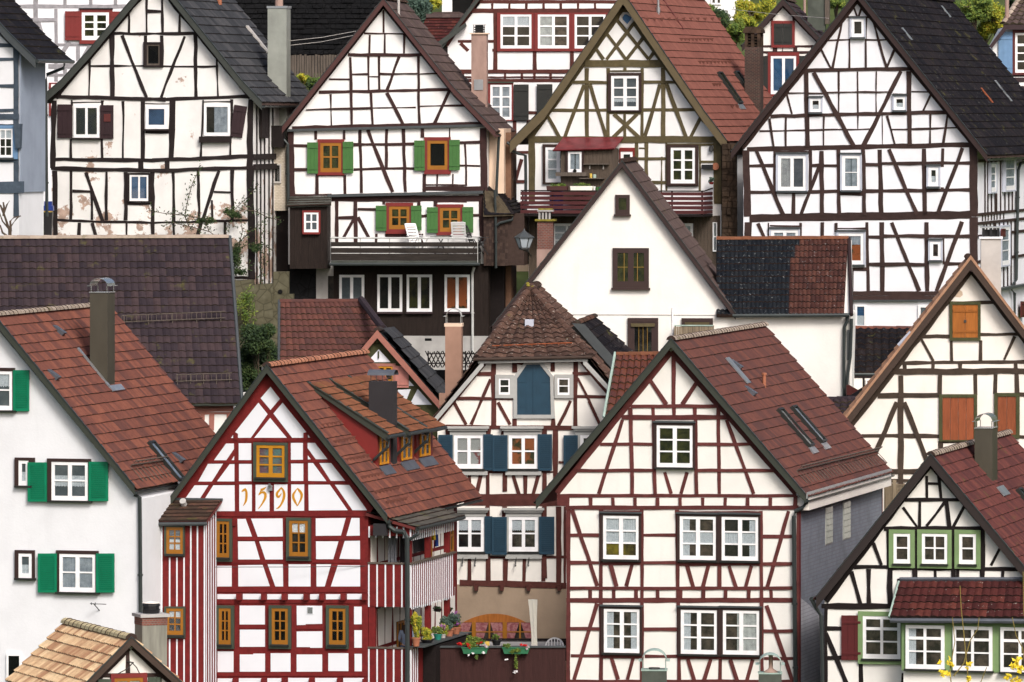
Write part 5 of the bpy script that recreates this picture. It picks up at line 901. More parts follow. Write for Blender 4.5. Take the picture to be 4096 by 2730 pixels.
    g = MB(); g.tube([h.f.at(70, 1200, .3), h.f.at(985, 1196, .3)], .07, 8); h.part('gutter', g, 'gutter_dark', o)
    crop(2896, 1000); h.pipe([(965, 515), (966, 560), (944, 605), (940, 900), (946, 1700)], n=.14, r=.06); h.pipe([(1000, 540), (1000, 600), (990, 840), (968, 1000), (955, 1180)], n=.1, r=.055, mat='gutter_dark')
    sh = MB(); sh.rect(h.f, 965, 628, 985, 865, .02, .05); h.part('shutter', sh, 'paint_slate')
    return h
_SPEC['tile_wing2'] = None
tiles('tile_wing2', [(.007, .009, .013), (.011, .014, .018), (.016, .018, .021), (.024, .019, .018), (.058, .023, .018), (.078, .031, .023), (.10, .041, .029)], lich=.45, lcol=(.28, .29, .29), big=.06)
HB = plain_house()

# ================================================================ H10: long purple-brown roof on the left
def barn():
    crop(0, 600)
    h = House('house', 'house behind the white one whose long plum brown tiled roof faces the camera', 'house', 900, 1970, 219, 1)
    o, (A, B, C, D) = front_roof(h, h.f, [(-900, 700), (1790, 690)], [(-900, 1992), (1886, 1978)], 4.8, 'tile_plum', course=.345, tw=.25, style='pan', eave_n=.35, back=4.5, spread=1.1)
    ridge_run('ridge_capping', A + UP * .05, B + UP * .05, 'tile_ridge_pale', o, .12, .45)
    vm = MB(); vm.tube([B + Vector((.05, 0, .05)), C + Vector((.05, 0, .03))], .06, 6); h.part('verge_flashing', vm, 'paint_slate', o); g = MB(); g.tube([D - UP * .06, C - UP * .06], .07, 8); h.part('gutter', g, 'chim_green', o)
    h.wall([(-800, 2080), (-800, 1985), (1830, 1985), (1830, 2080)], 8.5, 'plaster_ivory'); h.planes['R'] = h.planes['roof']; h.roofo = o
    for a, b in (((955, 1385), (1770, 1352)), ((1382, 1850), (1820, 1836))):
        p, q = h.hit(*a), h.hit(*b); n = h.planes['R'][0][1]; m = MB(); L = (q - p).length; d = (q - p).normalized()
        for hh in (.08, .30): m.tube([p + n * .1 + UP * hh, q + n * .1 + UP * hh], .018, 5)
        for j in range(int(L / .17)): c = p + n * .1 + d * (j * .17); m.tube([c + UP * .08, c + UP * .3], .010, 4)
        for j in range(5): c = p + d * (L * (j + .1) / 4.3); m.tube([c + n * .1 + UP * .3, c + n * .02 - UP * .15], .02, 4)
        h.part('snow_guard', m, 'wood_grey', o)
    h.timbers('h 2022 1400 1830 62;h 2066 1400 1830 18;v 1590 2070 2200 30;v 1660 2070 2200 40;v 1800 2070 2200 44', 'barge_pink')
    return h
barn()

# ================================================================ H13: red-brown roof with an olive cross gable
def cross_house():
    crop(1000, 650)
    h = House('half_timbered_house', 'low house with a red brown roof and an olive cross gable edged in pink boards', 'house', 1000, 1500, 224, 3)
    o, (A, B, C, D) = front_roof(h, h.f, [(236, 1092), (872, 1088)], [(232, 1720), (1250, 1720)], 3.4, 'tile_brick', course=.36, tw=.22, style='pan', eave_n=.1, back=4); ridge_run('ridge_capping', A + UP * .03, B + UP * .03, 'tile_brick', o, .11); vm = MB(); vm.tube([A + Vector((-.03, 0, .04)), D + Vector((-.03, 0, .04))], .05, 6); h.part('verge_flashing', vm, 'paint_slate', o)
    h.wall([(240, 1900), (240, 1725), (1240, 1725), (1240, 1900)], 7, 'plaster_ivory')
    # cross gable stands a little forward
    g = h.f.shift(-.9); crop(1500, 1130); ap = (18, 378); fo = g.shift(-.3)
    gw = MB(); gw.prism(g, [g.uv(-430, 960), g.uv(18, 425), g.uv(500, 985), (g.uv(500, 985)[0], h.base), (g.uv(-430, 960)[0], h.base)], -3.5, 0); go = h.part('cross_gable', gw, 'timber_green')
    Lg = 3.6; ra = MB(); bm = MB()
    for P, Q in ((ap, (-460, 945)), (ap, (560, 1000))):
        a, d = fo.at(*P), fo.at(*Q); b, c = a + h.dd * Lg, d + h.dd * (Lg + 0); tile_patch(ra, a, b, c, d, .40, .26, 'slate'); ra.quad(a - UP * .09, b - UP * .09, c - UP * .09, d - UP * .09, 2)
        u, v = fo.uv(*P), fo.uv(*Q); bm.prism(fo, [(u[0], u[1] + .02), (v[0], v[1] + .02), (v[0], v[1] - .26), (u[0], u[1] - .26)], -.04, .012 + (.001 if Q[0] > 0 else 0))
    # the slate slope seen to the right runs further back
    a, d = fo.at(60, 372) + h.dd * .1, fo.at(530, 935) + h.dd * .1; b, c = fo.shift(5).at(150, 348), fo.shift(5).at(600, 850); tile_patch(ra, a + UP * .05, b, c, d + UP * .05, .42, .28, 'slate')
    ro = h.part('cross_roof', ra, ['tile_slate', 'edge_dark', 'soffit'], go); h.part('barge_board', bm, 'barge_pink', go); ridge_run('ridge_capping', fo.at(*ap) + UP * .04, fo.at(*ap) + h.dd * 3 + UP * .04, 'tile_slate', go, .12); hp = MB(); hp.tube([B + UP * .05, fo.shift(1.2).at(60, 360)], .13, 7); h.part('hip_capping', hp, 'tile_plum', go)
    h.panels([[(30, 525), (122, 626), (-62, 626)], [(265, 768), (306, 812), (265, 812)], [(180, 842), (280, 838), (250, 915), (180, 905)], [(335, 836), (446, 960), (270, 960)]], 'panel_white', fc=g, n=.02)
    h.win(18, 658, 140, 880, c=2, r=2, fr='paint_ochre', cas=(-8, 636, 162, 900), casm='barge_pink', fw=14, fc=g, room='room_reflect_brown'); h.shutter(160, 655, 266, 826, 'paint_pink', fc=g); fm = MB(); fm.tube([g.at(28, 540, .06), g.at(28, 595, .06)], .025, 6); fm.tube([g.at(20, 455, .05), g.at(20, 475, .05)], .09, 8); h.part('gable_ornament', fm, 'timber_green', go)
    return h
cross_house()

# ================================================================ little roofs between the houses
def small_roofs():
    crop(2100, 1300)
    h = House('outbuilding', 'narrow glossy red tiled roof with a green copper verge behind the ox red house', 'outbuilding', 800, 700, 211.5, 3)
    o, (A, B, C, D) = front_roof(h, h.f, [(715, 232), (1100, 228)], [(625, 740), (1130, 740)], 2.6, 'tile_gloss', course=.36, tw=.24, style='roll', back=1.2); ridge_run('ridge_capping', A + UP * .03, B + UP * .03, 'tile_rust', o, .11); vm = MB(); vm.tube([A + Vector((-.04, 0, .06)), D + Vector((-.04, 0, .06))], .045, 6); h.part('verge_flashing', vm, 'copper_green', o); h.wall([(660, 900), (660, 745), (1100, 745), (1100, 900)], 3.0, 'plaster_cream')
    crop(2896, 1000)
    h = House('half_timbered_house', 'low house with a black pantile roof left of the orange plank shutters', 'house', 1100, 960, 232, 0)
    o, (A, B, C, D) = front_roof(h, h.f, [(985, 612), (1900, 618)], [(985, 965), (1900, 965)], 2.6, 'tile_black', course=.38, tw=.28, style='roll', edge='edge_dark', back=3); ridge_run('ridge_capping', A + UP * .03, B + UP * .03, 'tile_red', o, .1, .9)
    h.wall([(960, 1100), (960, 968), (1900, 968), (1900, 1100)], 5, 'plaster_cream'); h.timbers('v 1095 1000 1200 20;h 985 965 1500 40;v 1050 1100 1200 14', 'timber_black'); h.win(1112, 1015, 1240, 1090, c=2, r=1, fw=10); g = MB(); g.tube([D - UP * .05, C - UP * .05], .06, 8); h.part('gutter', g, 'gutter_dark', o)
    h = House('outbuilding', 'low purple tiled roof tucked behind the ox red house', 'outbuilding', 950, 1250, 222, 0)
    o, (A, B, C, D) = front_roof(h, h.f, [(800, 1172), (1300, 1160)], [(780, 1420), (1300, 1420)], 2.0, 'tile_plum', course=.34, tw=.25, style='roll', back=1.5); ridge_run('ridge_capping', A + UP * .03, B + UP * .03, 'tile_plum', o, .12); h.wall([(800, 1500), (800, 1425), (1280, 1425), (1280, 1500)], 3, 'plaster_grey')
    h = House('outbuilding', 'tiny dark lean-to with a red roof edge beside the downpipes', 'outbuilding', 1030, 1120, 226.5, 0)
    m = MB(); m.poly(h.f, [(962, 1065), (985, 1062), (1060, 1105), (1090, 1140), (962, 1140)], -.6, 0); h.part('roof', m, 'tile_maroon'); m = MB(); m.poly(h.f, [(990, 1140), (1120, 1060), (1140, 1075), (1040, 1160)], -.3, .12, 0); m.poly(h.f, [(962, 1141), (1130, 1141), (1130, 1400), (962, 1400)], -.8, -.1); h.part('wall', m, 'tile_black')
small_roofs()
# ================================================================ H3: old house with flaking plaster and black timbers
def flaking_house():
    crop(0, 0)
    h = House('half_timbered_house', 'old white house with black timbers, flaking plaster and a crooked shutter', 'house', 1200, 900, 248, 12)
    ap = (1212, -208); L = 8.6
    h.roof([ap, (700, 398), (480, 638), (302, 792)], [ap, (1700, 398), (1890, 636), (2052, 806)], L, 'tile_slate', 'barge_charcoal', 58, oh=.4, ridge='tile_slate', course=.42, tw=.28, style='pan', edge='edge_dark')
    h.wall([(405, 900), (405, 800), (560, 620), (740, 415), (1212, -130), (1670, 430), (1860, 650), (1980, 775), (1980, 900)], L, 'plaster_old')
    h.timbers('''h 265 850 1580 20;d 1012 60 1012 258 13;v 1150 -40 258 18;v 1273 -60 258 18;d 1408 60 1408 258 15;h 90 1150 1273 22;d 878 275 882 760 36;d 1533 275 1535 770 32;h 518 705 1135 14;h 524 1275 1710 13;d 955 280 1150 765 26;d 1448 285 1262 765 22;d 703 450 700 765 14;d 1700 430 1710 760 15;d 400 756 1300 782 30;d 1290 782 1980 756 30;v 1140 280 520 24;v 1270 280 525 24
d 425 790 415 1320 42;d 1968 780 1958 1320 46;v 562 785 830 15;v 555 1090 1240 20;v 803 790 830 16;v 800 1090 1245 20;v 965 795 1245 15;v 1120 795 1250 36;d 1355 790 1342 1250 44;d 1592 785 1576 1230 16;v 1818 780 1080 18;v 1808 1110 1225 13;h 806 570 800 8;h 815 1140 1362 10;h 800 1600 1820 8;d 400 1250 1200 1260 28;d 1195 1260 1985 1226 28;d 400 1320 1200 1340 30;d 1195 1340 1985 1316 30;v 1105 1255 1340 36;v 1310 1250 1340 34;h 1035 1140 1330 24
d 440 770 1220 -150 26;d 1960 770 1205 -150 26''', 'timber_black', wob=2.2)
    h.win(580, 828, 783, 1082, c=2, r=1, fw=20, mull=20, room='reflect_olive', glass='glass_bright', sill='timber_black'); h.win(1145, 832, 1315, 1013, c=1, r=1, fw=24, room='room_blue', glass='glass_bright', sill='timber_black'); h.win(1603, 820, 1808, 1068, c=1, r=1, fw=20, room='room_dark', cur=['right'], curm='lace_grey')
    sm = MB(); sm.rect(h.f, 1570, 1072, 1816, 1120, 0, .2); h.part('window_box', sm, 'timber_black'); h.shutter(453, 820, 572, 1085, 'paint_purple'); h.shutter(788, 826, 894, 1090, 'paint_purple'); h.shutter(0, 0, 0, 0, 'paint_purple', poly=[(1840, 822), (1942, 838), (1902, 1083), (1806, 1070)], label='dark shutter hanging askew')
    h.win(1155, 352, 1256, 514, c=1, r=1, fw=10, fr='wood_grey', cas=(1128, 332, 1282, 530), casm='timber_black', room='room_black', glass='glass_dim')
    rm = MB(); rm.rect(h.f, 820, 895, 872, 955, .05, .115); h.part('sign_board', rm, 'timber_ox')
    h.gutter('R', r=.08); h.chimney(2098, 2246, 55, 2246, 640, 'chim_metal', key='R', i=1, dep=4.2, depth=.65, drop=2.5); fc, u0, u1, v1, t, o = h.ch; mb = MB(); mb.boxuv(fc, u0 - .03, v1 - .06, u1 + .03, v1 + .03, -t - .03, .03); mb.tube([fc.P((u0 + u1) / 2, v1, -t / 2), fc.P((u0 + u1) / 2, v1 + .9, -t / 2)], .16, 12, 1); h.part('flue', mb, ['zinc', 'chim_rust'], o)
    c = h.hit(1915, 215, 'R', 0); m = MB(); h.plank(m, c, h.axes('R', 0), 0, .32, 0, 1.35, .05, .12); h.part('skylight', m, 'chim_pale', h.roofo); c = h.hit(1720, 40, 'R', 0); m = MB(); m.tube([c, c + UP * .28], .1, 8); h.part('vent_pipe', m, 'terracotta', h.roofo)
    uR = h.f.uv(1985, 1000)[0]; fs = h.f.side(uR); vE = h.f.uv(1985, 800)[1]; sp = MB()
    for u0, hh in ((.5, 0), (1.1, 0), (1.7, 0), (2.4, 0), (3.0, 0)): sp.timber(Face(fs.o, fs.ud), 0, 0, 0, 0, 1, .01) if False else sp.boxuv(fs, u0, h.base, u0 + .12, vE, .0, .02 + hh)
    v = h.f.uv(1985, 1235)[1]; sp.boxuv(fs, 0, v - .1, 3.4, v + .12, .0, .05); v = h.f.uv(1985, 1310)[1]; sp.boxuv(fs, 0, v - .12, 3.4, v + .1, .0, .1); h.part('side_frame', sp, 'timber_black'); m = MB(); m.boxuv(fs, .9, h.f.uv(0, 1085)[1], 1.9, h.f.uv(0, 815)[1], .03, .12); h.part('shutter', m, 'timber_black')
    crop(0, 600)
    h.timbers('''d 430 165 440 1200 44;v 557 165 550 22;d 672 178 806 568 24;h 323 570 710 17;d 716 325 722 550 17;v 836 172 552 23;v 988 175 552 26;d 1197 175 1200 565 30;v 1360 175 570 24;d 1553 165 1562 560 20;d 1716 163 1590 550 28;h 332 1678 1812 17;v 1663 395 555 17;v 1823 158 555 24;d 1963 150 1978 1010 54;d 445 552 1200 572 17;d 1195 572 1965 550 17;v 620 572 900 26;d 725 572 775 740 28;v 992 575 740 17;v 1200 572 900 32;v 1365 570 900 18;d 1582 565 1540 700 32;v 1765 560 800 18;h 1005 1700 2000 24;h 190 990 1200 22;h 420 990 1200 22''', 'timber_black', wob=2.2)
    h.win(1020, 196, 1168, 402, c=2, r=1, fw=15, mull=13, cas=(1000, 184, 1186, 408), casm='timber_black', room='room_blue', glass='glass_bright')
    # the narrow annex of pale brick behind the corner
    af = h.f.shift(3.4); m = MB(); (u0, v1), (u1, v0) = af.uv(2060, -40), af.uv(2238, 478); m.boxuv(af, u0, v0, u1, v1, -2.5, 0); ao = h.part('annex', m, 'brick_pale'); h.win(2148, 112, 2206, 262, c=1, r=1, fw=10, fr='chim_pale', fc=af, room='room_dark'); m = MB(); m.boxuv(af, u0, h.base, u1 + .2, v0 - .002, -2.5, -.3); h.part('annex_base', m, 'timber_pitch', ao)
    m = MB(); p = af.uv(2150, -190); q = af.uv(2240, -20); m.boxuv(af, p[0], q[1], q[0], p[1], .0, .5); h.part('annex_eave', m, 'timber_pitch', ao)
    h.planes['wall'] = []; return h
simple('barge_charcoal', (.045, .050, .045), .6, .15, 3, .05)
H3 = flaking_house()

# ================================================================ H4: brown house with green shutters and the timber balcony
def balcony_house():
    crop(1000, 0)
    h = House('half_timbered_house', 'brown framed white house with grass green shutters above a dark wooden balcony', 'house', 1045, 900, 250, 5)
    ap = (1045, -4); L = 7.6
    h.roof([ap, (250, 1004)], [ap, (1600, 700), (1925, 1036)], L, 'tile_brown', 'barge_red', 46, oh=.4, back=.2, ridge='tile_old', course=.42, tw=.26, style='pan')
    h.wall([(300, 1100), (300, 1012), (1045, 70), (1600, 760), (1850, 1010), (1855, 1100)], L, 'plaster_white')
    h.timbers('''v 1048 80 258 13;h 265 895 1200 13;v 937 275 425 15;v 1055 265 425 13;v 1210 265 420 15;h 432 770 1345 24;d 788 450 798 980 21;v 928 445 708 15;v 1012 445 708 15;h 602 935 1012 13;d 1168 445 1075 708 22;d 1318 440 1328 972 21;h 582 800 932 13;h 580 1015 1312 12;h 580 1335 1475 13;h 623 620 788 14;d 540 726 1585 704 24;d 632 740 638 988 13;d 950 728 960 982 18;d 1075 728 1200 978 25;d 1565 712 1448 972 25;d 440 863 962 850 13;d 955 848 1300 843 12;d 1335 833 1695 830 13;d 330 1003 1830 968 26
d 318 1030 330 1545 48;d 1830 1005 1835 1520 52;v 515 1022 1095 22;v 527 1375 1535 28;v 738 1020 1095 20;v 744 1375 1525 19;d 860 1018 874 1515 23;d 920 1018 1118 1508 28;v 1070 1015 1318 24;d 1202 1012 1217 1505 24;v 1353 1010 1080 26;v 1367 1365 1505 27;v 1565 1005 1080 14;v 1590 1365 1468 14;v 1467 1365 1465 14;d 1688 1130 1697 1458 15;d 340 1145 455 1145 22;d 812 1135 1292 1128 22;d 1640 1121 1805 1115 23;h 1332 345 455 21;d 812 1328 1292 1322 21;h 1300 1645 1805 13;h 1480 1365 1820 38;d 330 1532 640 1528 18;h 1375 515 750 10;h 1452 1370 1700 10
d 1045 30 300 985 34;d 1045 30 1600 725 30;d 1600 725 1830 985 28''', 'timber_brown', wob=1.6)
    lm = MB()
    for a in ((295, 1024, 1850, 984, 20, .16), (610, 1536, 1830, 1508, 22, .18)): lm.timber(h.f, *a[:5], a[5], 0)
    h.part('ledge', lm, 'paint_slate')
    k = dict(fr='paint_orange', casm='paint_red', fw=24, mull=16, mun=12, room='reflect_olive', c=2, r=2)
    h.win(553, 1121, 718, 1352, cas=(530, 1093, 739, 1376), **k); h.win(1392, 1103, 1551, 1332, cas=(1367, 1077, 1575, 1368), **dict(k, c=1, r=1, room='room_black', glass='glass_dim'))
    for a in ((450, 1118, 537, 1362), (729, 1112, 813, 1360), (1289, 1103, 1374, 1340), (1563, 1098, 1648, 1336)): h.shutter(*a, 'paint_green', lift=.05)
    h.chimney(1735, 1855, 270, 1858, 878, 'chim_rust', key='R', i=1, dep=5.2, depth=.62, drop=2.4); fc, u0, u1, v1, t, o = h.ch; mb = MB(); mb.boxuv(fc, u0 - .06, v1 + .001, u1 + .06, v1 + .05, -t - .05, .06); h.part('chimney_slab', mb, 'plaster_peach', o); mb = MB()
    for j in range(3): mb.boxuv(fc, u0 + .1, v1 + .07 + j * .09, u1 - .12, v1 + .12 + j * .09, -t + .1, -.08)
    mb.boxuv(fc, u0 + .14, v1 + .051, u1 - .16, v1 + .36, -t + .15, -.14)
    for u in (u0 + .08, u1 - .08): mb.tube([fc.P(u, v1 + .04, -.06), fc.P(u, v1 + .36, -.06)], .012, 5)
    mb.boxuv(fc, u0 + .05, v1 + .361, u1 - .05, v1 + .38, -t, 0, 1); h.part('cowl', mb, ['plastic_black', 'zinc'], o); mb = MB(); mb.rect(fc, 1757, 625, 1828, 708, 0, .03); h.part('hatch', mb, 'zinc', o)
    pm = MB(); a = h.f.shift(.4).at(1165, 140); pm.tube([a - UP * .3, a + UP * 1.0], .05, 8); pm.tube([a - UP * .05, a + UP * .12], .075, 8, 1); h.part('vent_pipe', pm, ['chim_pale', 'zinc'], h.roofo)
    h.gutter('R', r=.07, mat='barge_red'); ff = h.f
    (ua, va), (ub, vb) = ff.uv(1858, 1480), ff.uv(1975, 1010); m = MB(); m.boxuv(ff, ua, va - .2, ub, va + 2.3, -4, -.9); h.part('side_extension', m, 'plaster_peach'); m = MB(); m.boxuv(ff, ua, h.base, ub, va - .202, -4, -.95); h.part('side_base', m, 'timber_pitch'); m = MB(); g = ff.shift(1.6); m.boxuv(g, g.uv(1968, 0)[0], h.base, g.uv(2046, 0)[0], g.uv(0, 1040)[1], -2.5, 0); so = h.part('shingled_strip', m, 'shingle_tan')
    h.pipe([(1945, 1050), (1938, 1110), (1922, 1480), (1926, 2050)], n=-.6, r=.055); h.pipe([(262, 1010), (262, 1090), (298, 1130), (303, 1600)], n=.12, r=.06)
    crop(1000, 650)
    h.timbers('''h 284 640 1840 46;d 1815 250 1822 620 42;v 680 305 640 28;d 826 305 830 640 30;h 368 845 1040 21;h 432 695 820 21;d 816 440 735 590 27;d 844 430 930 590 25;v 990 560 640 20;h 420 1342 1392 21;h 415 1748 1805 22;v 1050 300 330 20;v 1325 300 345 24;v 1455 300 345 26;h 298 1040 1340 26;h 300 1440 1700 28;h 572 1060 1340 24;v 1350 560 640 16''', 'timber_brown', wob=1.6)
    h.win(1092, 345, 1253, 525, cas=(1064, 317, 1280, 562), **k); h.win(1490, 355, 1651, 545, cas=(1464, 329, 1674, 572), **k)
    for a in ((988, 340, 1073, 537), (1264, 340, 1348, 534), (1388, 352, 1476, 553), (1666, 350, 1753, 551)): h.shutter(*a, 'paint_green', lift=.05)
    # wooden bay on the left
    bf = ff.shift(-1.1); (u0, v1), (u1, v0) = bf.uv(312, 330), bf.uv(607, 835); m = MB(); N = 16
    for j in range(N): a = u0 + (u1 - u0) * j / N; m.boxuv(bf, a, v0, a + (u1 - u0) / N - .006, v1, -.05, .004 * (j % 2), 0, random.random())
    m.boxuv(bf, u0, v0, u1, v1, -1.1, -.05); bo = h.part('bay', m, 'wood_dark'); m = MB(); A, B = ff.at(320, 268, .02), ff.at(640, 268, .02); D, C = bf.at(290, 342, .15), bf.at(640, 330, .15); tile_patch(m, A, B, C, D, .3, .24, 'flat'); m.quad(A - UP * .06, B - UP * .06, C - UP * .06, D - UP * .06); h.part('bay_roof', m, ['chim_green', 'edge_dark'], bo)
    h.win(425, 392, 540, 548, c=2, r=2, fw=16, mull=12, mun=12, cas=(412, 378, 553, 556), casm='paint_red', sill='paint_red', fc=bf, room='room_grey')
    # balcony
    bd = 1.5; kf = ff.shift(-bd); (u0, vt), (u1, _) = kf.uv(634, 590), kf.uv(1782, 600); rl = MB(); vv = lambda y: kf.uv(1000, y)[1]
    for y0, y1 in ((626, 660), (672, 712), (716, 770)): rl.boxuv(kf, u0, vv(y1), u1, vv(y0), -.04, 0); rl.boxuv(kf.side(u1), .001, vv(y1) + .01, bd, vv(y0) + .0, -.04, .0)
    rl.boxuv(kf, u0, vv(800), u1, vv(772), -bd, -.02, 1); bo = h.part('balcony', rl, ['wood_rail', 'chim_green']); hr = MB(); hr.tube([kf.P(u0, vv(592), -.02), kf.P(u1, vv(596), -.02), kf.P(u1, vv(592), -bd + .05)], .03, 8); hr.tube([kf.P(u0, vv(592), -.02), kf.P(u0, vv(592), -bd + .2)], .03, 8)
    for j in range(6): u = u0 + (u1 - u0) * j / 5; hr.boxuv(kf, u - .02, vv(800), u + .02, vv(595), -.08, -.045)
    h.part('handrail', hr, 'paint_grey', bo); g = MB(); g.tube([kf.P(u0 - .05, vv(800), .06), kf.P(u1 + .1, vv(797), .06)], .06, 8); h.part('gutter', g, 'gutter_dark', bo)
    h.bal = dict(kf=kf, vv=vv, u0=u0, u1=u1, floor=vv(728), f=ff)
    # dark wooden lower storey
    m = MB(); (u0, v1), (u1, v0) = ff.uv(655, 600), ff.uv(1868, 1362); N = 46
    for j in range(N): a = u0 + (u1 - u0) * j / N; m.boxuv(ff, a, v0, a + (u1 - u0) / N, kf.uv(0, 800)[1], -.02, .03 + .006 * (j % 2), 0, random.random())
    m.boxuv(ff.side(u1 - .06), 0, v0, 5, kf.uv(0, 800)[1], .02, .07); h.part('boarding', m, 'wood_dark'); m = MB(); m.boxuv(ff, u0, v0 - 1.6, u1 + .0, v0, -.02, .05); h.part('plinth', m, 'plaster_grey'); m = MB(); m.boxuv(ff, ff.uv(520, 0)[0], h.base, ff.uv(662, 0)[0], ff.uv(0, 800)[1], -.02, .02); m.boxuv(ff, ff.uv(612, 0)[0], h.base, ff.uv(662, 0)[0], ff.uv(0, 890)[1], -.02, .03, 1); h.part('stair_niche', m, ['plaster_grey', 'room_dark']); m = MB(); m.boxuv(ff, ff.uv(300, 0)[0], h.base, ff.uv(519, 0)[0], ff.uv(0, 800)[1], -.02, .016); h.part('basement_wall', m, 'stone_dark')
    for a, rm in (((702, 882, 897, 1172), 'room_grey'), ((1000, 880, 1195, 1172), 'room_dark'), ((1230, 880, 1429, 1172), 'reflect_olive'), ((1527, 880, 1725, 1172), 'room_orange')): h.win(*a, c=2, r=1, fw=20, mull=24, room=rm, lift=.03, sill='paint_purple', sillo=4)
    m = MB(); m.rect(ff, 1372, 1380, 1425, 1400, .03, .055); h.part('cellar_vent', m, 'room_black'); h.pipe([(1760, 822), (1745, 870), (1748, 1490)], n=.12, r=.05, mat='paint_grey')
    # shingled annex hung on the right
    af = ff.shift(-.3); (u0, v1), (u1, v0) = af.uv(1832, 400), af.uv(2022, 808); m = MB(); N = 9
    for r_ in range(16):
        for j in range(N): a = u0 + (u1 - u0) * j / N; b = v1 - (v1 - v0) * r_ / 16; m.boxuv(af, a, b - (v1 - v0) / 16 - .02, a + (u1 - u0) / N - .006, b - .004, -.02, .006 + .012 * random.random(), 0, random.random())
    m.boxuv(af, u0, v0, u1 + .62, v1, -3.0, -.021); ao = h.part('shingled_annex', m, 'shingle'); m = MB(); A, B = ff.at(1832, 190, .02), ff.at(1912, 192, -2.4); D, C = af.at(1832, 410, .2), af.at(2070, 402, .2); C2 = af.at(2116, 385, -2.8); tile_patch(m, A, B, C, D, .3, .22, 'flat'); tile_patch(m, B, B + h.dd * .3, C2, C, .3, .22, 'flat'); m.quad(A - UP * .08, B - UP * .08, C - UP * .08, D - UP * .08, 1); h.part('annex_roof', m, ['tile_black', 'moss_edge'], ao)
    h.pipe([(1920, 215), (1928, 420), (1930, 830)], fc=af, n=.1, r=.05); h.pipe([(2060, 420), (2060, 450), (1960, 475), (1932, 500)], fc=af, n=.12, r=.05); return h
H4 = balcony_house()

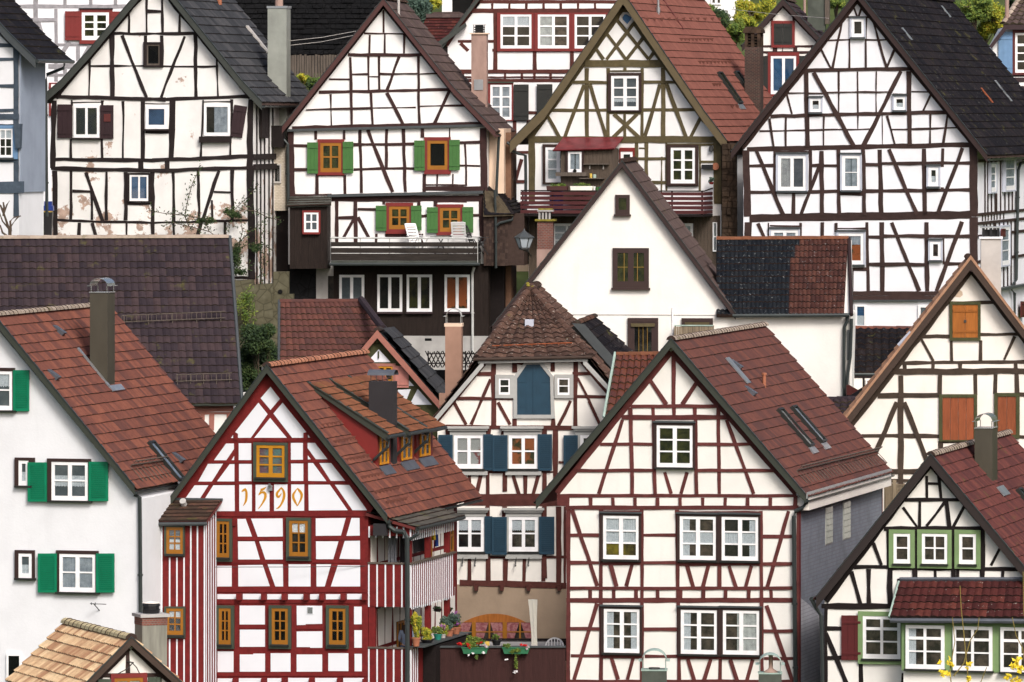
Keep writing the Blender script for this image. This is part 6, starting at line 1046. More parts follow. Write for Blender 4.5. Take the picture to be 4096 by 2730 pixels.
# ================================================================ H6: olive house with the red roof
def olive_house():
    crop(2000, 0)
    h = House('half_timbered_house', 'olive framed house with a lattice gable, brick red roof and plank balcony', 'house', 965, 900, 250, 14)
    ap = (965, -52); L = h.endL(h.f.shift(-.5).at(*ap), 1600) - .75
    h.roof([ap, (345, 850), (78, 1118)], [ap, (1600, 880), (1778, 1112)], L, 'tile_rose', 'barge_olive', 86, oh=.5, ridge='tile_rose', course=.36, tw=.2)
    h.wall([(225, 1200), (225, 1098), (400, 880), (965, 75), (1600, 960), (1735, 1110), (1740, 1200)], L, 'plaster_white')
    h.timbers('''d 915 155 1165 465 27;d 838 268 990 468 27;d 752 380 812 468 27;d 1068 160 835 468 27;d 1148 265 995 468 27;d 1228 385 1165 468 27;h 500 665 1310 56;d 680 535 682 1078 34;v 848 535 1075 26;v 1115 535 1075 26;d 1278 530 1282 1075 35;v 982 530 556 24;h 558 850 1112 12;h 646 560 840 22;h 644 1125 1405 22;h 866 385 855 25;h 863 1110 1550 25;d 660 665 508 1075 29;d 705 660 832 1070 29;d 1256 662 1138 1070 29;d 1305 660 1458 1075 29;d 372 905 465 1078 27;d 1582 905 1498 1075 27;h 886 850 1112 25;d 893 895 1090 1078 28;d 1078 895 888 1078 28;v 978 895 1078 23;h 1095 225 1735 52
v 250 1110 1600 52;v 1707 1120 1600 62;v 1070 1110 1600 28;v 1148 1110 1600 29;h 1246 1085 1312 25;h 1432 1085 1312 26;v 1268 1230 1600 9;h 1136 1300 1690 18;h 1270 1575 1680 20;h 1165 1090 1150 14;d 965 65 225 1098 46;d 965 65 1600 950 30;d 1600 950 1735 1090 28;v 1305 1110 1500 14;v 1568 1140 1500 14''', 'timber_olive', wob=1.2)
    wm = MB(); O = [(998, 98), (1052, 130), (1052, 165), (1000, 224), (943, 165), (943, 130), (968, 98)]; I_ = [(995, 114), (1034, 138), (1030, 155), (1000, 192), (965, 155), (963, 138), (978, 114)]
    for j in range(7): q = (j + 1) % 7; wm.poly(h.f, [O[j], O[q], I_[q], I_[j]], 0, .08)
    wm.poly(h.f, I_, 0, .03, 1); h.part('window', wm, ['chim_pale', 'room_blue'], label='small hexagonal gable window')
    k = dict(casm='timber_umber', fw=22, mull=28, mun=12)
    h.win(875, 595, 1092, 866, cas=(850, 573, 1111, 876), cur=['frill'], room='room_grey', **k); h.win(1342, 1158, 1533, 1440, cas=(1310, 1135, 1556, 1462), room='reflect_olive', sill='timber_umber', **k); h.win(360, 1155, 560, 1432, c=2, r=3, cas=(338, 1132, 575, 1446), cur=['full'], room='room_grey', **k); h.win(950, 1190, 1045, 1330, c=1, r=1, fw=22, cas=(940, 1160, 1058, 1340), casm='paint_red')
    hd = MB(); hd.rect(h.f, 1590, 1292, 1680, 1326, 0, .25); h.part('shelf', hd, 'plastic_black'); c = h.f.at(1700, 1306, .2); d = MB(); d.tube([c, c + h.f.n * .03], .14, 14); h.part('satellite_dish', d, 'terracotta'); l = MB(); l.lathe(h.f.at(1660, 1190, .12), [(.03, 0), (.09, .02), (.07, .2), (.02, .24)]); h.part('wall_lamp', l, 'wire')
    # plank bay with tin roof
    bf = h.f.shift(-1.0); (u0, v1), (u1, v0) = bf.uv(476, 1165), bf.uv(882, 1475); m = MB(); N = 16
    for j in range(N): a = u0 + (u1 - u0) * j / N; m.boxuv(bf, a, v0 - .6, a + (u1 - u0) / N - .006, v1, -.04, .004 * (j % 2), 0, random.random())
    m.boxuv(bf, u0, v0 - .6, u1, v1, -1.0, -.041); bo = h.part('bay', m, 'wood_bay'); m = MB(); A, B = h.f.at(498, 1076, .02), h.f.at(970, 1076, .02); D, C = bf.at(422, 1180, .18), bf.at(905, 1165, .18); n = (B - A).cross(D - A).normalized(); n = n if n.z > 0 else -n
    for t0, t1 in ((0, .47), (.472, .88), (.882, 1)): m.quad(A.lerp(B, t0), A.lerp(B, t1), D.lerp(C, t1), D.lerp(C, t0)); m.quad(A.lerp(B, t0) - n * .05, A.lerp(B, t1) - n * .05, D.lerp(C, t1) - n * .05, D.lerp(C, t0) - n * .05); m.quad(D.lerp(C, t0), D.lerp(C, t1), D.lerp(C, t1) - n * .05, D.lerp(C, t0) - n * .05); m.quad(A.lerp(B, t1), D.lerp(C, t1), D.lerp(C, t1) - n * .05, A.lerp(B, t1) - n * .05)
    m.tube([D, C], .03, 6); h.part('bay_roof', m, 'tin_red', bo); h.win(537, 1190, 645, 1352, c=1, r=1, fw=18, fc=bf, cas=(520, 1182, 660, 1360), casm='paint_brown', cur=['full'], curm='lace_grey'); sm = MB(); sm.rect(bf, 450, 1352, 690, 1382, 0, .3); sm.rect(bf, 632, 1396, 822, 1404, 0, .28); sm.rect(bf, 662, 1284, 860, 1292, 0, .2)
    for x in (705, 812): sm.rect(bf, x - 4, 1300, x + 4, 1328, 0, .05, 1)
    h.part('shelf', sm, ['wood_grey', 'chim_pale'], bo)
    # balcony of red boards
    crop(2000, 650); kf = h.f.shift(-1.6); (u0, v1), (u1, v0) = kf.uv(160, 235), kf.uv(1598, 405); m = MB(); vv = lambda y: kf.uv(900, y)[1]; su = MB()
    for y in (246, 283, 320, 355, 390): m.boxuv(kf, u0, vv(y + 13), u1, vv(y - 13), -.03, 0); m.boxuv(kf.side(u1), .001, vv(y + 13), 1.6, vv(y - 13), -.03, .0)
    bo = h.part('balcony', m, 'wood_redrail')
    for j in range(7): u = u0 + .08 + (u1 - u0 - .16) * j / 6; su.boxuv(kf, u - .03, vv(425), u + .03, vv(230), -.09, -.031)
    su.tube([kf.P(u0, vv(225), -.05), kf.P(u1, vv(225), -.05), kf.P(u1, vv(205), -1.55)], .03, 6); su.boxuv(kf, u0, vv(425), u1, vv(408), -1.6, -.04); h.part('balcony_frame', su, 'timber_pitch', bo); h.bal = dict(kf=kf, vv=vv, f=h.f, bf=bf)
    m = MB(); (a0, _), (a1, _) = h.f.uv(228, 0), h.f.uv(1728, 0); vb = h.f.uv(0, 412)[1]; N = 60
    for j in range(N): a = a0 + (a1 - a0) * j / N; m.boxuv(h.f, a, h.base, a + (a1 - a0) / N - .008, vb, .0, .03 + .006 * (j % 2), 0, random.random())
    h.part('boarding', m, 'wood_bay'); h.win(420, 480, 640, 690, c=2, r=3, fw=18, mull=18, cur=['left'], room='room_grey', lift=.03); h.win(1360, 478, 1516, 700, c=2, r=2, fw=20, cur=['full'], lift=.03); h.win(1672, 470, 1706, 700, c=1, r=2, fw=8, cur=['full'], lift=.03)
    crop(2000, 0); h.skylight(1690, 578, .78, 1.5, i=0, room='reflect_olive'); h.skylight(1822, 572, .7, 1.2, i=0, room='room_grey')
    h.chimney(1918, 2040, 370, 2040, 905, 'brick_dark', i=0, depth=.62, drop=3.2); fc, u0, u1, v1, t, o = h.ch; o['label'] = 'dark brick chimney with a stone lantern top'; m = MB(); w = u1 - u0
    for a in (u0, (u0 + u1) / 2 - .06, u1 - .12): m.boxuv(fc, a, v1 + .001, a + .12, v1 + .55, -.12, .0)
    for a in (u0, u1 - .12): m.boxuv(fc, a, v1 + .001, a + .12, v1 + .55, -t, -t + .12)
    for j in range(4): m.boxuv(fc, u0 + .121, v1 + .05 + j * .12, u1 - .121, v1 + .09 + j * .12, -.1, -.04)
    m.boxuv(fc, u0 + .13, v1, u1 - .13, v1 + .5, -t + .13, -.15, 1); m.prism(fc, [(u0 - .06, v1 + .551), (u1 + .06, v1 + .551), (u1 + .05, v1 + .66), (u1 - .03, v1 + .8), (u0 + .03, v1 + .8), (u0 - .05, v1 + .66)], -t - .05, .05); h.part('cowl', m, ['stone_brown', 'room_black'], o)
    p = h.hit(1240, 120); m = MB(); m.tube([p - UP * .1, p + UP * 1.2], .05, 8); m.tube([p + UP * .1, p + UP * .3], .08, 8); h.part('vent_pipe', m, 'zinc', h.roofo); p = h.hit(1430, 238); m = MB(); m.tube([p + h.axes()[2] * .06, p + h.axes()[2] * .06 + h.axes()[1] * -2.0], .035, 6); h.part('roof_cable', m, 'timber_ox', h.roofo)
    for y, x0, x1, k_ in ((148, 1135, 1700, 11), (308, 1400, 1640, 9), (485, 1545, 1780, 9), (660, 1655, 1700, 3), (835, 1800, 1840, 2), (990, 1925, 1965, 2)):
        m = MB(); e_, d_, n_ = h.axes()
        for j in range(k_): c = h.hit(x0 + (x1 - x0) * j / max(1, k_ - 1), y); m.quad(c - e_ * .07 + n_ * .06, c + e_ * .07 + n_ * .06, c + d_ * .07 + n_ * .18, c + d_ * .07 + n_ * .18); m.quad(c - e_ * .07 + n_ * .06, c + d_ * .07 + n_ * .18, c + d_ * .16 + n_ * .05, c - e_ * .07 + n_ * .05)
        h.part('snow_hook', m, 'hook', h.roofo)
    h.gutter('R'); h.pipe([(60, 1118), (92, 1140), (100, 1185), (150, 1205), (205, 1222), (208, 1420), (205, 1800)], n=.12, r=.06); return h
simple('tin_red', (.14, .022, .026), .45, .4, 2.5, .15, metal=.15)
H6 = olive_house()

# ================================================================ H8: big dark-framed house on the right
def dark_house():
    crop(2896, 0)
    h = House('half_timbered_house', 'large white house with many thin dark brown timbers and a black roof', 'house', 1045, 900, 246, 13)
    ap = (1045, -60); L = h.endL(h.f.shift(-.4).at(*ap), 1790) - .65
    h.roof([ap, (250, 950), (55, 1198)], [ap, (1850, 950), (2065, 1222)], L, 'tile_black', 'barge_brown', 54, oh=.4, ridge='tile_black', course=.40, tw=.24, style='pan', edge='edge_dark')
    h.wall([(152, 1300), (152, 1170), (260, 1010), (1045, 5), (1840, 1020), (1975, 1170), (1988, 1300)], L, 'plaster_cool')
    h.timbers('''d 1003 25 1046 132 15;d 1092 25 1056 132 17;h 135 915 1175 13;d 932 140 850 542 17;d 1163 140 1278 542 17;v 985 305 542 12;v 1115 135 542 13;d 785 318 990 314 13;h 313 1112 1315 13;d 753 365 838 542 17;d 1347 362 1278 535 18;d 620 555 1485 541 27;d 644 570 657 1155 36;d 1450 560 1456 1140 36;d 703 570 1020 1150 33;d 1388 560 1090 1150 33;v 900 562 892 11;v 1050 562 1015 11;v 1193 560 885 11;h 730 495 632 13;d 665 735 800 735 10;d 805 725 1310 720 12;h 722 1470 1620 13;h 740 1325 1440 10
d 493 740 534 895 13;d 1628 735 1563 872 17;d 365 914 1755 880 28;v 485 922 1158 13;v 783 910 1152 13;d 358 930 392 1158 15;d 278 1031 962 1018 13;d 955 1019 1142 1016 12;d 1305 1018 1840 1004 13;d 1277 908 1342 1138 17;v 1242 908 1138 5;v 1618 895 1138 15;d 1754 895 1718 1135 16;d 180 1172 1965 1136 36
d 175 1180 185 1700 54;d 1955 1150 1962 1700 62;d 195 1303 400 1300 25;h 1297 690 755 24;h 1298 782 910 23;h 1290 1100 1212 25;h 1283 1240 1560 25;h 1280 1585 1935 25;d 200 1511 1935 1490 27;v 400 1180 1505 25;v 678 1180 1505 25;d 765 1185 770 1690 35;d 895 1175 905 1690 28;d 1093 1170 1102 1690 28;d 1222 1175 1232 1690 36;d 1568 1168 1575 1690 33;v 1714 1165 1310 23;d 1712 1470 1710 1500 20;d 253 1182 463 1685 29;d 747 1310 608 1680 27;d 1293 1172 1515 1685 29;d 1872 1162 1675 1675 29;v 545 1515 1690 31;h 1525 905 1100 22;h 1190 400 690 14
d 1045 10 150 1165 30;d 1045 10 1970 1165 30''', 'timber_umber', wob=1.6)
    k = dict(casm='paint_bluegrey', fw=22, mull=26, mun=6, head='paint_slate', sill='paint_slate')
    h.win(1004, 152, 1100, 292, c=1, r=1, cas=(988, 140, 1113, 306), **dict(k, fw=20)); h.win(680, 775, 762, 880, c=1, r=1, cas=(667, 764, 774, 888), room='room_black', cur=['half'], **dict(k, fw=17)); h.win(1337, 762, 1422, 864, c=1, r=1, cas=(1324, 750, 1434, 874), room='room_black', cur=['half'], **dict(k, fw=17))
    h.win(428, 1222, 644, 1496, c=2, r=1, cas=(410, 1206, 659, 1502), cur=['left'], curm='drape', room='room_grey', glass='glass_bright', **k); h.win(930, 1222, 1068, 1492, c=1, r=2, cas=(914, 1208, 1083, 1498), room='room_grey', cur=['full'], curm='lace_grey', **k); h.win(1606, 1314, 1684, 1462, c=1, r=1, cas=(1590, 1302, 1698, 1470), cur=['half'], **k)
    for x, y in ((1380, 228), (1690, 55), (2110, 640), (2150, 690), (2000, 700)):
        c = h.hit(x, y); m = MB(); h.plank(m, c, h.axes(), 0, .35, 0, .6 if x < 2000 else .75, .06, .085); h.part('glass_tile', m, 'zinc' if x != 2000 else 'wood_rust', h.roofo)
    crop(2896, 650)
    h.timbers('''d 200 438 1940 412 62;v 190 470 1000 56;d 268 478 322 600 27;v 350 475 600 13;v 603 475 600 19;v 772 470 600 31;v 880 475 545 21;d 1120 470 1130 1010 26;d 1235 470 1243 1010 38;h 586 1125 1222 23;d 1315 472 1530 1010 31;d 1588 470 1595 1010 34;d 1867 465 1668 1010 31;h 578 1250 1935 25;h 800 1135 1605 28;h 797 1725 1935 28;h 838 980 1130 25;v 1000 840 1010 32;v 1720 595 800 16;d 1958 430 1965 1010 62;h 1028 980 1980 36;h 1062 980 1980 32;h 500 360 600 14;h 520 885 1112 12''', 'timber_umber', wob=1.6)
    h.win(374, 530, 584, 720, c=2, r=1, cas=(357, 518, 598, 730), cur=['full'], curm='lace_grey', room='room_blue', **k); h.win(902, 556, 1096, 800, c=1, r=1, cas=(884, 540, 1112, 812), cur=['top'], curm='lace_grey', room='room_orange', **k); h.win(1620, 620, 1702, 766, c=1, r=1, cas=(1604, 608, 1717, 774), room='room_reflect_brown', **k)
    lm = MB(); lm.timber(h.f, 985, 1085, 1985, 1083, 12, .14, 0); h.part('ledge', lm, 'paint_slate'); h.win(1030, 1115, 1118, 1300, c=1, r=1, fw=16, cur=['half'], room='room_blue'); h.win(1524, 1118, 1660, 1300, c=1, r=1, fw=20, cur=['half'], room='room_grey')
    uR = h.f.uv(1992, 600)[0]; fs = h.f.side(uR); sp = MB(); y_ = lambda y: h.f.uv(1992, y)[1]
    for u in (1.3, 2.0, 2.9, 3.8, 4.2, 5.2, 6.3, 7.3, 8.2, 9.2): sp.boxuv(fs, u, y_(1015), u + .18, y_(480), .0, .02); sp.boxuv(fs, u + .3, y_(400), u + .46, y_(-60), .0, .022)
    for u in (1.0, 1.7, 2.4, 3.2, 3.9, 4.6, 5.4, 6.3): sp.boxuv(fs, u, y_(465), u + .16, y_(415), .0, .018)
    for y in (-10, 410, 480, 580, 780): sp.boxuv(fs, .0, y_(y + 11), L, y_(y - 11), .0, .026 + y * 1e-6)
    h.part('side_frame', sp, 'timber_umber'); m = MB(); m.boxuv(fs, .0, y_(1030), L, y_(1010), 0, .25); h.part('side_ledge', m, 'paint_slate')
    for x0, y0, x1, y1, cc in ((2072, 15, 2112, 230, 1), (2188, -40, 2262, 215, 2), (2158, 510, 2218, 800, 1)): h.win(x0, y0, x1, y1, c=1, r=3, fw=26, fc=fs, cur=['full'], curm='lace_grey', room='room_grey', cas=(x0 - 6, y0 - 12, x1 + 6, y1 + 12), casm='paint_bluegrey', lift=.03)
    for x0, y0, x1, y1 in ((2148, 520, 2180, 585), (2302, 1090, 2336, 1215)): h.shutter(x0, y0, x1, y1, 'paint_darkred', fc=fs, lift=.06)
    h.gutter('R'); h.pipe([(2352, -5), (2300, 10), (2284, 60), (2268, 920), (2222, 985), (2254, 1030), (2256, 1400)], fc=fs, n=.12, r=.06); return h
H8 = dark_house()

# ================================================================ H1: blue-grey house on the far left
def blue_house():
    crop(0, 0)
    h = House('half_timbered_house', 'blue grey framed house with a mossy dark roof cut by the left edge', 'house', 60, 900, 240, 14)
    L = 2.9; ap = (-330, -170)
    h.roof(None, [ap, (60, 260), (278, 472)], L, 'tile_black', 'paint_slate', 62, oh=.35, back=1.1, ridge=None, course=.36, tw=.2, style='flat', edge='moss_edge')
    h.roof([ap, (-940, 472)], None, L, 'tile_black', 'paint_slate', 62, oh=.35, back=1.1, ridge='tile_black', course=.5, tw=.3, style='flat', name='roof')
    h.planes['R'] = h.planes.get('R') or []
    h.wall([(-850, 700), (-850, 480), (-330, -60), (60, 340), (148, 430), (150, 700)], L, 'plaster_pale')
    h.timbers('v 128 345 1700 46;h 358 -400 150 34;h 468 -400 108 22;h 677 -400 108 26;h 866 -400 108 26;h 918 -400 150 44;h 1470 -400 190 90;v -60 350 1450 40;h 990 -400 150 34;h 1262 -400 140 22', 'timber_blue', wob=1.4)
    fs = h.f.side(h.f.uv(152, 900)[0]); m = MB(); m.boxuv(fs, .01, h.f.uv(150, 1510)[1], L, h.f.uv(150, 430)[1], 0, .06); h.part('side_wall', m, 'plaster_blue'); m = MB(); m.poly(h.f, [(122, 972), (178, 972), (176, 1010), (170, 1165), (140, 1165)], 0, .25); h.part('corbel', m, 'timber_blue')
    h.win(-100, 1010, 106, 1236, c=4, r=3, fw=14, mull=12, mun=8, cas=(-116, 985, 142, 1250), casm='paint_sky', sill='paint_slate', room='room_dark', cur=['top']); P = h.f.shift(-.35)
    g = MB(); a = P.at(290, 480); b = a + h.dd * (L + 1.45); g.tube([a, b], .07, 8); h.part('gutter', g, 'gutter_dark', h.roofo); q = h.f.shift(L + .25)
    h.pipe([(505, 490), (500, 535), (370, 585), (358, 640), (368, 1700)], fc=q, n=.0, r=.06); return h
blue_house()

# ================================================================ H2, H5, H7 and the corner house: the row behind
def grey_house():
    crop(0, 0)
    h = House('half_timbered_house', 'white house with pale grey timbers and red shutters behind the flaking house', 'house', 500, 300, 276, 0)
    h.wall([(60, 1500), (60, -300), (1150, -300), (1150, 1500)], 8, 'plaster_cool')
    h.timbers('''h 52 60 1150 30;v 280 -100 420 36;v 440 70 640 26;v 510 -100 40 26;v 712 -100 40 26;v 905 -100 40 26;h 157 120 445 28;h 352 260 1000 24;d 300 172 345 330 30;v 612 360 480 32;d 545 330 485 420 34;d 700 360 640 470 26;h 520 380 640 34;v 510 545 590 30;h 590 380 560 18;h 690 380 480 20;v 150 60 400 20''', 'timber_grey'); h.win(642, 98, 856, 316, c=2, r=3, fw=24, mull=28, mun=12, cas=(624, 74, 882, 346), casm='paint_red', head='chim_grey', room='reflect_olive'); h.shutter(510, 90, 628, 318, 'paint_red', lift=.05); h.shutter(870, 92, 985, 318, 'paint_red', lift=.05)
    m = MB(); m.prism(h.f, [h.f.uv(30, -305), h.f.uv(1180, -305), h.f.uv(600, -900)], -8, .2); h.part('roof', m, 'tile_brick'); h.win(402, 660, 480, 900, c=1, r=1, cas=(385, 650, 490, 910), casm='paint_red', fw=14); h.shutter(408, 830, 440, 1010, 'paint_red', lift=.05)
grey_house()
def red_house():
    crop(2000, 0)
    h = House('half_timbered_house', 'white house with red brown timbers and grey shutters, half hidden behind the olive gable', 'house', 100, 300, 268, 0)
    ap = (470, -860); h.roof([ap, (-500, 412)], [ap, (1440, 412)], 9, 'tile_brick', 'barge_charcoal', 34, oh=.4)
    h.wall([(-410, 900), (-410, 360), (470, -780), (1350, 360), (1350, 900)], 9, 'plaster_white')
    h.timbers('''h 15 -160 1000 28;h 86 -220 1000 34;v -60 28 72 18;v 75 28 72 17;v 208 28 72 17;v 342 28 72 17;v 477 28 72 17;v 612 28 72 17;v 745 28 72 17;h 396 -60 900 24;v -36 100 560 32;v 273 100 560 30;v 563 100 560 30;h 562 -380 900 30;h 605 -380 900 10;h 632 -380 900 26;v 40 575 620 19;v 172 575 620 19;v 270 575 620 19;v 398 575 620 19;v -160 575 620 19;v -290 575 620 19;h 326 -330 -40 20;d -310 340 -250 400 24;d -180 0 -420 350 36;h 885 225 290 22;h 945 80 300 14;v 115 940 1100 26;h 1195 -30 240 22;h 1425 -30 200 26;d 170 1250 60 1640 28;v 215 940 1100 20;h 1600 -30 240 24;v 60 1150 1700 16''', 'timber_redbrown')
    k = dict(c=2, r=3, fw=18, mull=22, mun=11, cas=None)
    for x0, x1, cu, rm in ((-38 + 5 + 0, 247, ['top'], 'room_dark'), (297, 541, ['left'], 'room_reflect_brown'), (585, 828, [], 'room_dark')):
        x0 = {-33: 4}.get(x0, x0); h.win(x0, 114, x1, 382, cur=cu, curm='lace' if x0 < 100 else 'drape', room=rm, **dict(k, cas=(x0 - 28, 102, x1 + 18, 404), casm='paint_red'))
    h.win(-76, 665, 92, 942, cur=['full'], curm='lace_grey', room='reflect_olive', **dict(k, cas=(-96, 652, 104, 950), casm='paint_red', head='paint_darkgreen')); h.shutter(105, 664, 226, 946, 'paint_charcoal', lift=.05); h.shutter(287, 662, 412, 885, 'paint_charcoal', lift=.05)
    crop(1000, 0); fb = h.f.shift(-.5); m = MB(); m.prism(fb, [fb.uv(1450, 345), fb.uv(1690, 180), fb.uv(1700, 205), fb.uv(1480, 375)], -.6, 0); h.part('eave_board', m, 'barge_charcoal')
    # tan base in the gap on the left
    crop(2000, 650); f2 = h.f; m = MB(); (a, b), (c, d) = f2.uv(-10, 440), f2.uv(260, 960); m.boxuv(f2, a, h.base - 4, c, b, -.1, .05); h.part('ground_floor_wall', m, 'plaster_tan')
red_house()
def small_gable():
    crop(2896, 0)
    h = House('half_timbered_house', 'narrow white gable with a red framed grey attic shutter, far behind on the right', 'house', 462, 300, 275, 6)
    ap = (462, 0); h.roof([ap, (140, 365)], [ap, (880, 440)], 7, 'tile_plum', 'barge_brown', 44, oh=.35, style='rib'); h.wall([(240, 700), (240, 270), (462, 40), (790, 390), (790, 700)], 7, 'plaster_ivory')
    h.timbers('h 365 290 700 17;h 412 300 700 18;v 400 372 412 34;d 462 372 458 412 5;v 560 372 412 30;v 545 130 365 14;v 378 130 365 14;d 462 42 240 275 30;d 462 42 760 350 30;v 300 420 900 20', 'timber_brown')
    fm = MB(); fm.rect(h.f, 372, 165, 392, 375, 0, .09); fm.rect(h.f, 535, 165, 556, 375, 0, .09); fm.rect(h.f, 392, 165, 535, 187, 0, .088); fm.rect(h.f, 392, 354, 535, 375, 0, .088); o = h.part('window_frame', fm, 'paint_red'); h.shutter(392, 187, 462, 354, 'paint_charcoal'); h.shutter(464, 187, 534, 354, 'paint_charcoal')
    h.win(368, 440, 567, 740, c=2, r=1, fw=20, mull=22, cas=(345, 412, 590, 760), casm='paint_red', room='room_blue'); h.shutter(298, 440, 346, 740, 'paint_charcoal'); h.shutter(590, 440, 650, 740, 'paint_charcoal')
    cf = h.f.shift(2.5); m = MB(); m.rect(cf, 655, -60, 792, 240, -.8, 0); m.rect(cf, 792, -60, 825, 190, -.6, .1, 1); h.part('chimney', m, ['chim_green', 'wood_grey'], h.roofo); m = MB(); p = h.hit(632, 95); m.tube([p - UP * .1, p + UP * 1.3], .06, 8); h.part('vent_pipe', m, 'chim_rust', h.roofo)
small_gable()
def corner_house():
    crop(2896, 0)
    h = House('house', 'purple trimmed house with a sky blue shutter at the upper right edge', 'house', 2250, 400, 276, 2)
    f = h.f; h.wall([(2105, 1500), (2105, 380), (2195, 215), (2700, 215), (2700, 1500)], 6, 'plaster_white')
    fo = f.shift(-.4); o, (A, B, C, D) = front_roof(h, f, [(2352, -60), (2800, -60)], [(2190, 192), (2800, 190)], 2.0, 'tile_brown', course=.36, tw=.26, style='roll', eave_n=.4, back=3); m = MB(); m.poly(fo, [(2195, 185), (2700, 185), (2700, 232), (2215, 235), (2100, 382), (2078, 365), (2190, 215)], -.05, .02); h.part('barge_board', m, 'paint_purple', o); ridge_run('hip_capping', D + UP * .05, A + UP * .05, 'tile_ridge_pale', o, .14)
    h.shutter(2150, 250, 2262, 576, 'paint_sky', lift=.04); h.win(2282, 260, 2480, 572, c=2, r=3, fw=18, mull=20, mun=10, transom=.28, cas=(2262, 236, 2500, 590), casm='paint_darkred'); h.timbers('h 590 2265 2700 30;h 628 2265 2700 36;h 690 2300 2700 30', 'paint_purple'); m = MB(); p = f.shift(-.1).at(2218, 145); m.tube([p - UP * .2, p + UP * 1.2], .09, 8); h.part('flue', m, 'chim_rust', o)
corner_house()
# ================================================================ plants, furniture and the small things
def at(x, y, D): return ray(x, y) * D
def kp(D): return S * D / FPX
def leaves(mb, c, rad, n, size, lumps=9, seed=0, m=0, flat=.0, core=.55):
    rnd = random.Random(seed); c = Vector(c); L = []
    for i in range(lumps):
        while True:
            p = Vector((rnd.uniform(-1, 1), rnd.uniform(-1, 1), rnd.uniform(-1, 1)))
            if p.length < 1: break
        L.append((Vector((p.x * rad[0], p.y * rad[1], p.z * rad[2])) * .72, rnd.uniform(.28, .55), rnd.uniform(-.22, .22)))
    for i in range(n):
        lc, lr, lt = rnd.choice(L); d = Vector((rnd.gauss(0, 1), rnd.gauss(0, 1), rnd.gauss(0, 1))).normalized() * (rnd.random() ** .45) * lr
        p = c + lc + Vector((d.x * rad[0], d.y * rad[1], d.z * rad[2])) * 1.0; a = Vector((rnd.gauss(0, 1), rnd.gauss(0, 1), rnd.gauss(0, 1))).normalized(); b = a.orthogonal().normalized(); s = size * rnd.uniform(.6, 1.3)
        t = min(1, max(0, .5 + lt + rnd.uniform(-.32, .32))); i0 = len(mb.v); mb.v += [tuple(p - a * s), tuple(p + b * s * .45), tuple(p + a * s), tuple(p - b * s * .45)]; mb.face((i0, i0 + 1, i0 + 2, i0 + 3), m, t)
def plant(name, label, cat, c, rad, n, size, leaf, lumps=9, seed=1, group=None, trunk=None, base=None):
    c = Vector(c); b = base if base is not None else c.z - rad[2]; r = thing(name, (c.x, c.y, b), label, cat, group); mb = MB(); leaves(mb, c, rad, n, size, lumps, seed); mb.build('foliage', leaf, r); rnd = random.Random(seed); sm = MB(); foot = Vector((c.x, c.y, b - .15)); tr = trunk or .03
    sm.tube([foot, foot.lerp(c, .5) + Vector((rnd.uniform(-.1, .1) * rad[0], 0, 0)), c], [tr, tr * .8, tr * .5], 7)
    for i in range(7): p = c + Vector((rnd.uniform(-.7, .7) * rad[0], rnd.uniform(-.7, .7) * rad[1], rnd.uniform(-.3, .75) * rad[2])); q = foot.lerp(c, rnd.uniform(.3, .95)); sm.tube([q, q.lerp(p, .5) + UP * .06 * rad[2], p], [tr * .5, tr * .35, tr * .15], 5)
    sm.build('stems' if tr < .05 else 'trunk', 'bark', r); return r

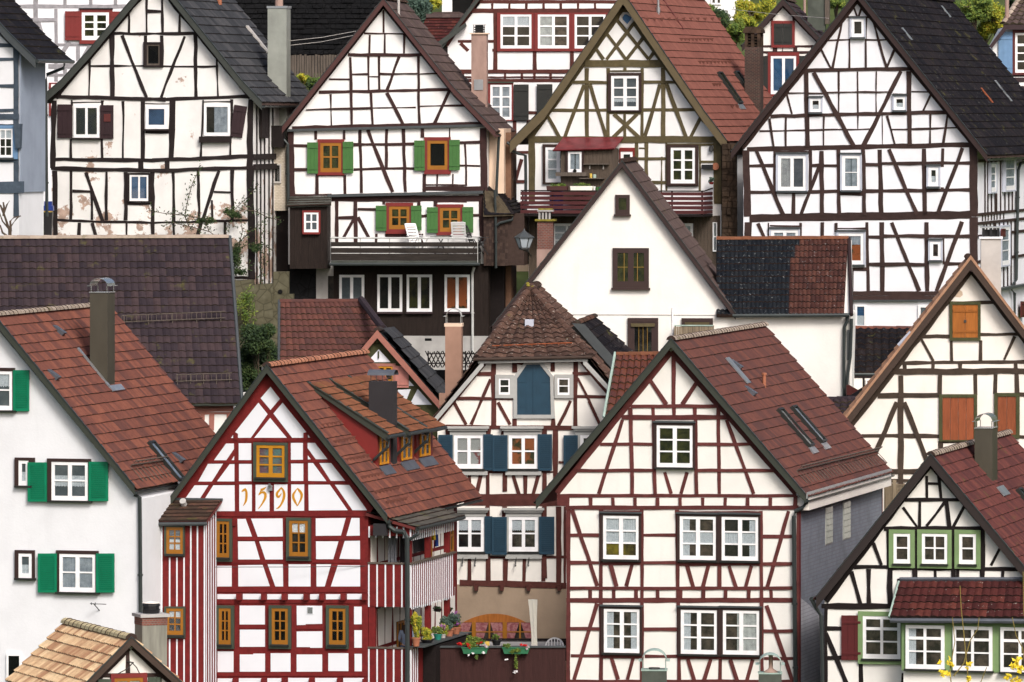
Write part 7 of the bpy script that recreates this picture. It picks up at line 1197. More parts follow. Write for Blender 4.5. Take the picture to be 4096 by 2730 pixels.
# ---- hillside behind the last row
def hillside():
    crop(1000, 0); D = 290; f = Face((0, D), (1, 0)); r = thing('stone_wall', tuple(at(600, 430, D)), 'tall dark rubble retaining wall behind the house with the grass green shutters', 'wall'); mb = MB(); (u0, v1), (u1, v0) = f.uv(-260, -90), f.uv(1180, 470)
    rnd = random.Random(5); rows = 14
    for j in range(rows):
        u = u0
        while u < u1:
            w = rnd.uniform(.35, .85); a = v0 + (v1 - v0) * j / rows; b = v0 + (v1 - v0) * (j + 1) / rows; mb.prism(f, [(u + .02, a + .015 + rnd.uniform(0, .03)), (u + w - .02, a + .015 + rnd.uniform(0, .03)), (u + w - .025, b - .01 - rnd.uniform(0, .03)), (u + .02, b - .01 - rnd.uniform(0, .03))], -.1, rnd.uniform(.0, .09)); u += w
    mb.boxuv(f, u0, v0 - 3, u1, v1, -1.2, -.02); mb.build('stonework', 'stone_dark', r)
    mb = MB(); g = Face((0, 285), (1, 0)); r = thing('picket_fence', tuple(at(480, 590, 285)), 'weathered picket fence of upright boards below the dark stone wall', 'fence'); x = 286; rnd = random.Random(2)
    pk = MB()
    while x < 860: w = rnd.uniform(14, 19); pk.rect(g, x, 432 + rnd.uniform(-5, 7), x + w, 610, 0, .03, 0, rnd.random()); x += w + rnd.uniform(2, 5)
    pk.build('paling', 'wood_grey', r); mb.rect(g, 282, 460, 870, 470, -.06, -.001); mb.rect(g, 282, 565, 870, 575, -.06, -.001)
    for x in (300, 480, 660, 850): mb.rect(g, x, 440, x + 16, 640, -.16, -.061)
    mb.build('rail_frame', 'wood_dark', r)
    for i, (x, y, w, h_, lf, lb) in enumerate(((520, 640, 95, 60, 'leaf_mid', 'low rounded green shrub right below the picket fence'), (420, 615, 70, 45, 'leaf_gold', 'yellowish low shrub at the left end of the picket fence'), (480, 680, 60, 40, 'leaf_dark', 'small dark bush in the gap beside the flaking house roof'))): k = kp(280); plant('bush', lb, 'bush', at(x, y, 281), (w * k, .8, h_ * k), 900, .07, lf, 7, 20 + i, base=gz(281))
    k = kp(286); plant('conifer', 'blue green conifer behind the ridge of the grass green shuttered house', 'tree', at(1310, 95, 287), (130 * k, 1.0, 130 * k), 4200, .08, 'leaf_blue', 14, 31, trunk=.1, base=2.0); plant('bush', 'golden leaved bush beside the blue green conifer', 'bush', at(1420, 40, 289), (95 * k, .9, 60 * k), 1800, .08, 'leaf_gold', 9, 32, base=2.5); plant('bush', 'dark green bush behind the blue green conifer', 'bush', at(1245, 20, 290), (70 * k, .9, 70 * k), 1500, .08, 'leaf_dark', 9, 33, base=2.5)
    # shed with scalloped tiles, garage
    h = House('shed', 'small dark shed with a plum red fish scale roof between the two upper gables', 'shed', 1540, 250, 284, 0); o, (A, B, C, D_) = front_roof(h, h.f, [(1380, 140), (1760, 138)], [(1300, 372), (1800, 372)], 1.6, 'tile_maroon', course=.21, tw=.19, style='flat', edge='edge_dark'); ridge_run('ridge_capping', A + UP * .05, B + UP * .05, 'tile_brown', o, .16); h.wall([(1330, 420), (1330, 378), (1790, 378), (1790, 420)], 2.2, 'timber_pitch'); m = MB(); f2 = h.f.shift(1.7); m.poly(f2, [(1440, 96), (1640, 94), (1745, 136), (1385, 138)], -1.2, .0); h.part('back_roof', m, 'tile_brown', o)
    h = House('garage', 'pale garage with a black open doorway at the top edge', 'garage', 1700, 60, 296, 0); f2 = h.f; m = MB(); m.rect(f2, 1505, -160, 1585, 260, -3, 0); m.rect(f2, 1585, -160, 1880, -90, -3, 0); m.rect(f2, 1860, -90, 1960, 260, -3, 0); h.part('wall', m, 'plaster_white'); m = MB(); m.rect(f2, 1585, -90, 1860, 260, -2.5, -.4); h.part('doorway', m, 'room_black'); m = MB(); m.rect(f2, 1490, -185, 1970, -161, -3.2, .3); h.part('roof', m, 'tile_brick'); m = MB(); m.tube([f2.at(1758, -90, -.1), f2.at(1758, 200, -.1)], .05, 6); h.part('doorpost', m, 'paint_darkgreen')
    crop(2000, 0); k = kp(285)
    h = House('house', 'distant white house peeping over the hedge at the top edge', 'house', 1750, 0, 300, 0); h.wall([(1560, 60), (1560, -300), (1960, -300), (1960, 60)], 5, 'plaster_white'); h.win(1655, -60, 1735, 38, c=2, r=2, fw=10); m = MB(); m.rect(h.f, 1540, -330, 1980, -301, -5.2, .3); h.part('roof', m, 'tile_brick')
    for i, (x, y, w, hh, n, lf, nm, lb) in enumerate(((1730, 190, 110, 130, 3600, 'leaf_dark', 'bush', 'tall dark green hedge plant left of the narrow white gable'), (1850, 240, 80, 110, 2600, 'leaf_mid', 'bush', 'mid green bush just behind the dark brick chimney'), (1960, 110, 140, 130, 3800, 'leaf_gold', 'tree', 'yellow green tree with loose leaves left of the narrow white gable'), (2120, 40, 90, 90, 1800, 'leaf_gold', 'bush', 'golden bush touching the ridge of the narrow white gable'), (1660, 120, 90, 90, 2400, 'leaf_mid', 'bush', 'green tuft beside the brick red roof at the top edge'))): plant(nm, lb, nm, at(x, y, 286 + i * .8), (w * k, 1.3, hh * k), n, .075, lf, 12, 50 + i, trunk=.07, base=at(x, y, 286).z - hh * k - .5)
    crop(2896, 0)
    for i, (x, y, w, hh, n, lf, lb) in enumerate(((1960, 60, 170, 110, 4200, 'leaf_mid', 'mid green bush on the slope right of the black roof'), (2130, 130, 150, 120, 4200, 'leaf_gold', 'large yellow green bush between the black roof and the sky blue shutter'), (2060, 240, 110, 80, 2600, 'leaf_gold', 'golden bush low against the black roof'), (2290, 40, 90, 90, 1800, 'leaf_dark', 'dark bush behind the rusty flue in the upper right'), (880, 30, 70, 70, 1300, 'leaf_mid', 'green bush between the narrow white gable and the big dark framed gable'))): plant('bush', lb, 'bush', at(x, y, 285 + i * .7), (w * k, 1.4, hh * k), n, .075, lf, 13, 70 + i, trunk=.07, base=at(x, y, 286).z - hh * k - .6)
hillside()
def slope_things():
    crop(0, 600); D = 246.3; f = Face((0, D), (1, 0)); r = thing('retaining_wall', tuple(at(1980, 1200, D)), 'mossy retaining wall under the corner of the flaking house', 'wall'); mb = MB(); mb.poly(f, [(1780, 1030), (1985, 1022), (1990, 1060), (2140, 1050), (2140, 1700), (1780, 1700)], -1.0, .02); mb.build('stonework', 'stone_moss', r); mb = MB(); mb.rect(f, 2141, 960, 2262, 1135, -1.2, -.25); mb.rect(f, 2141, 1136, 2300, 1700, -1.2, -.1); mb.build('concrete_base', 'stone_moss', r); mb = MB(); mb.tube([f.at(2195, 1115, -.26), f.at(2195, 1115, -.22)], .09, 12); mb.build('drain_hole', 'room_black', r)
    D = 236; k = kp(D)
    for i, (x, y, w, hh, n, lb) in enumerate(((2030, 1480, 165, 150, 7500, 'dense dark green shrub between the plum roof and the red brown roof'), (1950, 1700, 130, 180, 6500, 'dark green shrub trailing down beside the plum roof verge'), (2100, 1640, 115, 150, 6000, 'dark green shrub against the left verge of the red brown roof'), (2000, 1900, 120, 150, 3500, 'dark shrub above the ridge of the crimson house'))): plant('shrub', lb, 'shrub', at(x, y, D + .6 * i - 1), (w * k, 1.0, hh * k), n, .055, 'leaf_dark', 14, 90 + i, base=gz(D) - .2)
    plant('shrub', 'thin yellowish shrub climbing the mossy retaining wall', 'shrub', at(1940, 1240, 245.6), (110 * k, .35, 190 * k), 900, .05, 'leaf_mid', 16, 99, base=gz(245))
    # climbing rose on the flaking house
    D = 246.9; r = thing('climbing_plant', tuple(at(1800, 1000, D)), 'straggling climbing rose spreading over the lower wall of the flaking house', 'plant'); st = MB(); lv = MB(); rnd = random.Random(4)
    for P in ([(1790, 1000), (1800, 800), (1770, 640), (1830, 480), (1930, 380), (2030, 270)], [(1800, 760), (1640, 640), (1480, 600), (1350, 570), (1270, 600)], [(1480, 600), (1450, 520), (1475, 380), (1510, 260), (1560, 160), (1575, 120)], [(1640, 640), (1600, 540), (1420, 510), (1290, 500), (1165, 475)], [(1800, 800), (1900, 700), (1960, 640), (2050, 580)], [(1820, 500), (1900, 470), (2000, 480), (2100, 530), (2205, 550)], [(1800, 900), (1860, 780), (1950, 740), (2060, 740), (2140, 790)], [(1800, 950), (1880, 930), (1930, 980), (1960, 880)], [(1820, 1000), (1850, 850), (1900, 640), (1890, 560)], [(2040, 1300), (2050, 1000), (2080, 760), (2060, 650)]):
        pts = [at(x, y, D - rnd.uniform(0, .25)) for x, y in P]; st.tube(pts, [.022 - .014 * i / len(pts) for i in range(len(pts))], 5)
        for a, b in zip(pts, pts[1:]):
            for j in range(int((b - a).length / .022)): c = a.lerp(b, rnd.random()) + Vector((rnd.gauss(0, .10), rnd.gauss(0, .06), rnd.gauss(0, .10))); q = Vector((rnd.gauss(0, 1), rnd.gauss(0, 1), rnd.gauss(0, 1))).normalized(); e = q.orthogonal().normalized(); s = rnd.uniform(.035, .07); lv.quad(c - q * s, c + e * s * .5, c + q * s, c - e * s * .5, 0, rnd.random())
    for c, w, hh, n in (((1850, 830), 60, 130, 800), ((1620, 560), 110, 50, 420), ((1830, 500), 90, 60, 520), ((1880, 960), 60, 40, 400), ((2000, 760), 70, 60, 300)): leaves(lv, at(*c, D - .15), (w * k, .15, hh * k), n, .05, 8, n)
    st.build('stems', 'bark', r); lv.build('foliage', 'leaf_dark', r)
    D = 238.9; r = thing('bare_shrub', tuple(at(70, 690, D)), 'leafless reddish twigs against the pale blue wall at the left edge', 'shrub'); st = MB()
    for P in ([(75, 700), (70, 620), (20, 560), (-20, 450)], [(70, 620), (30, 500), (55, 430), (75, 400)], [(80, 700), (85, 600), (130, 540), (160, 515)], [(85, 640), (80, 560), (110, 530), (165, 520)], [(75, 690), (20, 650), (0, 590)], [(30, 500), (5, 440), (-20, 420)], [(28, 520), (32, 450), (25, 410)]): st.tube([at(x, y, D) for x, y in P], [.05, .04, .03, .015][:len(P)], 6)
    st.build('stems', 'bark', r)
    # wheelie bin beside the flaking house
    D = 244; f = Face((0, D), (1, 0)); r = thing('wheelie_bin', tuple(at(370, 700, D)), 'dark wheelie bin with a blue lid in the gap left of the flaking house', 'bin'); m = MB(); m.poly(f, [(338, 490), (410, 490), (400, 730), (346, 730)], -.6, 0); m.build('body', 'plastic_black', r); m = MB(); m.poly(f, [(332, 440), (414, 440), (416, 478), (330, 478)], -.65, .04); m.rect(f, 345, 405, 405, 440, -.6, -.1); m.build('lid', 'plastic_blue', r); m = MB(); m.rect(f, 340, 479, 408, 489, -.55, .01); m.build('band', 'paint_yellow', r); m = MB()
    for x in (352, 396): m.tube([f.at(x - 8, 725, -.5), f.at(x + 8, 725, -.5)], .1, 10)
    m.build('wheel', 'plastic_black', r)
    # lattice fence
    crop(1500, 1130); D = 238; f = Face((0, D), (1, 0)); r = thing('lattice_fence', tuple(at(610, 665, D)), 'dark crossed lattice fence behind the pink chimney', 'fence'); m = MB(); rnd = random.Random(1)
    for i in range(13):
        x = 395 + i * 34
        for a, b in ((x, x + 62), (x + 62, x)): m.timber(f, a, 542 + rnd.uniform(-6, 6), b, 668, 9, .02 if a < b else .045, .6)
    m.build('lattice', 'timber_pitch', r); m = MB(); m.rect(f, 405, 556, 850, 565, -.04, -.001); m.rect(f, 405, 632, 850, 641, -.04, -.001)
    for x in (412, 560, 705, 840): m.rect(f, x, 540, x + 10, 760, -.12, -.041)
    m.build('rail_frame', 'timber_pitch', r); r = thing('terrace_wall', tuple(at(600, 760, 238.6)), 'low grey wall under the lattice fence', 'wall'); m = MB(); f = Face((0, 238.7), (1, 0)); m.rect(f, 330, 690, 900, 1000, -.4, 0); m.build('stonework', 'stone_dark', r)
    # brown rubble pier in the alley
    crop(2000, 0); D = 248.4; f = Face((0, D), (1, 0)); r = thing('stone_pier', tuple(at(1790, 1500, D)), 'brown rubble pier in the dark alley right of the olive house', 'wall'); m = MB(); rnd = random.Random(9); y = 1128
    while y < 1900:
        hh = rnd.uniform(34, 58); x = 1740
        while x < 1858: w = rnd.uniform(28, 60); m.rect(f, x + 2, y + 2, min(x + w, 1862) - 2, y + hh - 2, -.5, rnd.uniform(0, .14), 0, rnd.random()); x += w
        y += hh
    m.rect(f, 1740, 1128, 1860, 1990, -1.5, -.02); m.build('stonework', 'stone_brown', r)
slope_things()

# ---- the balcony with deck chairs
def deck_chair(name, label, c, ang, mat, sc=1.0, group=None):
    r = thing(name, tuple(c), label, 'chair', group); c = Vector(c); e = Vector((math.cos(ang), math.sin(ang), 0)); s = Vector((-math.sin(ang), math.cos(ang), 0))
    def P(a, b, z): return c + (e * a + s * b + UP * z) * sc          # a across, b towards the back
    def bx(m, a0, a1, q0, q1, t=.02):                                  # slab between two (b, z) points
        (b0, z0), (b1, z1) = q0, q1; d = Vector((b1 - b0, z1 - z0)).normalized(); n = (-d.y * t, d.x * t); L = [P(a, b + o * n[0], z + o * n[1]) for o in (0, 1) for a, (b, z) in ((a0, q0), (a1, q0), (a1, q1), (a0, q1))]; i = len(m.v); m.v += [tuple(p) for p in L]
        for f in ((0, 1, 2, 3), (7, 6, 5, 4), (0, 4, 5, 1), (1, 5, 6, 2), (2, 6, 7, 3), (3, 7, 4, 0)): m.face([i + j for j in f])
    m = MB()
    for j in range(7): t0, t1 = j / 7 + .015, (j + 1) / 7 - .03; A, B = (.22, .40), (.52, 1.08); bx(m, -.2, .2, (A[0] + (B[0] - A[0]) * t0, A[1] + (B[1] - A[1]) * t0), (A[0] + (B[0] - A[0]) * t1, A[1] + (B[1] - A[1]) * t1))
    for a in (-.25, .2): bx(m, a, a + .05, (.21, .38), (.53, 1.1), .035)
    bx(m, -.2, .2, (.5, 1.04), (.535, 1.11), .03); m.build('backrest', mat, r); m = MB()
    for j in range(6): bx(m, -.24, .24, (-.28 + j * .085, .42 - .004 * j), (-.28 + j * .085 + .065, .42 - .004 * j))
    m.build('seat', mat, r)
    for a in (-.27, .24): m = MB(); bx(m, a, a + .035, (-.36, .62), (.36, .66), .03); m.build('armrest', mat, r)
    for a in (-.25, .22):
        for q in (((-.32, .0), (.1, .6)), ((.32, .0), (-.24, .6))): m = MB(); bx(m, a, a + .03, *q, .03); m.build('leg', mat, r)
    return r
def upper_balconies():
    crop(1000, 650); b = H4.bal; kf, fl = b['kf'], b['floor']
    def pos(x, dep): u = kf.uv(x, 600)[0]; p = kf.P(u, 0, -dep); p.z = fl + .01; return p
    deck_chair('deck_chair', 'white slatted deck chair turned sideways on the wooden balcony', pos(1305, .75), R(38), 'plastic_white', 1.06, 'deck chairs on the wooden balcony'); deck_chair('deck_chair', 'white slatted deck chair with its back to the wall, further right on the wooden balcony', pos(1632, .85), R(172), 'plastic_white', 1.12, 'deck chairs on the wooden balcony'); deck_chair('deck_chair', 'black folding chair in the right hand corner of the wooden balcony', pos(1770, .7), R(110), 'plastic_black', 1.02, 'deck chairs on the wooden balcony')
    c = pos(1480, .8); r = thing('balcony_table', tuple(c), 'low pale table between the deck chairs on the wooden balcony', 'table'); m = MB(); m.lathe(c + UP * .66, [(.01, 0), (.42, 0), (.43, .03), (.01, .035)], 20); m.build('tabletop', 'glass_block', r)
    for a in range(4): m = MB(); e = Vector((math.cos(a * 1.57 + .7), math.sin(a * 1.57 + .7), 0)); m.tube([c + e * .34, c - e * .15 + UP * .66], .015, 6); m.build('leg', 'plastic_black', r)
    c = pos(1568, 1.35); c.z = kf.uv(0, 545)[1] + .16; potted('potted_plant', 'small green potted plant on the right hand orange window sill above the balcony', c - UP * .14, .07, .12, (.09, .09, .14), 160, 'leaf_mid', 'plastic_black', 3)
    # olive house balcony
    crop(2000, 650); b = H6.bal; kf = b['kf']; zt = kf.uv(400, 225)[1]
    for x0, x1, mt, lb in ((362, 526, 'paint_plum', 'brown trough of wilted plants on the red plank balcony'), (548, 722, 'cover', 'pale trough of wilted plants on the red plank balcony')):
        r = thing('flower_box', tuple(kf.P(kf.uv((x0 + x1) / 2, 0)[0], zt, -.15)), lb, 'flower box'); m = MB(); (u0, _), (u1, _) = kf.uv(x0, 0), kf.uv(x1, 0); m.prism(kf, [(u0 + .02, zt + .03), (u1 - .02, zt + .03), (u1, zt + .19), (u0, zt + .19)], -.25, -.02); m.build('trough', mt, r); m = MB(); leaves(m, kf.P((u0 + u1) / 2, zt + .22, -.13), ((u1 - u0) / 2, .12, .12), 260, .045, 8, x0); m.build('foliage', 'leaf_mid', r)
    for x, w, h_, mt, lb in ((733, .05, .13, 'plastic_white', 'small white pot at the end of the balcony troughs'), (756, .06, .10, 'paint_green', 'small green pot next to the white one on the balcony rail'), (782, .06, .11, 'plastic_teal', 'teal pot last in the row on the balcony rail')): c = kf.P(kf.uv(x, 0)[0], zt + .03, -.13); tag(lathe_obj('plant_pot', c, [(w * .7, 0), (w, h_), (w * 1.1, h_), (w * 1.1, h_ + .02), (w * .8, h_ + .02)], mt), lb, 'pot')
    c = kf.P(kf.uv(418, 0)[0], kf.uv(0, 400)[1], -.5); r = thing('rain_barrel', tuple(c), 'blue plastic barrel behind the boards of the red plank balcony', 'barrel'); m = MB(); m.lathe(c, [(.2, 0), (.26, .1), (.27, .45), (.26, .8), (.22, .88)], 18); m.build('drum', 'plastic_blue', r); m = MB(); m.lathe(c + UP * .885, [(.01, 0), (.23, 0), (.23, .04), (.01, .05)], 18); m.build('lid', 'plastic_blue', r)
    crop(2000, 0); bf = b['bf']
    for x, y, w, hh, mt, lb, nm in ((718, 1397, .05, .16, 'paint_yellow', 'yellow tin on the shelf of the plank bay', 'tin'), (746, 1397, .07, .13, 'copper_green', 'pale teal jar on the shelf of the plank bay', 'jar')): tag(lathe_obj(nm, bf.at(x, y, .12), [(w, 0), (w, hh), (w * .8, hh + .01)], mt), lb, nm)
    tag(lathe_obj('teapot', bf.at(592, 1352, .12), [(.04, 0), (.075, .03), (.06, .1), (.02, .12)], 'room_black'), 'dark round teapot on the rough plank under the bay window', 'teapot')
    crop(2000, 650); c = kf.at(1604, 176, -1.2); potted('potted_plant', 'spiky plant in a red bowl at the right hand end of the red plank balcony', c, .10, .09, (.13, .13, .12), 120, 'leaf_blue', 'paint_red', 5)
    # street lantern
    crop(2000, 650); D = 247; c = at(190, 600, D); r = thing('wall_lantern', tuple(c), 'black street lantern with pale panes beside the brick chimney', 'lantern'); k = kp(D); z = lambda y: at(190, y, D).z; m = MB(); m.lathe(Vector((c.x, c.y, 0)), [(.02, z(520)), (.04, z(535)), (.12, z(550)), (.40, z(588)), (.40, z(592)), (.02, z(594))], 6); m.build('roof', 'paint_slate', r); m = MB(); m.lathe(Vector((c.x, c.y, 0)), [(.20, z(668)), (.34, z(595))], 6); m.build('glazing', 'lamp_glass', r); m = MB(); m.lathe(Vector((c.x, c.y, 0)), [(.05, z(692)), (.21, z(682)), (.21, z(668)), (.02, z(667))], 6)
    for a in range(6): e = Vector((math.cos(a * math.pi / 3), math.sin(a * math.pi / 3), 0)); m.tube([Vector((c.x, c.y, z(668))) + e * .21, Vector((c.x, c.y, z(592))) + e * .35], .018, 5)
    m.tube([Vector((c.x, c.y, z(690))), Vector((c.x + .15, c.y + .3, z(700))), Vector((c.x + .25, c.y + 1.2, z(740)))], .03, 6); m.build('frame', 'wire', r)
def lathe_obj(name, c, prof, mat, seg=14):
    m = MB(); m.lathe(c, prof, seg); o = m.build(name, mat); return o
def potted(name, label, c, pr, ph, rad, n, leaf, pot, seed, size=.05, group=None, flower=None, cat='potted plant', off=None):
    c = Vector(c); r = thing(name, tuple(c), label, cat, group); m = MB(); m.lathe(c, [(pr * .68, 0), (pr * .95, ph * .8), (pr * 1.08, ph * .8), (pr * 1.08, ph), (pr * .9, ph), (pr * .85, ph * .9)], 16); m.build('pot', pot, r); m = MB(); cc = c + UP * (ph + rad[2] * .75) + (off or Vector((0, 0, 0))); leaves(m, cc, rad, n, size, 10, seed); m.build('foliage', leaf, r)
    sm = MB(); rnd = random.Random(seed)
    for i in range(5): sm.tube([c + UP * ph * .85, cc + Vector((rnd.uniform(-.6, .6) * rad[0], rnd.uniform(-.6, .6) * rad[1], rnd.uniform(-.2, .7) * rad[2]))], .008, 5)
    sm.build('stems', 'bark', r)
    if flower: m = MB(); leaves(m, cc - Vector((0, rad[1] * .4, -rad[2] * .2)), rad, flower[1], size * .8, 7, seed + 1); m.build('bloom', flower[0], r)
    return r
upper_balconies()

# ---- terrace between the crimson and the ox red house
def terrace():
    crop(1500, 1930); DF = 198.7; f = Face((0, DF), (1, 0)); zt = f.uv(900, 1296)[1]; zf = zt - 1.0
    r = thing('board_fence', tuple(f.at(940, 1568)), 'long plum brown board fence of the terrace', 'fence'); m = MB(); (u0, _), (u1, _) = f.uv(366, 0), f.uv(1494, 0); N = 44; b = gz(DF) - .3
    for j in range(N): a = u0 + (u1 - u0) * j / N; m.boxuv(f, a, b, a + (u1 - u0) / N, zt, -.03, .005 * (j % 2), 0, random.random())
    m.build('boarding', 'wood_fence', r); m = MB(); m.boxuv(f, u0 - .02, zt + .001, u1, zt + .05, -.12, .06); m.build('capping', 'paint_slate', r)
    m = MB(); m.boxuv(f, u0, b, u1, zf, -15.5, -.05); tag(m.build('terrace', 'plaster_grey'), kind='structure')
    g = Face((0, 213.2), (1, 0)); r = thing('railing', tuple(g.at(1000, 1290)), 'black low railing in front of the arched window', 'railing'); m = MB(); m.rect(g, 600, 1225, 1620, 1240, -.05, 0); m.rect(g, 600, 1241, 1620, 1400, -.03, -.01); m.build('panel', 'timber_pitch', r)
    # folded parasol in its cover
    D = 201.5; c = at(1245, 1290, D); c.z = zf; r = thing('parasol', tuple(c), 'folded cream parasol in a translucent cover on the terrace', 'parasol'); z = lambda y: at(1245, y, D).z; k = kp(D); m = MB(); rnd = random.Random(3); seg = 12; rings = []
    for y, x, w in ((920, 1237, 37), (945, 1238, 36), (990, 1240, 32), (1060, 1242, 28), (1140, 1245, 24), (1200, 1248, 22), (1240, 1249, 23), (1290, 1250, 26), (1305, 1250, 27)):
        p = at(x, y, D); rings.append([m.vert(p + Vector((math.cos(a * 6.283 / seg), math.sin(a * 6.283 / seg), 0)) * w * k * (1 + (.12 if a % 2 else -.08))) for a in range(seg)])
    for A, B in zip(rings, rings[1:]):
        for a in range(seg): m.face((A[a], A[(a + 1) % seg], B[(a + 1) % seg], B[a]))
    m.face(rings[0]); m.build('cover', 'cover', r); m = MB(); m.tube([Vector((c.x, c.y, zf)), at(1250, 1305, D)], .03, 8); m.lathe(Vector((c.x, c.y, zf)), [(.02, 0), (.28, 0), (.28, .08), (.05, .1)], 16); m.build('pole', 'wood_grey', r)
    # white plastic chair seen from behind
    D = 201.2; c = at(1408, 1290, D); r = thing('garden_chair', (c.x, c.y, zf), 'white plastic garden chair with a rounded slatted back on the terrace', 'chair'); f2 = Face((c.x, D), (1, 0)); m = MB(); zz = f2.uv(1408, 1216)[1]; R1 = 76 * kp(D); cz = zz - R1; ring = []
    for i in range(17):
        a = math.pi * i / 16; a2 = math.pi * (i + 1) / 16
        if i < 16: m.prism(f2, [(-math.cos(a) * R1, cz + math.sin(a) * R1), (-math.cos(a2) * R1, cz + math.sin(a2) * R1), (-math.cos(a2) * R1 * .84, cz + math.sin(a2) * R1 * .84), (-math.cos(a) * R1 * .84, cz + math.sin(a) * R1 * .84)], -.04, 0)
    for i in range(5): u = (-.6 + .3 * i) * R1; t = math.sqrt(max(0, (R1 * .86) ** 2 - u * u)); m.boxuv(f2, u - .018, cz - .4, u + .018, cz + t, -.03, -.005)
    for u in (-R1 * .98, R1 * .84): m.boxuv(f2, u, cz - .4, u + R1 * .14, cz, -.04, 0)
    m.build('backrest', 'plastic_white', r); m = MB(); m.boxuv(f2, -R1 * .9, zf + .40, R1 * .9, zf + .44, -.5, -.02); m.build('seat', 'plastic_white', r)
    for u in (-R1, R1 * .86): m = MB(); m.boxuv(f2, u, zf + .62, u + .05, zf + .66, -.5, 0); m.build('armrest', 'plastic_white', r)
    for u in (-R1 * .95, R1 * .83):
        for n in (-.06, -.5): m = MB(); m.boxuv(f2, u, zf, u + .045, zf + (.399 if n > -.2 else .62), n, n + .045); m.build('leg', 'plastic_white', r)
    # geranium boxes on the fence
    for x0, x1, lb, sd, reds in ((682, 886, 'green trough of red geraniums with a spreading green plant hanging on the plum fence', 3, [(660, 1270, 28, 22), (735, 1270, 30, 26), (820, 1260, 30, 22), (865, 1280, 25, 18)]), (1000, 1211, 'green trough with one clump of red geraniums and a long trailing vine', 6, [(1165, 1275, 30, 20), (1190, 1290, 20, 14)])):
        k = kp(DF); (u0, va), (u1, vb) = f.uv(x0, 1298), f.uv(x1, 1340); r = thing('flower_box', tuple(f.P((u0 + u1) / 2, vb, .12)), lb, 'flower box', 'geranium troughs on the terrace fence'); m = MB(); m.prism(f, [(u0, va), (u1, va), (u1 - .05, vb), (u0 + .05, vb)], .065, .25); m.prism(f, [(u0 - .02, va + .001), (u1 + .02, va + .001), (u1 + .02, va + .035), (u0 - .02, va + .035)], .06, .27); m.build('trough', 'plastic_green', r)
        m = MB()
        if sd == 3: leaves(m, f.at(765, 1255, .2), (95 * k, .15, 45 * k), 900, .05, 12, sd); leaves(m, f.at(745, 1225, .15), (30 * k, .1, 25 * k), 160, .05, 5, 8); leaves(m, f.at(795, 1350, .22), (18 * k, .08, 35 * k), 160, .035, 5, 9)
        else: leaves(m, f.at(1030, 1285, .2), (38 * k, .12, 25 * k), 300, .045, 6, sd); leaves(m, f.at(1100, 1320, .22), (55 * k, .1, 28 * k), 350, .045, 8, 10); leaves(m, f.at(1105, 1400, .22), (16 * k, .07, 75 * k), 330, .035, 9, 11)
        m.build('foliage', 'leaf_mid', r)
        for x, y, w, h_ in reds: m = MB(); leaves(m, f.at(x, y, .24), (w * k, .1, h_ * k), 150, .032, 4, x); m.build('flower_head', 'petal_red', r)
        for x, y in (((735, 1350), (765, 1335), (850, 1330)) if sd == 3 else ((1035, 1388), (1105, 1475), (1090, 1490))): leaves(m, f.at(x, y, .26), (14 * k, .05, 10 * k), 30, .03, 3, y)
        m.build('bloom', 'petal_white', r)
    c = f.at(952, 1296, -.15); potted('potted_plant', 'little green plant in a black pot on the fence capping between the geranium troughs', c + UP * .06, .15, .17, (.14, .12, .11), 220, 'leaf_mid', 'plastic_black', 12, .04)
    m = MB(); q = f.shift(.7); m.rect(q, 862, 1248, 898, 1330, -.02, 0); tag(m.build('yellow_card', 'paint_yellow'), 'small yellow board behind the geraniums', 'board')
    # the ledge with pots along the gallery
    dd = HC.dd; lf = HC.gal['fg']; e0 = lf.P(1.0, HC.gal['vl'] + .06, .2); r = thing('low_wall', tuple(e0), 'low dark capped wall with flower pots along the red gallery', 'wall'); m = MB(); m.boxuv(lf, 1.4, b, HC.gal['Lg'] + .4, e0.z - .06, .015, .42); m.build('masonry', 'timber_pitch', r); m = MB(); m.boxuv(lf, -.06, e0.z - .004, HC.gal['Lg'] + .4, e0.z + .03, -.08, .44); m.build('capping', 'paint_slate', r)
    def L(x): u = lf.uv(x, 1290)[0]; return lf.P(u, e0.z, -.35)
    def P(x): 
        t = (CR[0] + x * S - CX) / FPX; o = lf.o + lf.n * .17; uu = (t * o.y - o.x) / (lf.ud.x - t * lf.ud.y); p = o + lf.ud * uu; p.z = e0.z + .03; return p
    potted('potted_plant', 'tall yellow green climber in a terracotta pot next to the gallery corner', P(322), .13, .27, (.17, .17, .52), 1300, 'leaf_gold', 'terracotta', 21, .05); potted('potted_plant', 'spreading yellow green plant in a low dark bowl', P(408), .2, .11, (.26, .25, .2), 800, 'leaf_gold', 'plastic_black', 22, .045); potted('potted_plant', 'plant in a teal planter on the low wall', P(492), .13, .17, (.2, .2, .16), 420, 'leaf_mid', 'plastic_teal', 23, .04)
    potted('potted_plant', 'big grey green bush in a terracotta pot among the flower pots', P(540) + dd * .6, .16, .25, (.36, .3, .3), 1500, 'leaf_blue', 'terracotta', 24, .05); potted('potted_plant', 'terracotta pot with a leafy plant and magenta blossoms nearest the arched window', P(634), .15, .22, (.18, .18, .28), 800, 'leaf_mid', 'terracotta', 25, .045, flower=('petal_purple', 90)); potted('potted_plant', 'pale flowering plant with white and violet blossoms at the fence corner', P(566) - dd * .5, .1, .12, (.2, .15, .2), 350, 'leaf_gold', 'chim_pale', 26, .04, flower=('petal_purple', 60))
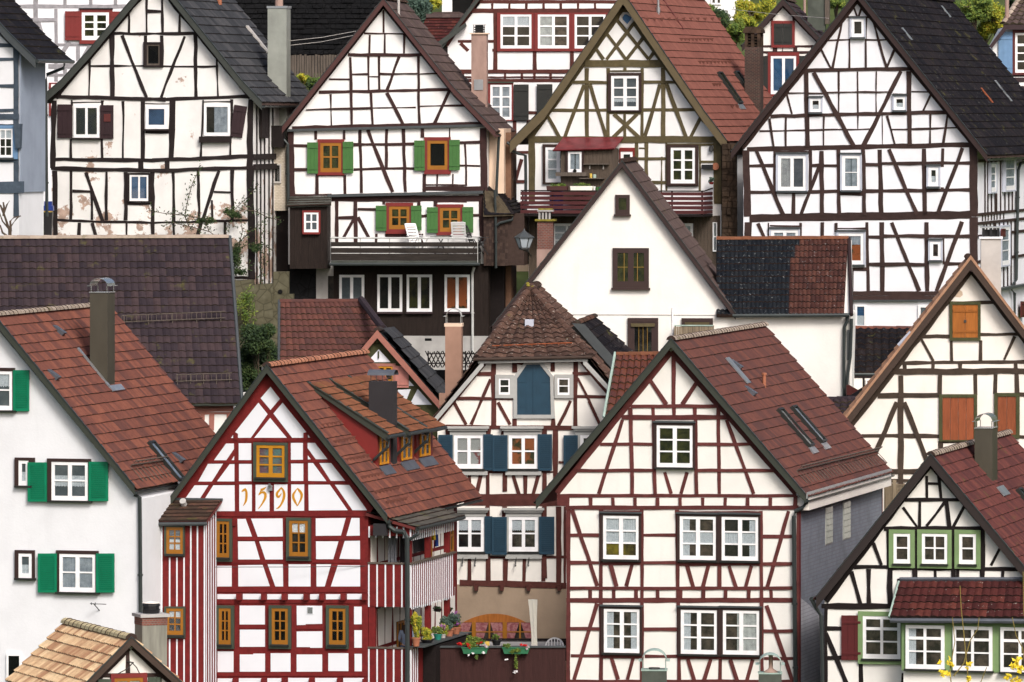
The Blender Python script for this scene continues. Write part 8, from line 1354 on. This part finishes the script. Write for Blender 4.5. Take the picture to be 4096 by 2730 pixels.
    for x, y, D, sd, lb in ((490, 1003, 200.6, 31, 'left of two small hanging plants under the red gallery'), (573, 1008, 202.6, 32, 'right of two small hanging plants under the red gallery')):
        c = at(x, y, D); r = thing('hanging_basket', tuple(c), lb, 'hanging plant', 'hanging plants under the gallery'); m = MB(); m.lathe(c - UP * .05, [(.03, 0), (.1, .03), (.13, .1), (.1, .1)], 12); m.build('basket', 'timber_pitch', r); m = MB(); leaves(m, c + UP * .04, (.16, .14, .1), 240, .035, 6, sd); m.build('foliage', 'leaf_dark', r); m = MB(); m.tube([c + UP * .03, c + UP * .55], .006, 4); m.build('cord', 'wire', r)
terrace()

# ---- person on the lower gallery, washing on the upper one
def skinned(name, pts, edges, rad, mat, parent, lv=2):
    me = bpy.data.meshes.new(name); off = parent_loc(parent); me.from_pydata([tuple(Vector(p) - off) for p in pts], edges, []); o = bpy.data.objects.new(name, me); COL.objects.link(o); o.parent = parent; me.materials.append(MAT(mat)); s = o.modifiers.new('skin', 'SKIN'); s.use_smooth_shade = True; u = o.modifiers.new('sub', 'SUBSURF'); u.levels = lv; u.render_levels = lv
    for i, r in enumerate(rad): me.skin_vertices[0].data[i].radius = (r, r) if not isinstance(r, tuple) else r
    me.skin_vertices[0].data[0].use_root = True; return o
def person():
    crop(600, 1930); g = HC.gal; f = HC.f; u = f.uv(1967, 1200)[0]; zf = g['vlb'] + .44; top = f.uv(1967, 1112)[1]; Hh = top - zf; dep = .62; b = f.P(u, zf, -dep); r = thing('person', tuple(b), 'person with long dark hair in a pale blue top on the lower gallery', 'person'); sc = Hh / 1.64
    X = f.ud; Y = -f.n                                   # the figure looks away from the camera, into the gallery
    def q(x, y, z): return b + X * x * sc + Y * y * sc + UP * z * sc
    P = [q(0, 0, .92), q(0, .01, 1.08), q(0, .02, 1.22), q(0, .015, 1.36), q(0, .02, 1.44), q(0, .035, 1.53), q(0, .03, 1.60), q(-.09, 0, .88), q(-.10, .03, .48), q(-.10, 0, .09), q(-.10, .12, .03), q(.09, 0, .88), q(.10, .03, .48), q(.10, 0, .09), q(.10, .12, .03), q(-.16, .01, 1.36), q(-.22, .04, 1.10), q(-.14, .25, 1.0), q(.16, .01, 1.36), q(.22, .04, 1.10), q(.14, .25, 1.0)]
    E = [(0, 1), (1, 2), (2, 3), (3, 4), (4, 5), (5, 6), (0, 7), (7, 8), (8, 9), (9, 10), (0, 11), (11, 12), (12, 13), (13, 14), (3, 15), (15, 16), (16, 17), (3, 18), (18, 19), (19, 20)]
    k = [(.125, .1), (.11, .085), (.125, .09), (.11, .075), .05, .085, .07, .085, .055, .04, .03, .085, .055, .04, .03, .055, .042, .032, .055, .042, .032]; skinned('body', P, E, [tuple(x * sc for x in v) if isinstance(v, tuple) else v * sc for v in k], 'skin', r)
    for s in (-1, 1):                                    # hands, five fingers each
        hm = MB()
        hb = q(.14 * s, .25, 1.0); pp = hb + (Y * .06 + UP * .0) * sc; hm.tube([hb, pp], [.028 * sc, .034 * sc], 8)
        for i, (a, ln) in enumerate(((-.030, .060), (-.010, .075), (.010, .070), (.030, .055))): p0 = pp + X * a * sc; hm.tube([p0, p0 + (Y * ln * .6 + UP * -.01) * sc, p0 + (Y * ln * .8 + UP * -.045) * sc], [.010 * sc, .009 * sc, .007 * sc], 6)
        hm.tube([hb + Y * .02 * sc, hb + (Y * .05 - X * s * .045) * sc, hb + (Y * .08 - X * s * .05 - UP * .015) * sc], [.012 * sc, .010 * sc, .008 * sc], 6); hm.build('hand', 'skin', r, True)
    fm = MB(); hc = q(0, .035, 1.53)
    fm.tube([q(0, .12, 1.535), q(0, .145, 1.515), q(0, .135, 1.505)], [.010 * sc, .014 * sc, .012 * sc], 6)
    for s in (-1, 1): fm.lathe(q(.03 * s, .112, 1.545), [(.002, -.006), (.009, 0), (.002, .006)], 8, 1); fm.tube([q(.083 * s, .03, 1.55), q(.092 * s, .035, 1.53), q(.084 * s, .04, 1.505)], .01 * sc, 6)
    fm.tube([q(-.025, .118, 1.478), q(0, .124, 1.476), q(.025, .118, 1.478)], .006 * sc, 6, 2); fm.build('face', ['skin', 'room_black', 'petal_red'], r)
    skinned('top', [q(0, 0, .90), q(0, .01, 1.06), q(0, .02, 1.22), q(0, .015, 1.36), q(0, .015, 1.40), q(-.16, .01, 1.355), q(-.225, .04, 1.10), q(-.16, .2, 1.02), q(.16, .01, 1.355), q(.225, .04, 1.10), q(.16, .2, 1.02)], [(0, 1), (1, 2), (2, 3), (3, 4), (3, 5), (5, 6), (6, 7), (3, 8), (8, 9), (9, 10)], [(.15 * sc, .12 * sc), (.14 * sc, .11 * sc), (.15 * sc, .11 * sc), (.13 * sc, .095 * sc), .07 * sc, .072 * sc, .06 * sc, .05 * sc, .072 * sc, .06 * sc, .05 * sc], 'shirt', r)
    skinned('trousers', [q(0, 0, .94), q(-.09, 0, .86), q(-.10, .03, .48), q(-.10, 0, .08), q(.09, 0, .86), q(.10, .03, .48), q(.10, 0, .08)], [(0, 1), (1, 2), (2, 3), (0, 4), (4, 5), (5, 6)], [(.14 * sc, .115 * sc), .1 * sc, .07 * sc, .055 * sc, .1 * sc, .07 * sc, .055 * sc], 'denim', r)
    skinned('hair', [q(0, .0, 1.575), q(0, -.045, 1.50), q(0, -.055, 1.40), q(.0, -.075, 1.28), q(-.07, -.02, 1.48), q(-.10, -.03, 1.33), q(.07, -.02, 1.48), q(.09, -.03, 1.36)], [(0, 1), (1, 2), (2, 3), (1, 4), (4, 5), (1, 6), (6, 7)], [.095 * sc, .085 * sc, (.10 * sc, .05 * sc), (.055 * sc, .03 * sc), .04 * sc, .025 * sc, .04 * sc, .025 * sc], 'hair', r)
person()
def washing():
    crop(600, 1930); f = HC.f; g = HC.gal
    def cloth(name, label, fc, x0, x1, y0, y1, mat, legs=False, dep=0, cat='washing'):
        q = fc.shift(dep); (u0, v1), (u1, v0) = q.uv(x0, y0), q.uv(x1, y1); m = MB(); N = 12; M_ = 8
        for (a, b) in (((u0, (u0 * .52 + u1 * .48)), ((u0 * .48 + u1 * .52), u1)) if legs else ((u0, u1),)):
            idx = {}
            for s in (0, 1):
                for i in range(N + 1):
                    for j in range(M_ + 1): t = i / N; w = j / M_; idx[s, i, j] = m.vert(q.P(a + (b - a) * t, v1 + (v0 - v1) * w, .035 * math.sin(t * 9 + w) * (.3 + w) + (.012 if s else -.012)))
            for s in (0, 1):
                for i in range(N):
                    for j in range(M_): m.face((idx[s, i, j], idx[s, i + 1, j], idx[s, i + 1, j + 1], idx[s, i, j + 1]))
            for i in range(N): m.face((idx[0, i, 0], idx[0, i + 1, 0], idx[1, i + 1, 0], idx[1, i, 0])); m.face((idx[0, i, M_], idx[0, i + 1, M_], idx[1, i + 1, M_], idx[1, i, M_]))
        tag(m.build(name, mat, smooth=True), label, cat)
    cloth('hanging_trousers', 'grey trousers hanging left of the dark downpipe in the upper gallery', f, 1870, 1932, 415, 628, 'cloth_grey', True, .5); cloth('hanging_trousers', 'dark trousers hanging behind the downpipe in the upper gallery', f, 1962, 2018, 400, 628, 'cloth_black', True, .7)
    fg = g['fg']; cloth('hanging_cloth', 'dark cloth hanging beside the first gallery post', fg, 2060, 2172, 400, 528, 'cloth_black', False, .35); cloth('hanging_shirt', 'yellow shirt on the gallery washing line', fg, 2214, 2232, 380, 450, 'cloth_yellow', False, .35); cloth('hanging_shirt', 'blue shirt right of the yellow one on the washing line', fg, 2234, 2254, 378, 500, 'cloth_blue', False, .35); m = MB(); m.tube([fg.at(2050, 398, -.35), fg.at(2352, 360, -.35)], .008, 5); tag(m.build('washing_line', 'wire'), 'thin washing line inside the upper gallery', 'washing line')
washing()

# ---- overhead cables and the yellow twigs in the foreground
def cables():
    for cr, P, D0, D1, lb in (((1000, 0), ((285, 325), (560, 295), (850, 243)), 252, 252, 'upper of two cables from the metal chimney to the grass green shuttered house'), ((1000, 0), ((285, 360), (560, 330), (850, 272)), 252, 252, 'lower of two cables from the metal chimney to the grass green shuttered house'), ((2896, 0), ((60, 75), (420, 115), (820, 145)), 270, 262, 'thin cable crossing in front of the narrow white gable'), ((600, 1930), ((505, 665), (1200, 664), (1990, 652)), 197.6, 197.2, 'thin cable strung across the front of the crimson house')):
        crop(*cr); m = MB(); n = len(P) - 1; m.tube([at(x, y, D0 + (D1 - D0) * i / n) for i, (x, y) in enumerate(P)], .010, 5); o = tag(m.build('overhead_cable', 'chim_pale' if D0 > 240 else 'wire'), lb, 'cable')
cables()
def young_tree():
    crop(2896, 1930); D = 110; base = gz(D); r = thing('young_tree', tuple(Vector((at(1950, 1700, D).x, D, base))), 'bare young tree with a few yellow leaves in the bottom right foreground', 'tree'); k = kp(D); st = MB(); lv = MB(); foot = Vector((at(1950, 1700, D).x, D, base)); fork = at(1950, 1900, D); st.tube([foot, fork], [.06, .03], 8)
    for P in ([(1850, 810), (1860, 1000), (1880, 1180), (1900, 1400), (1950, 1900)], [(1790, 1060), (1810, 1250), (1770, 1480), (1780, 1568), (1950, 1900)], [(2000, 1060), (1990, 1150), (1930, 1240), (1880, 1420), (1800, 1520)], [(2260, 1060), (2290, 1200), (2340, 1300), (2400, 1700), (1950, 1900)], [(2345, 700), (2350, 1000), (2400, 1500)], [(2060, 1450), (2000, 1600), (1950, 1900)]): n = len(P); st.tube([at(x, y, D) for x, y in P], [.006 + .008 * i / n for i in range(n)], 6)
    st.build('trunk', 'twig', r); rnd = random.Random(8)
    for x, y, w, h_, n in ((1775, 1405, 38, 38, 12), (1740, 1495, 60, 38, 26), (1690, 1415, 30, 14, 6), (1915, 1440, 40, 40, 10), (1910, 1545, 35, 30, 10), (2260, 1440, 80, 45, 30), (2300, 1390, 50, 40, 16), (2230, 1530, 50, 25, 14), (2330, 1470, 50, 40, 16), (2280, 1545, 60, 25, 16)): leaves(lv, at(x, y, D - .05), (w * k, .1, h_ * k), n * 3, .036, 5, x + y)
    lv.build('leaves', 'leaf_yellow', r)
simple('twig', (.22, .17, .05), .8, .2, 6, .2)
young_tree()
# ---------------------------------------------------------------- ground, light, camera
def ground():
    mb = MB(); xs = [-500, -300, -160, -90, -60] + [-45 + 3 * i for i in range(31)] + [60, 90, 160, 300, 500]; ys = [-200, -100, -40, 0, 30, 60, 90, 120, 150, 180, 190, 200, 206, 212, 218, 222, 226, 230, 234, 238, 242, 246, 250, 254, 258, 262, 266, 270, 276, 284, 292, 300, 315, 330, 360, 400, 450, 500, 600, 750, 900]; I = {}
    for j, y in enumerate(ys):
        for i, x in enumerate(xs): I[i, j] = mb.vert((x, y, gz(y) + .08 * math.sin(x * .9 + y) + .05 * math.sin(y * 1.7 - x * .4)))
    for j in range(len(ys) - 1):
        for i in range(len(xs) - 1): mb.face((I[i, j], I[i + 1, j], I[i + 1, j + 1], I[i, j + 1]))
    tag(mb.build('ground', 'grass', smooth=True), kind='structure')
ground()
w = bpy.data.worlds.new('World'); scene.world = w; w.use_nodes = True; nt = w.node_tree; bg = nt.nodes['Background']; sk = nt.nodes.new('ShaderNodeTexSky'); sk.sky_type = 'NISHITA'; sk.sun_disc = False
SUN_EL, SUN_AZ = 40.0, 158.0         # azimuth measured from the view direction (+Y), clockwise
sk.sun_elevation = R(SUN_EL); sk.sun_rotation = R(SUN_AZ); sk.altitude = 300; sk.air_density = .7; sk.dust_density = 6.0; sk.ozone_density = .6
nt.links.new(sk.outputs[0], bg.inputs[0]); bg.inputs[1].default_value = .12
sl = bpy.data.lights.new('sun', 'SUN'); sl.energy = 1.5; sl.angle = R(16); sl.color = (1, .97, .935); so = bpy.data.objects.new('sun', sl); COL.objects.link(so)
sd = Vector((math.sin(R(SUN_AZ)) * math.cos(R(SUN_EL)), math.cos(R(SUN_AZ)) * math.cos(R(SUN_EL)), math.sin(R(SUN_EL)))); so.rotation_euler = sd.to_track_quat('Z', 'Y').to_euler(); so.location = (-60, 120, 80)
cd = bpy.data.cameras.new('camera'); cd.sensor_width = 36; cd.lens = FPX / 4096 * 36; cd.shift_x = 0; cd.shift_y = -(1365 - HY) / 4096; cd.clip_start = 1; cd.clip_end = 3000
co = bpy.data.objects.new('camera', cd); COL.objects.link(co); co.location = (0, 0, 0); co.rotation_euler = (R(90), 0, 0); scene.camera = co
vs = scene.view_settings; vs.view_transform = 'Standard'; vs.look = 'None'; vs.exposure = .6; vs.gamma = 1; vs.use_curve_mapping = False
scene.cycles.max_bounces = 6; scene.cycles.transparent_max_bounces = 8; scene.cycles.diffuse_bounces = 4; scene.cycles.glossy_bounces = 3; scene.cycles.caustics_reflective = False; scene.cycles.caustics_refractive = False
